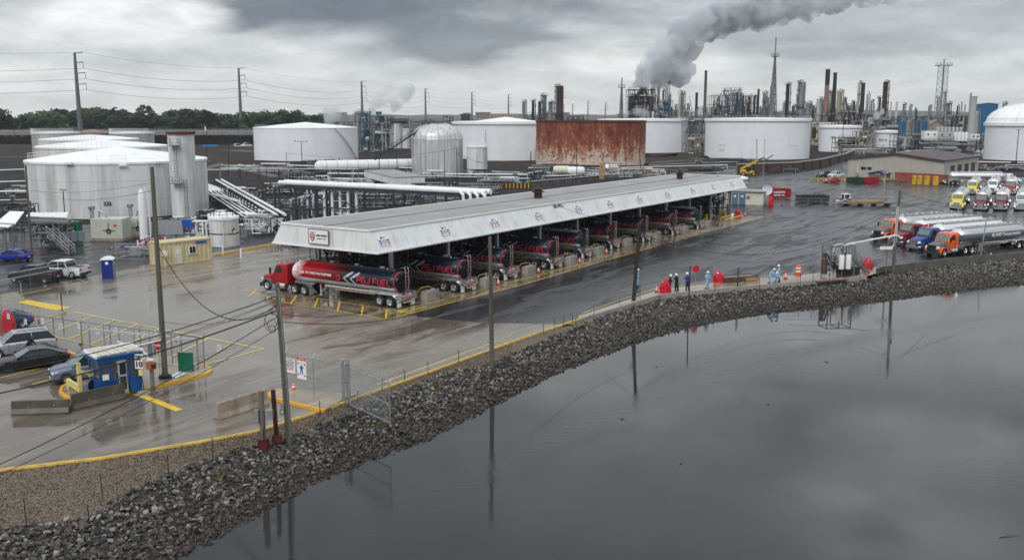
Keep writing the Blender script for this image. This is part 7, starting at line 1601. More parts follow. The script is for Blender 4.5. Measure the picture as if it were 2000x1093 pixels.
cable(PE(376),AT(2060,420,170),.9,.022,'upper cable from the right wooden pole toward the tanker rows'); cable(PE(398),AT(2080,422,122),.6,.022,'lower cable from the right wooden pole to the right edge')
for i,j,lb in ((3,4,'cable across the rusty tank from the black pole'),(4,5,'cable between the two right poles before the rusty tank')): cable(SP[i][2]-Vector((0,0,2)),SP[j][2]-Vector((0,0,1)),1.5,.04,lb)
cable(SP[3][2]-Vector((0,0,2)),SP[15][2]-Vector((0,0,1)),2,.04,'cable from the black pole toward the silver dome'); cable(SP[15][2],SP[16][2],2,.03,'thin cable passing before the silver dome')
# ================================================================ BOOTH
b0=Vector((-25.65,56.95,0)); ba=R(42); BW=2.6; BD=1.85; BH=2.5
booth=empty('guard_booth',(b0.x,b0.y,.13),ba,'small blue guard booth with big windows and a white slatted roof','booth')
m=MB(); m.box((BW*.26-.02,.04,.5),(BW*.50,.08,1.0)); m.box((BW*.86,.04,.5),(BW*.28,.08,1.0)); m.box((.04,BD/2,.5),(.08,BD,1.0)); m.box((BW-.04,BD/2,.5),(.08,BD,1.0)); m.box((BW/2,BD-.04,.5),(BW,.08,1.0)); m.build('lower_wall',blue_booth,booth)
m=MB()
for x,y in ((.06,.06),(BW-.06,.06),(.06,BD-.06),(BW-.06,BD-.06),(BW*.28,.05),(BW*.68,.05),(BW*.02+.02,BD*.5)): m.box((x,y,1.55),(.13,.13,1.9))
m.box((BW/2,BD/2,BH-.12),(BW+.16,BD+.16,.24)); m.build('corner_post',blue_booth,booth)
for x0,x1 in ((.12,BW*.26),(BW*.30,BW*.42),(BW*.72,BW-.12)): 
    o=MB().box(((x0+x1)/2,.06,1.65),(x1-x0,.03,1.25)).build('window',gl_m,booth)
for y0,y1 in ((.12,BD*.48),(BD*.52,BD-.12)):
    MB().box((.05,(y0+y1)/2,1.65),(.03,y1-y0,1.25)).build('window',glass,booth); MB().box((BW-.05,(y0+y1)/2,1.65),(.03,y1-y0,1.25)).build('window',glass,booth)
m=MB(); m.box((BW*.26,-.01,1.02),(BW*.5,.10,.08)); m.box((BW*.86,-.01,1.02),(BW*.28,.10,.08)); m.box((-.01,BD/2,1.02),(.10,BD,.08)); m.build('sill',blue_booth,booth)
d_=MB().box((BW*.56,.02,1.15),(BW*.22,.06,2.2)).build('door',pm('pale door frame',(.45,.47,.50),.4),booth)
MB().box((BW*.56,-.02,1.68),(BW*.15,.03,.75)).build('pane',glass,d_); MB().box((BW*.56,-.02,.75),(BW*.15,.03,.85)).build('lower_pane',glass,d_); MB().box((BW*.47,-.05,1.15),(.04,.06,.2)).build('door_handle',steel,d_)
m=MB(); m.box((BW/2,BD/2,BH+.06),(BW+.3,BD+.35,.10)); m.build('roof',blue_booth,booth)
rfw=pm('off white roof panels',(.60,.57,.47),.5,var=.06,stain=((.5,.45,.33),.5,2,(1,1,1)))
for i in range(9):
    for j in range(2):
        x=.0+(BW+.1)*(i+.5)/9-.05; MB().box((x,BD*.27+BD*.5*j,BH+.16+.02*(i%2)),(BW/9*.82,BD*.46,.08)).build('roof_panel',rfw,booth)
m=MB(); m.box((BW/2,BD+.12,BH+.2),(BW+.4,.14,.2)); m.box((-.14,BD/2,BH+.17),(.12,BD+.4,.14)); m.box((BW+.14,BD/2,BH+.17),(.12,BD+.4,.14)); m.build('roof_edge',white,booth)
m=MB(); m.box((BW*.15,-.02,1.3),(BW*.15,.03,.35)); m.build('notice',refl,booth)
# barrier arm machine, hoses, bin in front of the booth
t=empty('barrier_machine',G(158,775,.13),ba,'yellow steel post with a bracket and coiled hoses left of the blue booth','barrier'); MB().box((0,0,1.1),(.22,.22,2.2)).build('post',yellow_pale,t); m=MB(); m.beam((0,0,1.7),(.75,0,1.35),.18); m.box((.7,0,1.4),(.3,.25,.3)); m.build('bracket',yellow_pale,t); MB().box((.75,0,1.55),(.55,.35,.12)).build('cap',galv,t)
m=MB()
for k in range(5): m.tube([Vector((.75+.08*k,-.1,.65))+Vector((.28*math.cos(a),.05*k,.36*math.sin(a))) for a in [6.28*q/14 for q in range(15)]],.035,6)
m.build('hose',black,t,40); MB().lathe([(.3,0),(.33,.75),(.2,.8),(.01,.8)],14,c=(.35,.2,0)).build('drum',grey_plastic,t,40)
t=empty('yellow_rail',G(140,765,.13),0,'short double yellow crash rail at the left nose of the booth island','crash rail'); a=G(133,757)-G(140,765); b=G(160,775)-G(140,765)
for z in (.35,.6): m=MB(); m.beam(a+Vector((0,0,z)),b+Vector((0,0,z)),.14); m.build('rail',yellow_pale,t)
for q in(a*.9,b*.9): m=MB(); m.beam(q,q+Vector((0,0,.65)),.13); m.build('post',yellow_pale,t)
t=empty('speed_sign',G(282,769),0,'white speed limit sign on a dark post in a concrete foot','sign'); MB().lathe([(.45,0),(.42,.16),(.15,.22),(.01,.22)],14).build('base',concrete,t,40); MB().tube([(0,0,.2),(-.18,0,2.1)],.03,8).build('post',black,t); q=face_M((-.21,-.06,2.15),(1,0,0),(0,0,1)); MB().box((-.21,-.03,2.15),(.48,.03,.95)).build('board',refl,t); text_on(t,'SPEED',.16,face_M((-.21,-.06,2.48),(1,0,0),(0,0,1)),sign_black,.008); text_on(t,'LIMIT',.16,face_M((-.21,-.06,2.28),(1,0,0),(0,0,1)),sign_black,.008); text_on(t,'10',.48,face_M((-.21,-.06,1.95),(1,0,0),(0,0,1)),sign_black,.02); MB().box((-.14,-.03,1.42),(.24,.03,.40)).build('plate',yellow_pale,t)
t=empty('card_reader',G(299,767),0,'grey post with an orange boxed card reader and a small white plate','card reader'); m=MB(); m.beam((0,0,0),(0,0,3.2),.2); m.box((0,0,.03),(.5,.4,.06)); m.build('post',steel,t); MB().box((.05,-.15,1.85),(.55,.3,.45)).build('reader_box',pm('dull orange box',(.40,.10,.04),.5),t); MB().box((.25,-.33,1.85),(.25,.1,.25)).build('reader_screen',black,t); MB().box((0,-.13,2.25),(.40,.03,.20)).build('plate',refl,t); MB().box((.05,.1,2.8),(.4,.3,.7)).build('upper_box',grey_plastic,t)
pq=pg([(330,738),(352,728),(365,732),(343,742)]); o=sheet('steel_plate',pq,.15,refl,kind=None); tag(o,'flat white plate lying on the booth island by the pole','plate')
# jersey barriers
def jersey(a,b,label,H=.85,mat=concrete_wet,w=.6):
    A,B_=G(*a),G(*b); t=empty('concrete_barrier',A,math.atan2((B_-A).y,(B_-A).x),label,'barrier'); L=(B_-A).length; n=4; 
    prof=[(-w/2,0),(w/2,0),(w/2,.08),(w*.26,.35),(w*.16,H),(-w*.16,H),(-w*.26,.35),(-w/2,.08)]
    m=MB(); m.loft([[(x,y,z) for y,z in prof] for x in (0,L*.33,L*.66,L)]); m.build('barrier_body',mat,t,fix=True)
    m=MB(); m.box((L*.3,-w*.30,.45),(.06,.03,.12)); m.box((L*.75,-w*.30,.5),(.08,.03,.10)); m.box((L,0,.5),(.06,.05,.3)); m.build('lifting_hook',galv,t); return t
jersey((25,808),(137,804),'short concrete barrier at the far left, lying separately',.80)
jersey((141,799),(243,776),'dark wet concrete barrier in front of the blue booth',.95)
tan_c=pm('sandy concrete',(.36,.31,.25),.55,var=.15,scale=2,stain=((.14,.09,.06),.7,1.2,(1,1,.4)),bump=.006)
jersey((424,818),(520,788),'sandy concrete barrier with a brown top left of the two short posts',.95,tan_c,.62)
# short posts by the nearest pole
t,b,T_=upole((541,862),(533,761),.13,.13,pm('dark rusty steel post',(.06,.028,.022),.6,.3,var=.2),'dark brown square steel post leaning by the nearest pole',name='steel_post',cat='post')
m=MB(); m.box((.0,0,.2),(.45,.4,.4)); m.build('foot',rust,t)
t,b,T_=upole((515,872),(509,763),.16,.16,pm('grey brown timber post',(.17,.13,.11),.7,var=.25),'grey brown post with electric boxes left of the dark steel post',name='meter_post',cat='post')
m=MB(); m.box((-.25,-.2,1.75),(.22,.2,.75)); m.box((.42,-.1,1.85),(.34,.28,.50)); m.build('electric_box',galv,t); m=MB(); m.box((0,0,.15),(.5,.45,.6)); m.build('foot',pm('dark red foot',(.085,.014,.018),.6),t); m=MB(); m.tube([(.2,-.2,1.4),(.1,-.25,1.0),(.1,-.2,.3)],.03,6); m.build('conduit',black,t)
# ================================================================ FENCES
def fence(P,H,label,name='chain_link_fence',posts=None,wire=.12,barb=True,rails=(1.0,),mat=galv,postr=.035,fab=True,slack=0,spacing=None,arms=True,fr=.0022):
    t=empty(name,P[0],0,label,'fence'); O=P[0]; Q=[p-O for p in P]; m=MB(); fb=MB()
    for a,b in zip(Q,Q[1:]):
        L=(b-a).length; d=(b-a)/L
        for f in rails: m.beam(a+Vector((0,0,H*f)),b+Vector((0,0,H*f)),postr*1.3)
        if fab:
            k=int(L/wire)
            for i in range(-int(H/wire),k):
                for s in(1,-1):
                    x0=i*wire if s>0 else (i*wire+H); x1=x0+s*H; z0,z1=0,H
                    c0,c1=max(0,min(L,x0)),max(0,min(L,x1))
                    if abs(c1-c0)<.02: continue
                    zz0=z0+abs(c0-x0)/H*(z1-z0); zz1=z1-abs(c1-x1)/H*(z1-z0)
                    fb.beam(a+d*c0+Vector((0,0,zz0)),a+d*c1+Vector((0,0,zz1)),fr*2)
        k=max(1,round(L/(spacing or 3)))
        for i in range(k+(1 if b is Q[-1] else 0)):
            p=a+d*(L*i/k); q=MB(); q.tube([(0,0,0),(0,0,H+.05)],postr,8)
            if arms: q.tube([(0,0,H),(-.22*d.y,.22*d.x,H+.35)],.02,5)
            q.build('post',mat,t,loc=p)
        if barb:
            for j in range(3): f=(j+1)/3; fb.beam(a+Vector((-.22*d.y*f,.22*d.x*f,H+.35*f)),b+Vector((-.22*d.y*f,.22*d.x*f,H+.35*f)),.008)
    m.build('rail',mat,t)
    if fab or barb: fb.build('wire_mesh',mat,t)
    return t
f1=fence([G(-40,647),G(5,655+8),G(400,722)*1.0],2.3,'wire fence with slanted dark posts and white notices left of the tall grey pole',mat=steel,spacing=3.1,wire=.2)
A,B_=G(5,663),G(400,722); d=(B_-A).normalized(); k=0
for i in range(12):
    p=A+d*(1.0+1.95*i); z=1.75 if i%2 else 2.0
    q=empty('fence_notice',(p.x,p.y-.08,z),math.atan2(d.y,d.x),ordn(i)+' small white notice from the left along the wire fence','sign','white notices on the wire fence'); MB().box((0,0,0),(.30,.02,.42)).build('board',refl,q); m=MB(); 
    for j in range(3): m.box((0,-.015,.12-.11*j),(.2,.01,.045))
    m.build('print',green_box if i%3 else sign_black,q)
# sliding gate frame, lighter steel, right part
g0,g1=G(178,700),G(388,724); t=empty('sliding_gate',g0,math.atan2((g1-g0).y,(g1-g0).x),'long silver sliding gate frame along the yellow hatched area','gate'); L=(g1-g0).length; m=MB(); m.beam((0,0,2.2),(L,0,2.2),.14); m.beam((0,0,.25),(L,0,.25),.09); m.build('rail',alu_dull,t)
for i in range(8): MB().beam((L*i/7,0,0),(L*i/7,0,2.5),.07).build('post',galv,t)
m=MB(); m.tube([(L*.3,-.3,1.6),(L*.55,-.9,1.4),(L*.66,-1.0,1.0),(L*.60,-1.0,.8),(L*.42,-.6,.8)],.05,6); m.build('loop_rail',white,t,40)
t=empty('leaning_board',G(364,727,.13),R(-8),'green panel leaning on the fence at the end of the booth island','panel'); MB().box((0,0,.75),(1.1,.05,1.3)).build('board',pm('green plastic sheet',(.012,.13,.075),.5,var=.15),t); m=MB(); m.box((0,-.04,.1),(1.15,.06,.06)); m.box((0,-.04,1.4),(1.15,.06,.06)); m.build('frame',steel,t)
t=empty('red_sign',G(312,722,.13),R(10),'round red stop sign seen through the fence posts','sign'); MB().tube([(0,0,0),(0,0,2.0)],.03,8).build('post',galv,t); m=MB(); m.lathe([(.01,-.02),(.33,-.02),(.33,.02),(.01,.02)],8,axis='Y',c=(0,-.05,1.75)); m.build('board',sign_red,t,fix=True); text_on(t,'STOP',.17,face_M((0,-.08,1.75),(1,0,0),(0,0,1)),refl,.008)
t=empty('bollard',G(158,672),0,'thin pale yellow bollard standing inside the hatched area','bollard'); MB().tube([(0,0,0),(0,0,1.15)],.07,10).build('post',yellow_pale,t); MB().lathe([(.16,0),(.12,.1),(.01,.1)],12).build('base',black,t)
for (x,y,yt,lb) in ((122,612,572,'short brown marker post in a concrete foot at the yellow box'),(43,586,552,'grey marker post in a concrete foot left of the yellow box')):
    p=G(x,y); t=empty('marker_post',p,0,lb,'marker post'); MB().lathe([(.32,0),(.28,.18),(.05,.2)],12).build('base',concrete,t,30); MB().tube([(0,0,.1),(0,0,HT(yt,p.y))],.05,8).build('post',rust if x>100 else galv,t)
f2=fence([G(0,574),G(60,563),G(153,542),G(305,508)],1.9,'chain link fence with two pale pipes between the pickups and the open yard',mat=steel,arms=False,barb=False,rails=(1.0,),spacing=3.6)
m=MB(); 
for z in(1.2,1.75): m.tube([G(-30,578)-f2.location+Vector((0,0,z)),G(153,540)-f2.location+Vector((0,0,z)),G(305,507)-f2.location+Vector((0,0,z))],.055,6)
m.build('pipe_rail',alu_dull,f2)
f3=fence([G(560,762),G(669,786)],2.45,'chain link fence with two large warning signs by the nearest pole',mat=galv,spacing=2.9,wire=.10,rails=(1.0,.5),arms=True,barb=False)
f4=fence([G(674,787),G(762,828)],2.4,'chain link fence with coiled barbed wire running down over the stones',mat=galv,spacing=6,wire=.10,rails=(1.0,.5,.03))
m=MB(); a=G(674,787)-f4.location; b=G(762,828)-f4.location; P=[]
for i in range(160): q=a+(b-a)*(i/159.0); an=i*.75; P.append(q+Vector((0,.20*math.cos(an),2.75+.20*math.sin(an))))
m.tube(P,.006,4); m.build('barbed_coil',galv,f4)
t=empty('gate_posts',G(672,786),0,'pair of thick silver gate posts strapped together at the fence corner','gate post'); 
for x in (0,.22,.36): MB().tube([(x,0,0),(x,0,2.75)],.06 if x else .09,10).build('post',galv,t)
m=MB(); 
for z in (.3,1.3,2.4): m.box((.16,0,z),(.5,.16,.06))
m.build('strap',steel,t)
# warning boards
def board(px,w,h,zc,label,lines,head=None,fig=False,ang=None):
    p=G(*px); t=empty('warning_sign',(p.x,p.y-.12,zc),ang if ang is not None else math.atan2((G(669,786)-G(560,762)).y,(G(669,786)-G(560,762)).x),label,'sign'); MB().box((0,0,0),(w,.02,h)).build('board',refl,t)
    F=lambda x,z:face_M((x,-.02,z),(1,0,0),(0,0,1))
    if head: MB().box((0,-.012,h/2-h*.09),(w*.96,.01,h*.16)).build('header',sign_red,t); 
    y=h/2-h*.09
    for s,sz,m_ in lines: text_on(t,s,sz,F(0,y),m_,.004); y-=sz*1.25
    if fig:
        m=MB(); 
        for a,b,w_ in (((0,.25),(0,-.05),.16),((-.18,.12),(.18,.12),.06),((-.05,-.05),(-.10,-.32),.07),((.05,-.05),(.10,-.32),.07)): m.beam((a[0],-.02,a[1]-.1),(b[0],-.02,b[1]-.1),w_,.01,up=(0,1,0))
        m.build('figure_print',sign_blue,t); m=MB(); m.lathe([(.01,-.02),(.09,-.02)],12,axis='Y',c=(0,-.005,.30)); m.build('helmet_print',yellow_pale,t,fix=True); m=MB(); 
        for x,z in ((-.28,.28),(.28,.25),(.28,-.48),(-.28,-.45)): m.box((x,-.015,z),(.13,.01,.10))
        m.build('icon_print',steel,t)
    return t
board((592,769),.80,1.45,1.75,'tall white warning sign with a red header and a drawn figure',[('ATTENTION',.105,refl),('ALL PPE REQUIRED',.075,refl)],True,True)
board((570,764),.85,.95,1.75,'white notice with lines of black words, partly hidden by the nearest pole',[('WARNING',.11,sign_red),('DO NOT ENTER',.10,sign_black),('AUTHORIZED',.10,sign_black),('PERSONS ONLY',.10,sign_black),('CALL GUARD',.10,sign_black),('NO SMOKING',.09,sign_red)])
# stakes and wire along the bank
st=[(52,1030,972),(175,1020,985),(201,973,925),(330,930,886),(416,902,853),(560,0,0),(626,815,782),(683,830,786),(699,785,762),(746,766,738),(790,749,722),(836,733,706),(895,712,684),(1062,655,632),(1082,650,621),(1101,642,618),(1118,640,612),(1125,636,622),(1160,620,598),(1210,600,582),(1250,590,560),(1325,575,552),(1395,572,545),(1443,568,540),(1483,562,540),(1563,557,535),(1588,555,527),(1620,553,535),(1650,548,528),(1680,546,515),(1705,541,513),(1775,525,510),(1815,520,505)]
wt=empty('wire_fence',(0,0,0),0,'row of thin dark stakes with wire along the top of the stone bank','fence'); m=MB(); prev=None
for x,y,yt in st:
    if y==0: continue
    p=G(x,y,-.15); h=HT(yt,p.y)+.15; MB().tube([(0,0,-.1),(random.uniform(-.04,.04),0,h)],.025,5).build('stake',darksteel,wt,loc=p)
    q=p+Vector((0,0,h*.85))
    if prev is not None and (q-prev).length<14: m.tube([prev,q],.006,4); m.tube([prev-Vector((0,0,h*.4)),q-Vector((0,0,h*.4))],.006,4)
    prev=q
m.build('wire',darksteel,wt)
# tall posts among the crew
for px,yt,r,mt_,lb in (((1345,592),519,.06,darksteel,'tall dark thin post standing by the round red sign'),((1440,560),522,.06,darksteel,'dark thin post behind the steel tray'),((1915,500),430,.07,galv,'slender grey braced mast before the nearest orange tanker')):
    p=G(*px); t=empty('thin_post',p,0,lb,'post'); MB().tube([(0,0,-.3),(.35 if px[0]>1900 else .05,0,HT(yt,p.y))],r,8).build('post',mt_,t); m=MB(); m.box((0,0,.05),(.3,.3,.1)); (m.beam((0,0,1.2),(1.1,0,0),.06) if px[0]>1900 else None); m.build('base_plate',mt_,t)
p=G(1358,560); t=empty('round_sign',p,0,'round red disc sign on a thin post between the workers','sign'); MB().tube([(0,0,0),(0,0,1.9)],.025,6).build('post',galv,t); m=MB(); m.lathe([(.01,-.02),(.36,-.02),(.36,.02),(.01,.02)],24,axis='Y',c=(0,-.04,1.9)); m.build('disc',sign_red,t,fix=True); MB().box((0,-.07,1.9),(.44,.01,.10)).build('bar',sign_red,t)
# portable toilet
t=empty('portable_toilet',G(213,543),R(12),'dark blue portable toilet with a white domed roof','portable toilet'); W_t=1.25
MB().box((0,0,1.05),(W_t,W_t,2.1)).build('cabin_wall',grey_plastic,t); MB().box((0,-W_t/2-.03,1.05),(W_t*.92,.06,2.0)).build('door',blue_toilet,t); m=MB(); m.loft([[(x,-W_t/2-.06,2.1),(x,W_t/2+.06,2.1),(x,W_t/2,2.1+z),(x,-W_t/2,2.1+z)] for x,z in ((-.68,.04),(-.5,.18),(-.2,.27),(.2,.27),(.5,.18),(.68,.04))]); m.build('roof',white_clean,t,fix=True); m=MB(); m.lathe([(.01,0),(.17,0)],16,axis='Y',c=(0,-W_t/2-.07,1.75)); m.build('badge',refl,t,fix=True); m=MB(); m.lathe([(.01,0),(.12,0)],16,axis='X',c=(-W_t/2-.01,-.2,1.55)); m.build('side_badge',refl,t,fix=True)
for s in (-1,1): MB().box((-W_t/2-.02,.3*s,1.0),(.05,.06,1.9)).build('wall_rib',grey_plastic,t)
# site container
def contx(t,L,W,H):
    MB().box((-L*.16,-W/2-.05,1.1),(.95,.10,2.1)).build('door',cream,t); MB().box((-L*.18,-W/2-.12,1.5),(.45,.03,.5)).build('notice',refl,t)
    o=MB().box((L*.12,-W/2-.05,1.55),(.95,.10,.95)).build('window_frame',refl,t); 
    for dx in(-.2,.2): MB().box((L*.12+dx,-W/2-.11,1.55),(.34,.03,.8)).build('pane',glass,o)
    MB().box((-L*.44,-W/2-.2,1.5),(.55,.4,.55)).build('air_unit',refl,t); MB().box((L*.30,-W/2-.04,2.35),(1.5,.03,.25)).build('notice_strip',sign_blue,t); m=MB(); m.box((L*.13,-W/2-.12,1.1),(1.1,.12,.06)); m.build('sill',refl,t)
c0=G(306,521); c1=G(403,509); yc=pm('pale yellow container paint',(.58,.50,.31),.5,var=.08,scale=1.5,stain=((.42,.33,.15),.5,1.5,(1,1,.3)))
contain((c0+c1)/2+Vector((-.5,1.3,0)),math.atan2((c1-c0).y,(c1-c0).x),(c1-c0).length*1.02,2.5,2.75,yc,'pale yellow site container with a barred window left of the canopy',extra=contx)
for i,(x,y) in enumerate(((323,522),(353,514),(372,511),(436,500),(471,505),(270,488),(280,490),(427,482))):
    p=G(x,y); t=empty('bollard',p,0,ORD[i]+(' short white bollard near the yellow container, counted clockwise' if i not in(5,6) else ' pale bollard before the white pump housings'),'bollard'); MB().tube([(0,0,0),(0,0,1.25)],.11,10).build('post',white if i not in(0,1) else yc,t); MB().ico((0,0,1.25),(.11,.11,.06)).build('cap',white,t,60)
# ================================================================ RED COVERS, DRUM, CREW
def cover(px,h,w,label,lean=0.0,seed=1,apex=.25,kind='red_cover'):
    p=G(*px); t=empty(kind,p,random.Random(seed).uniform(-.5,.5),label,'red cover'); r=random.Random(seed); n=22; rings=[]
    for k in range(9):
        f=k/8; rad=w/2*(1.0-.08*f if f<.45 else (1-.08*.45)*(1-((f-.45)/.55)**1.3*(1-apex))); ring=[]
        for j in range(n):
            a=2*math.pi*j/n; q=rad*(1+.13*math.sin(3*a+seed)*(.4+f)+.09*math.sin(5*a+4*f+seed)+r.uniform(-.07,.07)); ring.append((q*math.cos(a)+(lean+.12*math.sin(seed))*f*f,q*math.sin(a)*.85,h*f))
        rings.append(ring)
    m=MB(); m.loft(rings); m.build('tarpaulin',red_tarp,t,22); m=MB(); m.tube([(lean*.6+w*.40*math.cos(a),w*.34*math.sin(a),h*.58+.04*math.sin(3*a)) for a in [6.2832*j/16 for j in range(17)]],.022,5); m.build('tie_rope',red_metal,t); m=MB(); m.box((lean*.8-.05,-w*.22,h*.8),(.25,.03,.10)); m.build('patch',refl,t); return t
cover((1298,572),1.45,1.15,'red tarpaulin cover on the corner of the walkway beside the dark clad pair',0,1)
cover((1404,551),1.30,1.15,'red tarpaulin cover beside the steel tray on the walkway',-.1,3)
cover((1694,525),1.35,1.20,'red tarpaulin cover at the right end of the walkway near the pump skid',.1,5)
cover((12,645),1.75,1.6,'red tarpaulin cover at the left edge behind the silver car',.1,7)
cover((1440,424),1.5,1.1,'red cover standing alone past the last tanker bay',0,9); cover((1506,402),2.0,1.0,'narrow red covered stand in front of the big red skip',0,11)
p=G(1559,536); t=empty('traffic_drum',p,0,'orange and white striped traffic drum on the yard edge','traffic drum'); MB().lathe([(.33,0),(.33,.08),(.29,.10),(.27,1.0),(.2,1.05),(.01,1.05)],20).build('drum_body',cone_o,t,40); m=MB()
for z in(.32,.68): m.lathe([(.30,z),(.292,z+.17)],20)
m.build('stripe',refl,t,40); MB().lathe([(.42,0),(.42,.06),(.33,.07)],20).build('base',black,t,30)
def person(px,cloth,label,legs=None,pose='stand',ang=0,hatm=hat,vest=None,zb=.02):
    """one continuous skinned body: coverall; the head, hat, hands and boots are its children"""
    p=G(px[0],px[1],zb) if not isinstance(px,Vector) else px; o_=empty('person',p,ang,label,'person')
    J={'stand':dict(pel=(0,0,.95),ch=(0,.02,1.32),nk=(0,.03,1.50),hd=(0,-.01,1.60),sl=(-.19,.02,1.43),el=(-.27,.0,1.15),hl=(-.20,-.18,.98),sr=(.19,.02,1.43),er=(.27,.02,1.15),hr=(.22,-.12,.93),kl=(-.11,-.02,.50),fl=(-.13,.02,.09),kr=(.11,-.03,.50),fr=(.13,0,.09)),
       'arms':dict(pel=(0,0,.95),ch=(0,.02,1.32),nk=(0,.0,1.50),hd=(0,-.06,1.59),sl=(-.19,.0,1.43),el=(-.28,-.08,1.18),hl=(-.08,-.30,1.16),sr=(.19,.0,1.43),er=(.28,-.08,1.18),hr=(.08,-.30,1.14),kl=(-.12,-.03,.50),fl=(-.16,.02,.09),kr=(.12,.02,.50),fr=(.15,.06,.09)),
       'bend':dict(pel=(0,.10,.88),ch=(0,-.15,1.18),nk=(0,-.27,1.30),hd=(0,-.36,1.36),sl=(-.19,-.22,1.24),el=(-.25,-.36,1.0),hl=(-.16,-.52,.85),sr=(.19,-.22,1.24),er=(.25,-.38,1.0),hr=(.14,-.54,.82),kl=(-.14,-.06,.48),fl=(-.15,.06,.09),kr=(.14,.02,.48),fr=(.16,.14,.09)),
       'crouch':dict(pel=(0,.12,.36),ch=(0,-.06,.72),nk=(0,-.12,.88),hd=(0,-.2,.96),sl=(-.19,-.08,.82),el=(-.26,-.3,.62),hl=(-.12,-.46,.52),sr=(.19,-.08,.82),er=(.26,-.3,.60),hr=(.14,-.48,.48),kl=(-.2,-.32,.50),fl=(-.18,-.10,.08),kr=(.2,-.32,.48),fr=(.2,-.08,.08))}[pose]
    names=['pel','ch','nk','hd','sl','el','hl','sr','er','hr','kl','fl','kr','fr']; ix={n_:i for i,n_ in enumerate(names)}
    vs=[J[n_] for n_ in names]; E=[('pel','ch'),('ch','nk'),('nk','hd'),('ch','sl'),('sl','el'),('el','hl'),('ch','sr'),('sr','er'),('er','hr'),('pel','kl'),('kl','fl'),('pel','kr'),('kr','fr')]
    rad=dict(pel=(.17,.14),ch=(.20,.14),nk=(.07,.07),hd=(.075,.085),sl=(.085,.085),el=(.065,.065),hl=(.045,.045),sr=(.085,.085),er=(.065,.065),hr=(.045,.045),kl=(.095,.095),fl=(.07,.07),kr=(.095,.095),fr=(.07,.07))
    me=bpy.data.meshes.new('body'); me.from_pydata(vs,[(ix[a],ix[b]) for a,b in E],[]); ob=bpy.data.objects.new('body_tmp',me); COL.objects.link(ob)
    sk=ob.modifiers.new('s','SKIN'); sk.use_smooth_shade=True
    for n_ in names: v=me.skin_vertices[0].data[ix[n_]]; v.radius=rad[n_]; v.use_root=(n_=='pel')
    su=ob.modifiers.new('u','SUBSURF'); su.levels=1; su.render_levels=1; bpy.context.view_layer.update()
    m2=bpy.data.meshes.new_from_object(ob.evaluated_get(bpy.context.evaluated_depsgraph_get())); bpy.data.objects.remove(ob); m2.materials.clear(); m2.materials.append(cloth)
    m2.polygons.foreach_set('use_smooth',[True]*len(m2.polygons))
    if legs:
        m2.materials.append(legs); pz=J['pel'][2]
        for f in m2.polygons:
            if f.center.z<pz-.02 and abs(f.center.x)<.24 and (f.center.y>-.12 or f.center.z<.8): f.material_index=1
    link('body',m2,o_); hd=Vector(J['hd'])
    h=MB(); h.ico(hd+Vector((0,-.01,.06)),(.088,.105,.13),sub=2); h.ico(hd+Vector((0,-.115,.05)),(.018,.025,.022)); h.ico(hd+Vector((-.09,0,.05)),(.015,.025,.035)); h.ico(hd+Vector((.09,0,.05)),(.015,.025,.035)); h.build('head',skin,o_,60)
    m=MB(); m.ico(hd+Vector((-.032,-.105,.075)),.012); m.ico(hd+Vector((.032,-.105,.075)),.012); m.box(hd+Vector((0,-.108,.0)),(.045,.01,.01)); m.build('face_detail',black,o_)
    m=MB(); m.lathe([(.150,.10),(.155,.115),(.135,.13),(.13,.18),(.10,.24),(.05,.27),(.01,.275)],18,c=(hd.x,hd.y-.01,hd.z)); m.build('hard_hat',hatm,o_,50)
    for hn,en in(('hl','el'),('hr','er')):
        a=Vector(J[hn]); d=(a-Vector(J[en])).normalized(); s=d.cross(Vector((0,0,1)))
        s=s.normalized() if s.length>.1 else Vector((1,0,0)); m=MB(); m.beam(a,a+d*.09,.075,.03)
        for k in range(4): q=a+d*.08+s*(.028-.019*k); m.tube([q,q+d*.035,q+d*.06+Vector((0,0,-.02))],.0085,5)
        m.tube([a+s*.035+d*.02,a+s*.065+d*.05,a+s*.06+d*.075],.010,5); m.build('hand',blue_jkt if cloth is tyvek else skin,o_)
    for fn in('fl','fr'):
        a=Vector(J[fn]); m=MB(); m.loft([rring(a.x*0+.13,.045,0,.07,.02),rring(.04,.05,0,.10,.03),rring(-.10,.045,0,.11,.03)]); q=m.build('boot',black,o_,50,loc=(a.x,a.y,0),rz=-math.pi/2)
    if vest: m=MB(); c_=Vector(J['ch']); m.loft([[(c_.x+.21*math.cos(a),c_.y+.155*math.sin(a),c_.z+z) for a in [6.2832*i/12 for i in range(12)]] for z in (-.05,.0)]); m.build('reflective_band',vest,o_)
    return o_
person((1245,559),tyvek,'worker in a light blue coverall and white helmet beside the dark leaning pole',ang=R(60))
person((1308,571),dark_cloth,'worker in dark clothes and white helmet standing right beside the red cover',pose='arms',ang=R(70))
person((1321,569),pm('black clothing',(.012,.012,.014),.7),'worker all in black with a white helmet, right one of the dark pair',ang=R(-60),pose='arms')
person((1342,567),blue_jkt,'worker in a blue jacket and black trousers by the tall dark post',legs=dark_cloth,ang=R(200),pose='arms')
person((1381,564),tyvek,'worker in a light blue coverall standing alone between the round sign and the red cover',pose='arms',ang=R(20))
person((1504,553),tyvek,'left one of the three light blue workers, bending forward',pose='bend',ang=R(80))
person((1513,553),tyvek,'crouching worker in light blue between two standing ones',pose='crouch',ang=R(100))
person((1521,550),tyvek,'right one of the three light blue workers, with a dark pack',pose='arms',ang=R(-100))
t=empty('dark_pack',G(1519,552,.03),0,'dark blue bag beside the crouching worker','bag'); MB().ico((0,-.15,.35),(.2,.18,.32),sub=2).build('bag',blue_jkt,t,60); MB().tube([(-.1,-.3,.5),(0,-.35,.3),(.1,-.3,.5)],.02,5).build('strap',black,t)
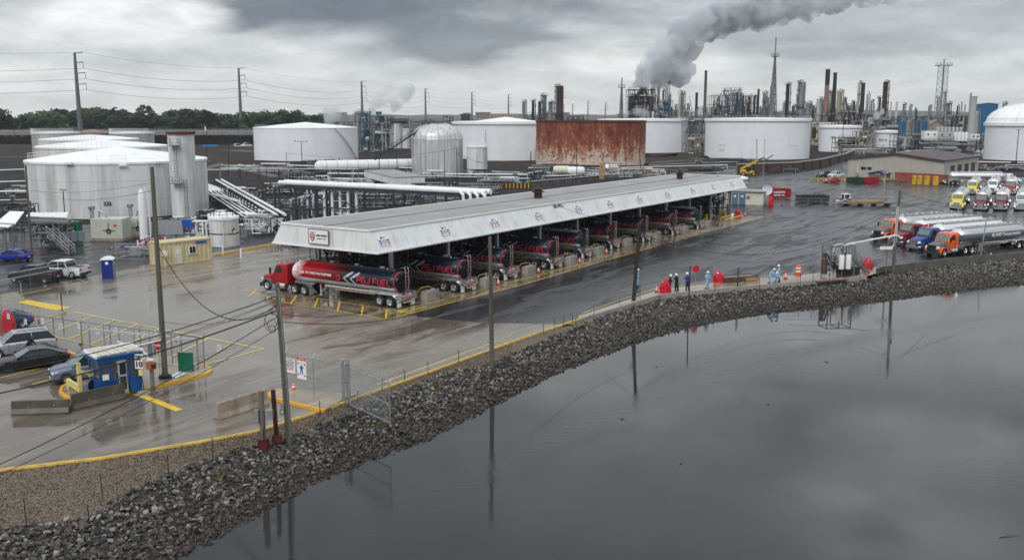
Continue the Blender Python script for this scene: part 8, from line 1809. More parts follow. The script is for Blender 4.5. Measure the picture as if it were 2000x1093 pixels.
person((64,703)if False else (57,697),dark_cloth,'person in dark clothes bending between the silver and the black cars',pose='bend',ang=R(90),hatm=black,zb=0)
# steel tray
a,b=G(1415,551),G(1457,548); t=empty('steel_tray',(a+b)/2+Vector((.3,.3,.02)),math.atan2((b-a).y,(b-a).x),'low rusty steel tray right of the red cover on the walkway','tray'); m=MB(); L=4.2
for y in(-.8,.8): m.box((0,y,.3),(L,.06,.55))
for x in(-L/2,L/2): m.box((x,0,.3),(.06,1.66,.55))
m.build('side',pm('rusty brown plate',(.12,.065,.05),.5,.2,var=.3),t); MB().box((0,0,.48),(L-.1,1.5,.05)).build('lid',steel,t); MB().box((L*.3,-.86,.25),(1.6,.04,.4)).build('board',lumber,t)
mark([(1590,549),(1640,545),(1650,537)],1.6,pm('wet red coating',(.13,.045,.04),.12,var=.2,world=True),.045,'red_floor_coating')
# pump skid with stairs
sk=empty('pump_skid',G(1642,537,.02),R(8),'grey pump skid with tall steel frame, hoses and stairs by the water','pump skid')
m=MB(); frame_box(m,-1.6,1.2,-.6,1.4,0,3.3,2,1,2,.10,brace=False); m.build('steel_frame',steel,sk)
m=MB(); m.tube([(.4,0,3.4),(3.6,.2,3.9),(6.6,.5,4.3),(7.0,.5,4.1)],.09,8); m.tube([(.1,0,3.2),(.6,0,3.5),(1.4,0,3.45)],.06,6); m.tube([(-1.0,0,2.6),(-.9,0,3.4),(.1,0,3.5)],.06,6); m.build('long_boom_pipe',white,sk,40)
for x in (-.35,.45): MB().lathe([(.01,0),(.28,.05),(.30,.15),(.30,1.5),(.27,1.6),(.01,1.6)],16,c=(x,-.7,.75)).build('white_tank',refl,sk,40)
m=MB(); m.lathe([(.01,0),(.34,0),(.34,1.6),(.22,1.8),(.22,2.1),(.28,2.3),(.01,2.4)],14,c=(-2.0,0,.2)); m.build('engine_column',pm('brown grey casing',(.085,.06,.05),.6,var=.3),sk,30)
m=MB(); r=random.Random(3)
for i in range(16): m.tube([(r.uniform(-2.2,.9),r.uniform(-.7,1.2),r.uniform(.2,1)),(r.uniform(-2.2,.9),r.uniform(-.7,1.2),r.uniform(.5,2.2)),(r.uniform(-2,.9),r.uniform(-.7,1.2),r.uniform(1,3))],r.uniform(.04,.1),6)
m.build('hose_bundle',black,sk,40); m=MB()
for s in(0,.9):
    m.beam((1.2,s,2.0),(3.4,s,.1),.08,.2); m.beam((1.2,s,3.0),(3.4,s,1.1),.05); m.beam((1.2,s,2.5),(3.4,s,.6),.05)
    for f in(0,.5,1): q=Vector((1.2+2.2*f,s,2.0-1.9*f)); m.beam(q,q+Vector((0,0,1.0)),.05)
for i in range(8): m.box((1.35+.27*i,.45,1.85-.235*i),(.26,.9,.04))
m.build('stair',steel,sk); MB().box((1.1,.5,.4),(2.2,1.2,.8)).build('engine_cover',black,sk)
for x in (5.6,6.5): m=MB(); m.beam((x,.4,0),(x,.4,4.0 if x<6 else 4.2),.09); m.build('support_post',steel,sk)
MB().box((5.4,.3,2.9),(1.5,.04,.36)).build('sign_board',refl,sk); m=MB(); m.tube([(-1.5,.8,3.3),(-4.5,3.2,3.6)],.028,6); m.tube([(-2,1,2.6),(-5.0,3.4,3.0)],.028,6); m.build('boom_pole',galv,sk)
# ================================================================ PIPEWORK BETWEEN THE TANKS AND THE CANOPY
def rack(name,A,B_,H,npipes,r,label,w=3.0,pm_=None,step=5,truss=False,beam=None,z2=None,drop=False):
    A,B_=Vector(A),Vector(B_); L=(B_-A).length; t=empty(name,(A.x,A.y,0),math.atan2((B_-A).y,(B_-A).x),label,'pipe rack'); m=MB(); k=max(1,int(L/step)); bm_=beam or darksteel
    for i in range(k+1):
        x=L*i/k
        for y in (-w/2,w/2): m.beam((x,y,0),(x,y,H),.22)
        m.beam((x,-w/2,H),(x,w/2,H),.2,.25)
        if z2: m.beam((x,-w/2,z2),(x,w/2,z2),.2,.25)
    if truss:
        for y in(-w/2,w/2):
            m.beam((0,y,H),(L,y,H),.24,.3); m.beam((0,y,H*.55),(L,y,H*.55),.18)
            for i in range(k): m.beam((L*i/k,y,H*.55),(L*(i+.5)/k,y,H),.1); m.beam((L*(i+.5)/k,y,H),(L*(i+1)/k,y,H*.55),.1)
    m.build('rack_frame',bm_,t)
    for j in range(npipes):
        y=-w/2+w*(j+.5)/npipes; z=H+r+.15; P=[(-.5,y,z),(L+.5,y,z)]
        if drop: P=[(-.5,y,z),(L+.3,y,z),(L+.9,y,z-.5),(L+.9,y,.4)]
        MB().tube(P,r*(1 if j%2 else .85),10).build('pipe',pm_ or white,t,40)
        if z2: MB().tube([(-.5,y,z2+r+.15),(L+.5,y,z2+r+.15)],r*.8,8).build('pipe',pm_ or white,t,40)
    return t
H0=3.2
def atz(x,y,z): return G(x,y,z)
# broad bank of white pipes running down toward the canopy
a,b=atz(428,352,2.6),atz(548,420,2.6); rack('pipe_rack',(a.x,a.y,0),(b.x,b.y,0),2.3,2,.24,'upper pair of thick white pipes sloping down to the canopy from the left',w=2.4,step=4)
a,b=atz(418,372,1.2),atz(530,440,1.2); rack('pipe_rack',(a.x,a.y,0),(b.x,b.y,0),1.0,6,.15,'wide bank of six white pipes beside the small hazard diamond tank',w=5,step=4)
a,b=atz(330,340,1.5),atz(428,372,1.5); rack('pipe_rack',(a.x,a.y,0),(b.x,b.y,0),1.1,6,.2,'white pipes emerging from behind the tall narrow cylinder',w=4,step=5)
# elevated rack with the largest white pipe behind the canopy
a,b=atz(556,357,6.9),atz(948,376,6.9)
t=rack('pipe_rack',(a.x,a.y,0),(b.x,b.y,0),6.4,2,.42,'high steel rack carrying the thickest white pipe behind the canopy',w=2.6,step=7,truss=True,beam=steel_blue)
L=(b-a).length; m=MB()
for j in range(4): m.tube([(L+.4-j*1.2,-1.5,6.95-.0),(L+1.2-j*1.2,-2.0,6.6),(L+1.3-j*1.2,-2.0,5.2)],.22,8)
m.build('elbow',white,t,40)
for i in range(5): m=MB(); m.tube([(9+1.6*i,-.8,6.2),(9+1.6*i,-.8,.3)],.22,10); m.build('riser',white,t,40)
p=atz(604,356,6.5)
fr=empty('support_structure',(0,0,0),0,'tall blue grey steel frame at the left end of the canopy pipework','frame'); A=G(548,440); fr.location=A; fr.rotation_euler=(0,0,math.atan2((b-a).y,(b-a).x)); m=MB(); frame_box(m,0,9,-1,7,0,6.2,2,1,2,.26); m.build('steel_frame',steel_blue,fr); m=MB(); m.box((4.5,3,3.0),(9,8,.12)); m.build('deck',darksteel,fr)
for i in range(5): m=MB(); m.tube([(1.5+1.2*i,1,.2),(1.5+1.2*i,1,4.2+.2*i),(1.5+1.2*i,4,4.4+.2*i)],.2,8); m.build('pipe',white,fr,40)
# horizontal bullet vessel
p0,p1=atz(622,324,3.4),atz(806,320,3.4); t=empty('bullet_vessel',(p0.x,p0.y,0),math.atan2((p1-p0).y,(p1-p0).x),'long white horizontal vessel left of the silver dome','vessel'); L=(p1-p0).length
MB().lathe([(.01,-1.2),(1.0,-.8),(1.6,0),(1.6,L),(1.0,L+.6),(.01,L+.9)],24,axis='X',c=(0,0,3.3)).build('shell',white,t,40)
for i in range(9): m=MB(); m.lathe([(1.66,0),(1.66,.12)],24,axis='X',c=(2+L*i/9.3,0,3.3)); m.build('ring',galv,t)
for i in range(4): MB().box((3+L*i/4.2,0,1.0),(.6,2.4,2.0)).build('saddle',concrete,t)
# white low shelter box in the middle
a=G(712,362); b=G(770,372); t=empty('white_shelter',(a.x,a.y,0),math.atan2((b-a).y,(b-a).x),'white box shelter on legs in the pipework below the silver dome','shelter')
Ws=(b-a).length; hh=HT(333,a.y); m=MB(); vs=[(0,0,hh-1.6),(Ws,0,hh-1.6-.9),(Ws,0,hh-.7),(0,0,hh)]; m.add(vs+[(x,8,z) for x,_,z in vs],[(0,1,2,3),(7,6,5,4),(0,4,5,1),(1,5,6,2),(2,6,7,3),(3,7,4,0)]); m.build('panel_wall',fascia,t,fix=True); MB().box((Ws/2,4,hh-.32),(Ws+.3,8.3,.08),M=Matrix.Rotation(math.atan2(.7,Ws),3,'Y')).build('roof',roofing,t)
m=MB()
for x,y in ((.3,.3),(Ws-.3,.3),(.3,7.7),(Ws-.3,7.7)): m.beam((x,y,0),(x,y,hh-1.6),.25)
m.build('leg',steel,t)
# random ground pipework: runs and manifolds, each run its own thing
rp=random.Random(77)
def run(x0,y0,x1,y1,z,r,mat,label,n=2,legs=True,arch=False):
    a,b=G(x0,y0),G(x1,y1); t=empty('pipe_run',a,math.atan2((b-a).y,(b-a).x),label,'pipe'); L=(b-a).length
    for j in range(n):
        y=j*r*3.2; P=[(0,y,.1),(0,y,z),(L*.5,y,z),(L*.5,y+.01,z+.9),(L*.58,y+.01,z+.9),(L*.58,y,z),(L,y,z),(L,y,.1)] if arch else [(0,y,.1),(0,y,z),(L,y,z),(L,y,.1)]
        MB().tube(P,r,7).build('pipe',mat,t,50)
    if legs:
        m=MB()
        for i in range(1,max(2,int(L/5))): x=L*i/max(2,int(L/5)); m.beam((x,-.2,0),(x,-.2,z-r),.14); m.beam((x,n*r*3.2,0),(x,n*r*3.2,z-r),.14); m.beam((x,-.3,z-r),(x,n*r*3.2+.1,z-r),.14)
        m.build('pipe_support',darksteel,t)
    return t
RL=[(-30,388,275,384,1.5,.16,white,'pair of white pipes crossing the far left behind the tank 222 base',2),(-30,404,72,402,1.2,.15,galv,'low grey pipes at the far left edge below the white pair',2),(-40,340,72,336,1.0,.2,white,'white pipe far left running to tank 222',1),(-40,366,72,362,1.2,.15,white,'thin white pipes left of tank 222, middle height',2),
 (402,345,560,343,2.0,.14,white,'white pipe crossing above the sloping bank',1),(430,350,700,352,3.0,.13,galv,'long thin grey pipes above the high rack',2),(560,338,830,345,2.4,.15,white,'white pipes passing under the white box shelter',2),(640,350,1030,352,1.6,.18,white,'pair of white pipes behind the high rack reaching past the dome',2),
 (820,352,1035,358,1.2,.15,galv,'grey pipes along the yellow striped guard wall',3),(900,340,1040,343,1.0,.14,white,'white pipes behind the narrow railed tank',2),(1030,365,1330,338,1.3,.13,galv,'grey pipes close behind the canopy roof, left run',2),(1060,350,1270,342,.8,.12,white,'white pipes before the rusty tank',2),
 (1140,338,1420,330,1.4,.14,white,'long white pipe passing right of the rusty tank',1),(1270,333,1440,326,1.8,.12,galv,'grey pipe above the canopy end',2),(1000,345,1110,340,1.2,.12,white,'bent white pipes beside the black pole',2),(540,372,600,380,1.2,.15,white,'short white pipes left of the high rack',3),
 (1890,322,2060,326,1.2,.2,white,'white pipe with an elbow below the ribbed dome tank',1),(1640,300,1700,302,4,.2,galv,'tall grey pipe loop before the numbered white tank',2),(1700,300,1845,304,4.3,.22,white,'high pale pipe bridge before the smallest white tank',2),(470,430,545,445,1.3,.16,white,'white pipes close to the left end of the canopy',3),(466,450,545,455,.9,.14,white,'lowest white pipes beside the hazard diamond tank',2),(415,395,470,412,1.6,.15,white,'short white pipes above the hazard diamond tank',3),(600,400,700,392,2.2,.14,galv,'grey pipes under the high rack',3)]
for i,(x0,y0,x1,y1,z,r,mt_,lb,n_) in enumerate(RL): run(x0,y0,x1,y1,z,r,mt_,lb,n_,arch=(i%3==1))
def manifold(px,w,d,h,label,seed,mats=(white,galv,darksteel),frame=True,n=12,ang=0,box=None):
    t=empty('pipe_manifold',G(*px),ang,label,'pipe manifold'); r=random.Random(seed)
    for j,mt_ in enumerate(mats):
        m=MB()
        for i in range(n):
            P=[Vector((r.uniform(0,w),r.uniform(0,d),r.uniform(.1,h)))]
            for s in range(r.randrange(2,5)):
                q=P[-1].copy(); k=r.randrange(3)
                if k==0: q.x=r.uniform(0,w)
                elif k==1: q.y=r.uniform(0,d)
                else: q.z=r.uniform(.1,h)
                P.append(q)
            m.tube(P,r.uniform(.05,.14),6)
            if r.random()<.5: m.lathe([(.01,0),(.22,0),(.22,.06),(.01,.06)],8,c=tuple(P[-1]))
        m.build('pipework',mt_,t,40)
    if frame: m=MB(); frame_box(m,0,w,0,d,0,h*.9,max(1,int(w/2.5)),1,max(1,int(h/1.8)),.1,brace=False); m.build('steel_frame',darksteel,t)
    if box:
        for (x,y,z,sx_,sy,sz,mt_) in box: MB().box((x,y,z),(sx_,sy,sz)).build('cabinet',mt_,t)
    return t
manifold((60,484),4.9,3,3.4,'grey pipe and valve racks left of the green cabinet',1,(steel,galv,darksteel),n=26,box=[(5,-.1,1.6,.7,.4,1.3,galv),(6,-.1,1.6,.7,.4,1.3,galv),(7,-.1,1.6,.7,.4,1.3,galv),(3,-.1,1.6,.7,.4,1.2,galv)])
manifold((62,520),8,1.5,1.2,'low stacked pumps and a wooden crate in the far parking lot',31,(galv,rust),n=8,frame=False,box=[(7,0,.4,1.8,.8,.7,lumber),(4,.2,.6,1.4,.9,1.1,galv),(2,.2,.5,1.4,.8,.9,steel)]).location=G(205,500)
manifold((-30,455),6,5,4.5,'dark steel frame under the white roofs at the left edge',2,(darksteel,steel),n=16)
manifold((268,492),3.4,2.4,1.8,'white and red pump fittings before the white pump housings',3,(white,galv,red_metal),n=14,frame=False)
manifold((300,468),6.5,2.5,3.2,'white pipes and a blue motor behind the yellow container',4,(white,galv,white),n=14,box=[(5.2,-.2,2.4,1.5,1.0,1.0,sign_blue),(2.6,.3,1.8,3.6,1.2,2.0,galv)])
manifold((372,482),3.2,2.2,3.6,'looping white pipes left of the hazard diamond tank',5,(white,white),n=12,frame=False)
manifold((470,462),4.5,4,3.0,'maze of small white pipes between the hazard diamond tank and the canopy',6,(white,white,galv),n=18)
manifold((440,392),7,4,2.6,'grey valves and goosenecks below the sloping white pipes',7,(galv,white,darksteel),n=14)
manifold((596,424),9,4,3.0,'pipes and red capped valves inside the high rack',8,(white,galv,darksteel),n=18)
manifold((690,412),12,5,3.2,'dark pump bay between the high rack and the canopy roof',9,(darksteel,galv,steel),n=22)
manifold((606,512),9,4,4.4,'dark risers and ladders under the near end of the canopy',71,(darksteel,steel,darksteel),n=20)
manifold((1000,352),10,5,2.2,'dark curled hoses left of the black pole',10,(darksteel,black,galv),n=20,frame=False)
manifold((1060,345),20,6,2.4,'grey pipework before the rusty tank, left part',11,(galv,darksteel,white),n=22)
manifold((1170,346),20,6,2.4,'pale frames and pipes before the rusty tank, right part',12,(galv,white,lumber),n=18)
manifold((590,338),12,5,4.2,'black stacks and a railed platform before the curved stair tank',13,(darksteel,galv,darksteel),n=18)
manifold((905,348),9,4,2.4,'small pipes at the feet of the narrow railed tank',14,(galv,darksteel),n=14)
manifold((1250,340),26,5,2.0,'low rusty pipes behind the right half of the canopy',15,(darksteel,rust,galv),n=18,frame=False)
manifold((1930,334),18,5,1.8,'dark valves and a white marker below the ribbed dome tank',16,(darksteel,darksteel,white),n=16,frame=False)
manifold((820,400),16,5,3,'dark pipework just behind the canopy roof near its left third',17,(darksteel,galv,steel),n=18)
for i,(q,w_,d_,h_,ms,lb) in enumerate((((470,337),16,5,1.6,(galv,white),'low pale pipes on the dark soil left of the curved stair tank'),((640,366),14,5,2.0,(galv,darksteel,white),'pipe knots between the high rack and the bullet vessel'),((780,352),12,5,2.2,(galv,white),'pipe knots at the foot of the silver dome'),
   ((700,345),10,4,2.0,(white,galv),'white gooseneck pipes before the bullet vessel'),((850,372),16,5,1.8,(darksteel,galv),'dark pipes close behind the thick white elbows'),((425,330),18,4,1.4,(galv,white),'low pipes beside the pale dirt track'),((4,380),24,5,1.8,(galv,white,steel),'grey pipes and valves left of tank 222'),
   ((1640,303),24,5,3.0,(galv,white,steel),'pipe loops behind the beige workshop ridge'),((1890,332),16,4,1.6,(rust,galv),'rusty low pipes right of the beige workshop'),((1030,334),18,4,2.2,(galv,steel),'grey pipes at the left foot of the rusty tank'),((1345,318),26,5,1.6,(galv,darksteel),'low pipes on the soil bank before the largest white tank'))):
    manifold(q,w_,d_,h_,lb,60+i,ms,n=16,frame=i%2==0)
for i,(x,y,w_,h_,lb) in enumerate(((545,352,9,2.6,'left of the high rack, far row'),(575,362,9,2.4,'behind the left end of the high rack'),(660,395,9,2.6,'under the middle of the high rack'),(735,385,10,2.6,'under the right half of the high rack'),(800,378,10,2.4,'left of the thick white elbows'),
   (735,340,12,2.2,'before the bullet vessel, right part'),(655,333,12,2.4,'before the bullet vessel, left part'),(930,362,12,2.0,'right of the thick white elbows'),(960,350,12,2.0,'below the narrow railed tank, right side'),(500,330,12,1.8,'before the curved stair tank, left part'),(500,418,7,2.4,'beside the lower end of the white pipe bank'),(505,380,8,2.6,'beyond the white pipe bank'),(385,446,4,2.8,'between tank 222 and the two small white tanks'),(205,452,6,2.0,'between the green cabinet and tank 222'))):
    manifold((x,y),w_,4,h_,'tangled thin pipes '+lb,90+i,(white if i%2 else galv,galv,darksteel),n=20,frame=i%3!=1)
# small horizontal tanks
for px,mt_,lb in (((1097,345),cream,'cream horizontal drum before the rusty tank'),((1125,347),white,'white horizontal drum with a domed end before the rusty tank'),((1192,342),white,'pale horizontal drum beside the timber screen')):
    t=empty('horizontal_tank',G(*px),R(-8),lb,'small tank'); MB().lathe([(.01,-2.6),(1.0,-2.3),(1.25,-1.6),(1.25,1.8),(1.0,2.4),(.01,2.6)],20,axis='X',c=(0,0,1.9)).build('shell',mt_,t,40)
    for x in(-1.5,1.5): MB().box((x,0,.6),(.4,1.8,1.0)).build('saddle',concrete,t)
t=empty('timber_screen',G(1174,350),0,'tall pale timber screen with a slatted part before the rusty tank','screen'); 
for i in range(4): MB().box((-.3+.85*i*.5,0,2.3),(.38,.15,4.6)).build('board',lumber,t)
for i in range(5): MB().box((3.8,0,2.2+.5*i),(3,.12,.3)).build('slat',tan_c,t)
m=MB(); m.beam((2.2,0,0),(2.2,0,4.6),.2); m.beam((5.4,0,0),(5.4,0,4.6),.2); m.build('post',steel,t)
# yellow striped guard wall
a,b=G(905,368),G(1036,368); t=empty('striped_guard_wall',a,math.atan2((b-a).y,(b-a).x),'low brown wall with upright yellow stripes beside the canopy roof','wall'); L=(b-a).length; MB().box((L/2,0,.65),(L,.3,1.3)).build('wall',far_brown,t)
for i in range(18): MB().box((L*(i+.5)/18,-.18,.65),(.22,.08,1.2)).build('stripe',yellow_pale if i<8 else yellow,t)
# white roofs and steel stairs, housings and cabinets at the left
a=AT(30,470,118)
t=empty('lean_to_roof',G(18,500),R(-6),'pair of slanted white metal roofs at the left edge','shelter'); Yl=G(18,500).y
def slab(name,pts,mat,par,th=.12): m=MB(); O=par.matrix_basis.inverted(); Q=[O@p for p in pts]; m.add(Q+[q-Vector((0,0,th)) for q in Q],[(0,1,2,3),(7,6,5,4),(0,4,5,1),(1,5,6,2),(2,6,7,3),(3,7,4,0)]); return m.build(name,mat,par,fix=True)
bpy.context.view_layer.update()
slab('roof',[AT(-6,433,Yl),AT(30,436,Yl),AT(47,413,Yl+4),AT(19,412,Yl+4)],white_clean,t); slab('roof',[AT(-14,440,Yl-.6),AT(16,443,Yl-.6),AT(31,436.5,Yl+.6),AT(-6,433.5,Yl+.6)],white_clean,t)
slab('roof',[AT(51,421,Yl+3),AT(130,424,Yl+3),AT(134,414,Yl+8),AT(57,415,Yl+8)],white_clean,t)
m=MB(); O=t.matrix_basis.inverted()
for x in (-4,14,28): p=G(x,500); m.beam(O@p,O@(p+Vector((0,0,HT(441,p.y)))),.16)
m.build('post',steel,t); slab('side_panel',[AT(54,432,Yl+3),AT(128,434,Yl+3),AT(128,426,Yl+3.2),AT(54,424,Yl+3.2)],steel,t)
t=empty('steel_stairs',G(120,497),R(-20),'short flight of grey steel stairs with white handrails in the far lot','stairs'); m=MB()
for s in(0,1.1):
    m.beam((-2.2,s,2.6),(1.2,s,.1),.08,.22)
m.build('stringer',steel,t); m=MB()
for s in(0,1.1):
    for h in(.5,1.0): m.beam((-2.2,s,2.6+h),(1.2,s,.1+h),.06)
    for f in(0,.35,.7,1): q=Vector((-2.2+3.4*f,s,2.6-2.5*f)); m.beam(q,q+Vector((0,0,1)),.05)
m.build('handrail',alu_dull,t); 
for i in range(9): MB().box((-2.0+.37*i,.55,2.45-.272*i),(.32,1.1,.05)).build('tread',steel,t)
MB().box((-3.2,.55,2.6),(2.0,1.4,.12)).build('landing',steel,t)
t=empty('green_cabinet',G(146,469),R(-4),'bright green steel cabinet in the equipment yard','cabinet'); MB().box((0,0,1.35),(1.9,1.2,2.5)).build('casing',green_box,t); MB().box((0,0,2.65),(2.0,1.3,.12)).build('lid',green_box,t); m=MB()
for x in(-.45,.4): m.box((x,-.62,2.0),(.20,.03,.20)); m.box((x,-.62,1.45),(.38,.03,.16))
m.build('label_plate',refl,t)
for k,(px,w_,h_,lb) in enumerate((((219,468),4.6,3.2,'larger pale grey pump housing with a round hand wheel'),((276,462),2.0,3.0,'smaller pale housing half hidden behind the thin white column'))):
    t=empty('pump_housing',G(*px),R(-4),lb,'housing'); MB().loft([[(x,y,z) for y,z in ((-1.4,.4),(1.4,.4),(1.4,h_),(-1.4,h_-.1))] for x in(-w_/2,w_/2)]).build('casing',pm('pale green grey housing',(.50,.51,.46),.5,var=.06,stain=((.33,.33,.28),.5,1,(1,1,.3))),t,fix=True)
    MB().box((0,0,.2),(w_*1.05,3,.4)).build('plinth',tan_c,t); m=MB(); m.lathe([(.2,0),(.36,0),(.36,.06),(.2,.06)],14,axis='Y',c=(.3,-1.5,1.4)); m.beam((-.6,-1.46,1.5),(1.2,-1.46,1.5),.06); m.beam((.3,-1.46,1.4),(.3,-1.46,2.6),.06); m.build('hand_wheel',darksteel,t); MB().box((w_*.28,-1.42,2.2),(.45,.04,.25)).build('red_plate',sign_red,t)
    m=MB(); m.tube([(-w_/2-.4,0,.3),(-w_/2-.4,0,4.2)],.28,10); m.lathe([(.28,4.2),(.45,4.4),(.45,4.8),(.01,4.9)],12,c=(-w_/2-.4,0,0)); m.tube([(-w_/2+.6,0,h_),(-w_/2+.7,0,h_+1.0),(-w_/2+1.6,0,h_+.6),(-w_/2+1.7,0,h_)],.16,8); m.build('vent_stack',galv,t,40)
p=G(283,486); t=empty('white_column_vessel',p,0,'slender white vertical vessel beside the tall grey pole','vessel'); hh=HT(369,p.y); MB().lathe([(.48,0),(.52,.4),(.50,hh*.85),(.36,hh*.95),(.16,hh),(.01,hh)],20).build('shell',white,t,40); m=MB(); m.tube([(.9,0,0),(.9,0,hh*.9),(.4,0,hh+.2)],.08,6); m.build('pipe',white,t)
t=empty('wheel_gate',G(228,507),R(-6),'grey framed mesh gate leaf standing before the pump housings','gate'); m=MB(); 
for a,b in (((0,0,.1),(3.6,0,.1)),((0,0,2.0),(3.6,0,2.0)),((0,0,.1),(0,0,2.2)),((3.6,0,.1),(3.6,0,2.2)),((0,0,.1),(3.6,0,2.0))): m.beam(a,b,.07)
m.build('frame',galv,t); m=MB()
for i in range(22): m.beam((.16*i,0,.1),(.16*i,0,2.0),.012)
m.build('mesh_wire',galv,t); MB().box((.9,-.05,1.6),(.5,.02,.3)).build('plate',sign_blue,t)
a,b=G(420,499),G(540,477); tag(strip_mesh([(a.x,a.y),(b.x,b.y)],.22,.16).build('yellow_kerb_strip',M_kerb_o),kind='structure')
# far left vehicles and equipment
contain(G(411,292)+Vector((0,1,0)),0,(G(426,292)-G(397,292)).length,2.2,2.4,pm('bright blue paint',(.02,.22,.50),.4),'bright blue low container on the far lot behind the tall narrow cylinder',rib=1.2)
for i,(x,y,lb) in enumerate(((463,290,'left white work truck on the far lot'),(481,288,'right white work truck on the far lot'))): car((x,y),R(235),6.5,2.3,2.6,whitep,lb,'pickup',name='work_truck',cat='truck')
car((447,291),R(180),6.0,2.4,2.6,blackp,'dark truck left of the white ones on the far lot','suv')
p=G(405,280); t=empty('white_boom_pump',p,0,'white upright boom machine standing by the raised road','machine'); MB().box((0,0,1.3),(4,2.2,2.2)).build('body',white,t); m=MB(); m.beam((0,0,2),(-.6,0,9),1.0,.8); m.beam((-.6,0,9),(-.9,0,10.6),.6,.5); m.tube([(-.6,0,6),(-3.0,0,5.2),(-5.5,0,4.8)],.35,8); m.build('boom',white,t)
# ================================================================ STEAM
def steam(name,blobs,dens,label,noise_scale=.06,seed=0,color=(.905,.925,.955)):
    m=bpy.data.materials.new(name+' vapour'); m.use_nodes=True; N,L,n=NT(m.node_tree); N.clear()
    o=n('ShaderNodeOutputMaterial'); v=n('ShaderNodeVolumePrincipled'); v.inputs['Color'].default_value=(*color,1); v.inputs['Anisotropy'].default_value=.15
    tc=n('ShaderNodeNewGeometry'); nz=n('ShaderNodeTexNoise',ins={'Scale':noise_scale,'Detail':7.0,'Roughness':.62,'Distortion':.5}); L.new(tc.outputs['Position'],nz.inputs['Vector'])
    mr=n('ShaderNodeMapRange',ins={1:.41,2:.60,3:0.0,4:dens}); L.new(nz.outputs[0],mr.inputs[0]); L.new(mr.outputs[0],v.inputs['Density']); L.new(v.outputs[0],o.inputs['Volume'])
    # lumpy closed shell: union of displaced balls, remeshed
    bm=bmesh.new(); r=random.Random(seed)
    for (c,q) in blobs:
        g=bmesh.ops.create_icosphere(bm,subdivisions=3,radius=1,matrix=Matrix.Translation(c)@Matrix.Rotation(r.uniform(0,6),4,'Z')@Matrix.Diagonal((q[0]*1.22,q[1]*1.22,q[2]*1.22,1)))
    me=bpy.data.meshes.new(name); bm.to_mesh(me); bm.free(); ob=bpy.data.objects.new(name+'_tmp',me); COL.objects.link(ob)
    rm_=ob.modifiers.new('r','REMESH'); rm_.mode='VOXEL'; rm_.voxel_size=max(.6,min(min(q) for c,q in blobs)*.22)
    tx=bpy.data.textures.new(name,'CLOUDS'); tx.noise_scale=max(q[0] for c,q in blobs)*.5; tx.noise_depth=5; d=ob.modifiers.new('d','DISPLACE'); d.texture=tx; d.strength=max(q[0] for c,q in blobs)*.65; d.mid_level=.5; d.texture_coords='GLOBAL'
    bpy.context.view_layer.update(); m2=bpy.data.meshes.new_from_object(ob.evaluated_get(bpy.context.evaluated_depsgraph_get())); bpy.data.objects.remove(ob); m2.materials.clear(); m2.materials.append(m); m.volume_intersection_method='FAST' if hasattr(m,'volume_intersection_method') else None
    ob=link(name,m2); m.cycles.volume_step_rate=1.0; return tag(ob,label,'steam',kind='stuff')
Dp=540
def blob(x,y,r,D=Dp,sy=1.0): c=AT(x,y,D); k=r/CF*D; return (c,(k,k*.8,k*sy))
main=[blob(1240,164,7),blob(1250,155,11),blob(1262,148,15),blob(1268,135,22),blob(1290,128,32),blob(1320,136,28),blob(1335,150,14),blob(1300,108,30),blob(1328,92,33),blob(1345,66,34),blob(1370,44,36),blob(1400,26,38),blob(1440,14,40),blob(1485,10,38),blob(1530,2,36),blob(1580,-4,34),blob(1630,-12,34),blob(1690,-22,30),blob(1300,148,14),blob(1330,152,9),blob(1740,-8,14),blob(1258,163,9),blob(1285,158,12),blob(1318,158,11),blob(1350,140,10)]
steam('steam_plume',main,.5,'great grey steam plume rising from the cracking unit to the upper right',.075,1)
steam('steam_cloud',[blob(1240,218,10,500),blob(1258,222,9,500),blob(1225,222,8,500)],.4,'low white steam at the foot of the cracking unit',.12,2)
steam('steam_cloud',[blob(728,212,8,455),blob(740,200,11,455),blob(755,190,10,455),blob(760,176,10,455),blob(775,200,12,455),blob(790,185,13,455),blob(800,175,10,455),blob(770,210,9,455)],.38,'two puffs of steam above the blue process unit',.1,3)
steam('steam_cloud',[blob(645,230,12,450),blob(655,222,12,450),blob(640,218,10,450)],.4,'faint steam behind the curved stair tank',.1,4)
steam('steam_cloud',[blob(1700,236,6,470),blob(1712,226,7,470),blob(1722,218,6,470)],.4,'thin white jet of steam left of the blue silos',.15,5)
steam('steam_cloud',[blob(1362,225,10,520),blob(1380,226,9,520)],.05,'thin steam between the two white tanks',.12,6)
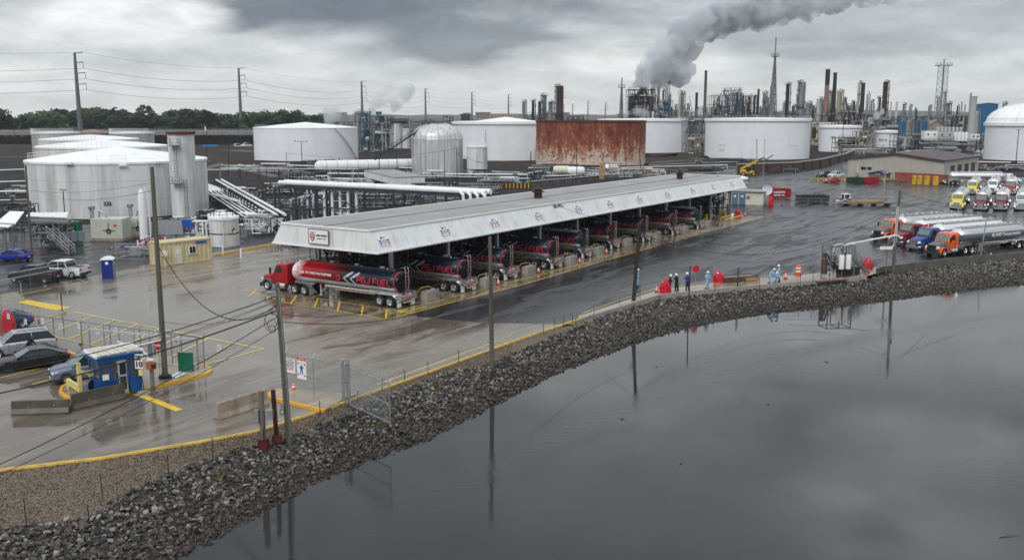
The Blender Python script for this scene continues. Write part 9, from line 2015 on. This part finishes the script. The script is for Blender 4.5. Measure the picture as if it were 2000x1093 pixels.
# ================================================================ HAZE
def haze():
    m=bpy.data.materials.new('thin grey haze'); m.use_nodes=True; N,L,n=NT(m.node_tree); N.clear(); o=n('ShaderNodeOutputMaterial'); v=n('ShaderNodeVolumePrincipled'); v.inputs['Color'].default_value=(.90,.93,.97,1); v.inputs['Density'].default_value=.00009; v.inputs['Anisotropy'].default_value=.2
    L.new(v.outputs[0],o.inputs['Volume']); h=MB(); h.box((0,2750,54),(7300,7900,120)); tag(h.build('haze',m),'thin grey haze over the whole refinery','haze',kind='stuff')
haze()


# small stuff on the water and the bank
for i,(x,y,s,lb) in enumerate(((1215,818,.12,'small dark scrap floating below the dark leaning pole reflection'),(1282,716,.10,'tiny dark scrap floating left of the two far scraps'),(1615,707,.14,'dark scrap floating alone right of centre'),(1500,790,.09,'tiny speck floating in the middle of the water'),(1330,905,.09,'tiny speck floating low in the middle of the water'))):
    t=empty('floating_scrap',G(x,y,WZ),i,lb,'debris'); MB().ico((0,0,.02),(s,s*.6,s*.35)).build('scrap',darksteel,t,50); MB().box((s,0,.03),(s*1.6,.02,.02)).build('twig',bark,t)
a=G(1950,1050,WZ); t=empty('floating_branch',a,R(12),'thin bare branch floating at the lower right edge','branch'); m=MB(); m.tube([(0,0,0),(.5,.05,.04),(1.1,.02,.02)],(.02,.015,.006),5); m.tube([(.5,.05,.04),(.8,.2,.10)],(.012,.005),4); m.build('branch',bark,t)
wd=leaf_mat('yellow green weed',(.10,.10,.025)); rr=random.Random(9)
for i,(x,s_,lb) in enumerate(((752,.55,'yellow green weed tuft on the stones below the coiled wire fence'),(690,.7,'dry weed tuft low on the stones right of the nearest pole'),(1000,.3,'weed tuft among the stones beside the centre pole'),(1475,.6,'weed tuft on the stones below the steel tray'),(1640,.5,'weed tuft on the stones below the pump skid'),(1790,.45,'weed tuft on the stones right of the wooden pole'),(850,.2,'weed tuft near the top of the stones left of the centre pole'),(430,.3,'weed tuft on the stones left of the short posts'))):
    t=empty('weed_tuft',bank_pt(x,s_)+Vector((0,0,.1)),i,lb,'weed'); m=MB()
    for k in range(46): q=Vector((rr.gauss(0,.28),rr.gauss(0,.22),0)); d=Vector((rr.gauss(0,.12),rr.gauss(0,.12),rr.uniform(.15,.4))); m.add([q-Vector((.02,0,0)),q+Vector((.02,0,0)),q+d],[(0,1,2)])
    tag(m.build('blade',wd,t),kind='stuff')
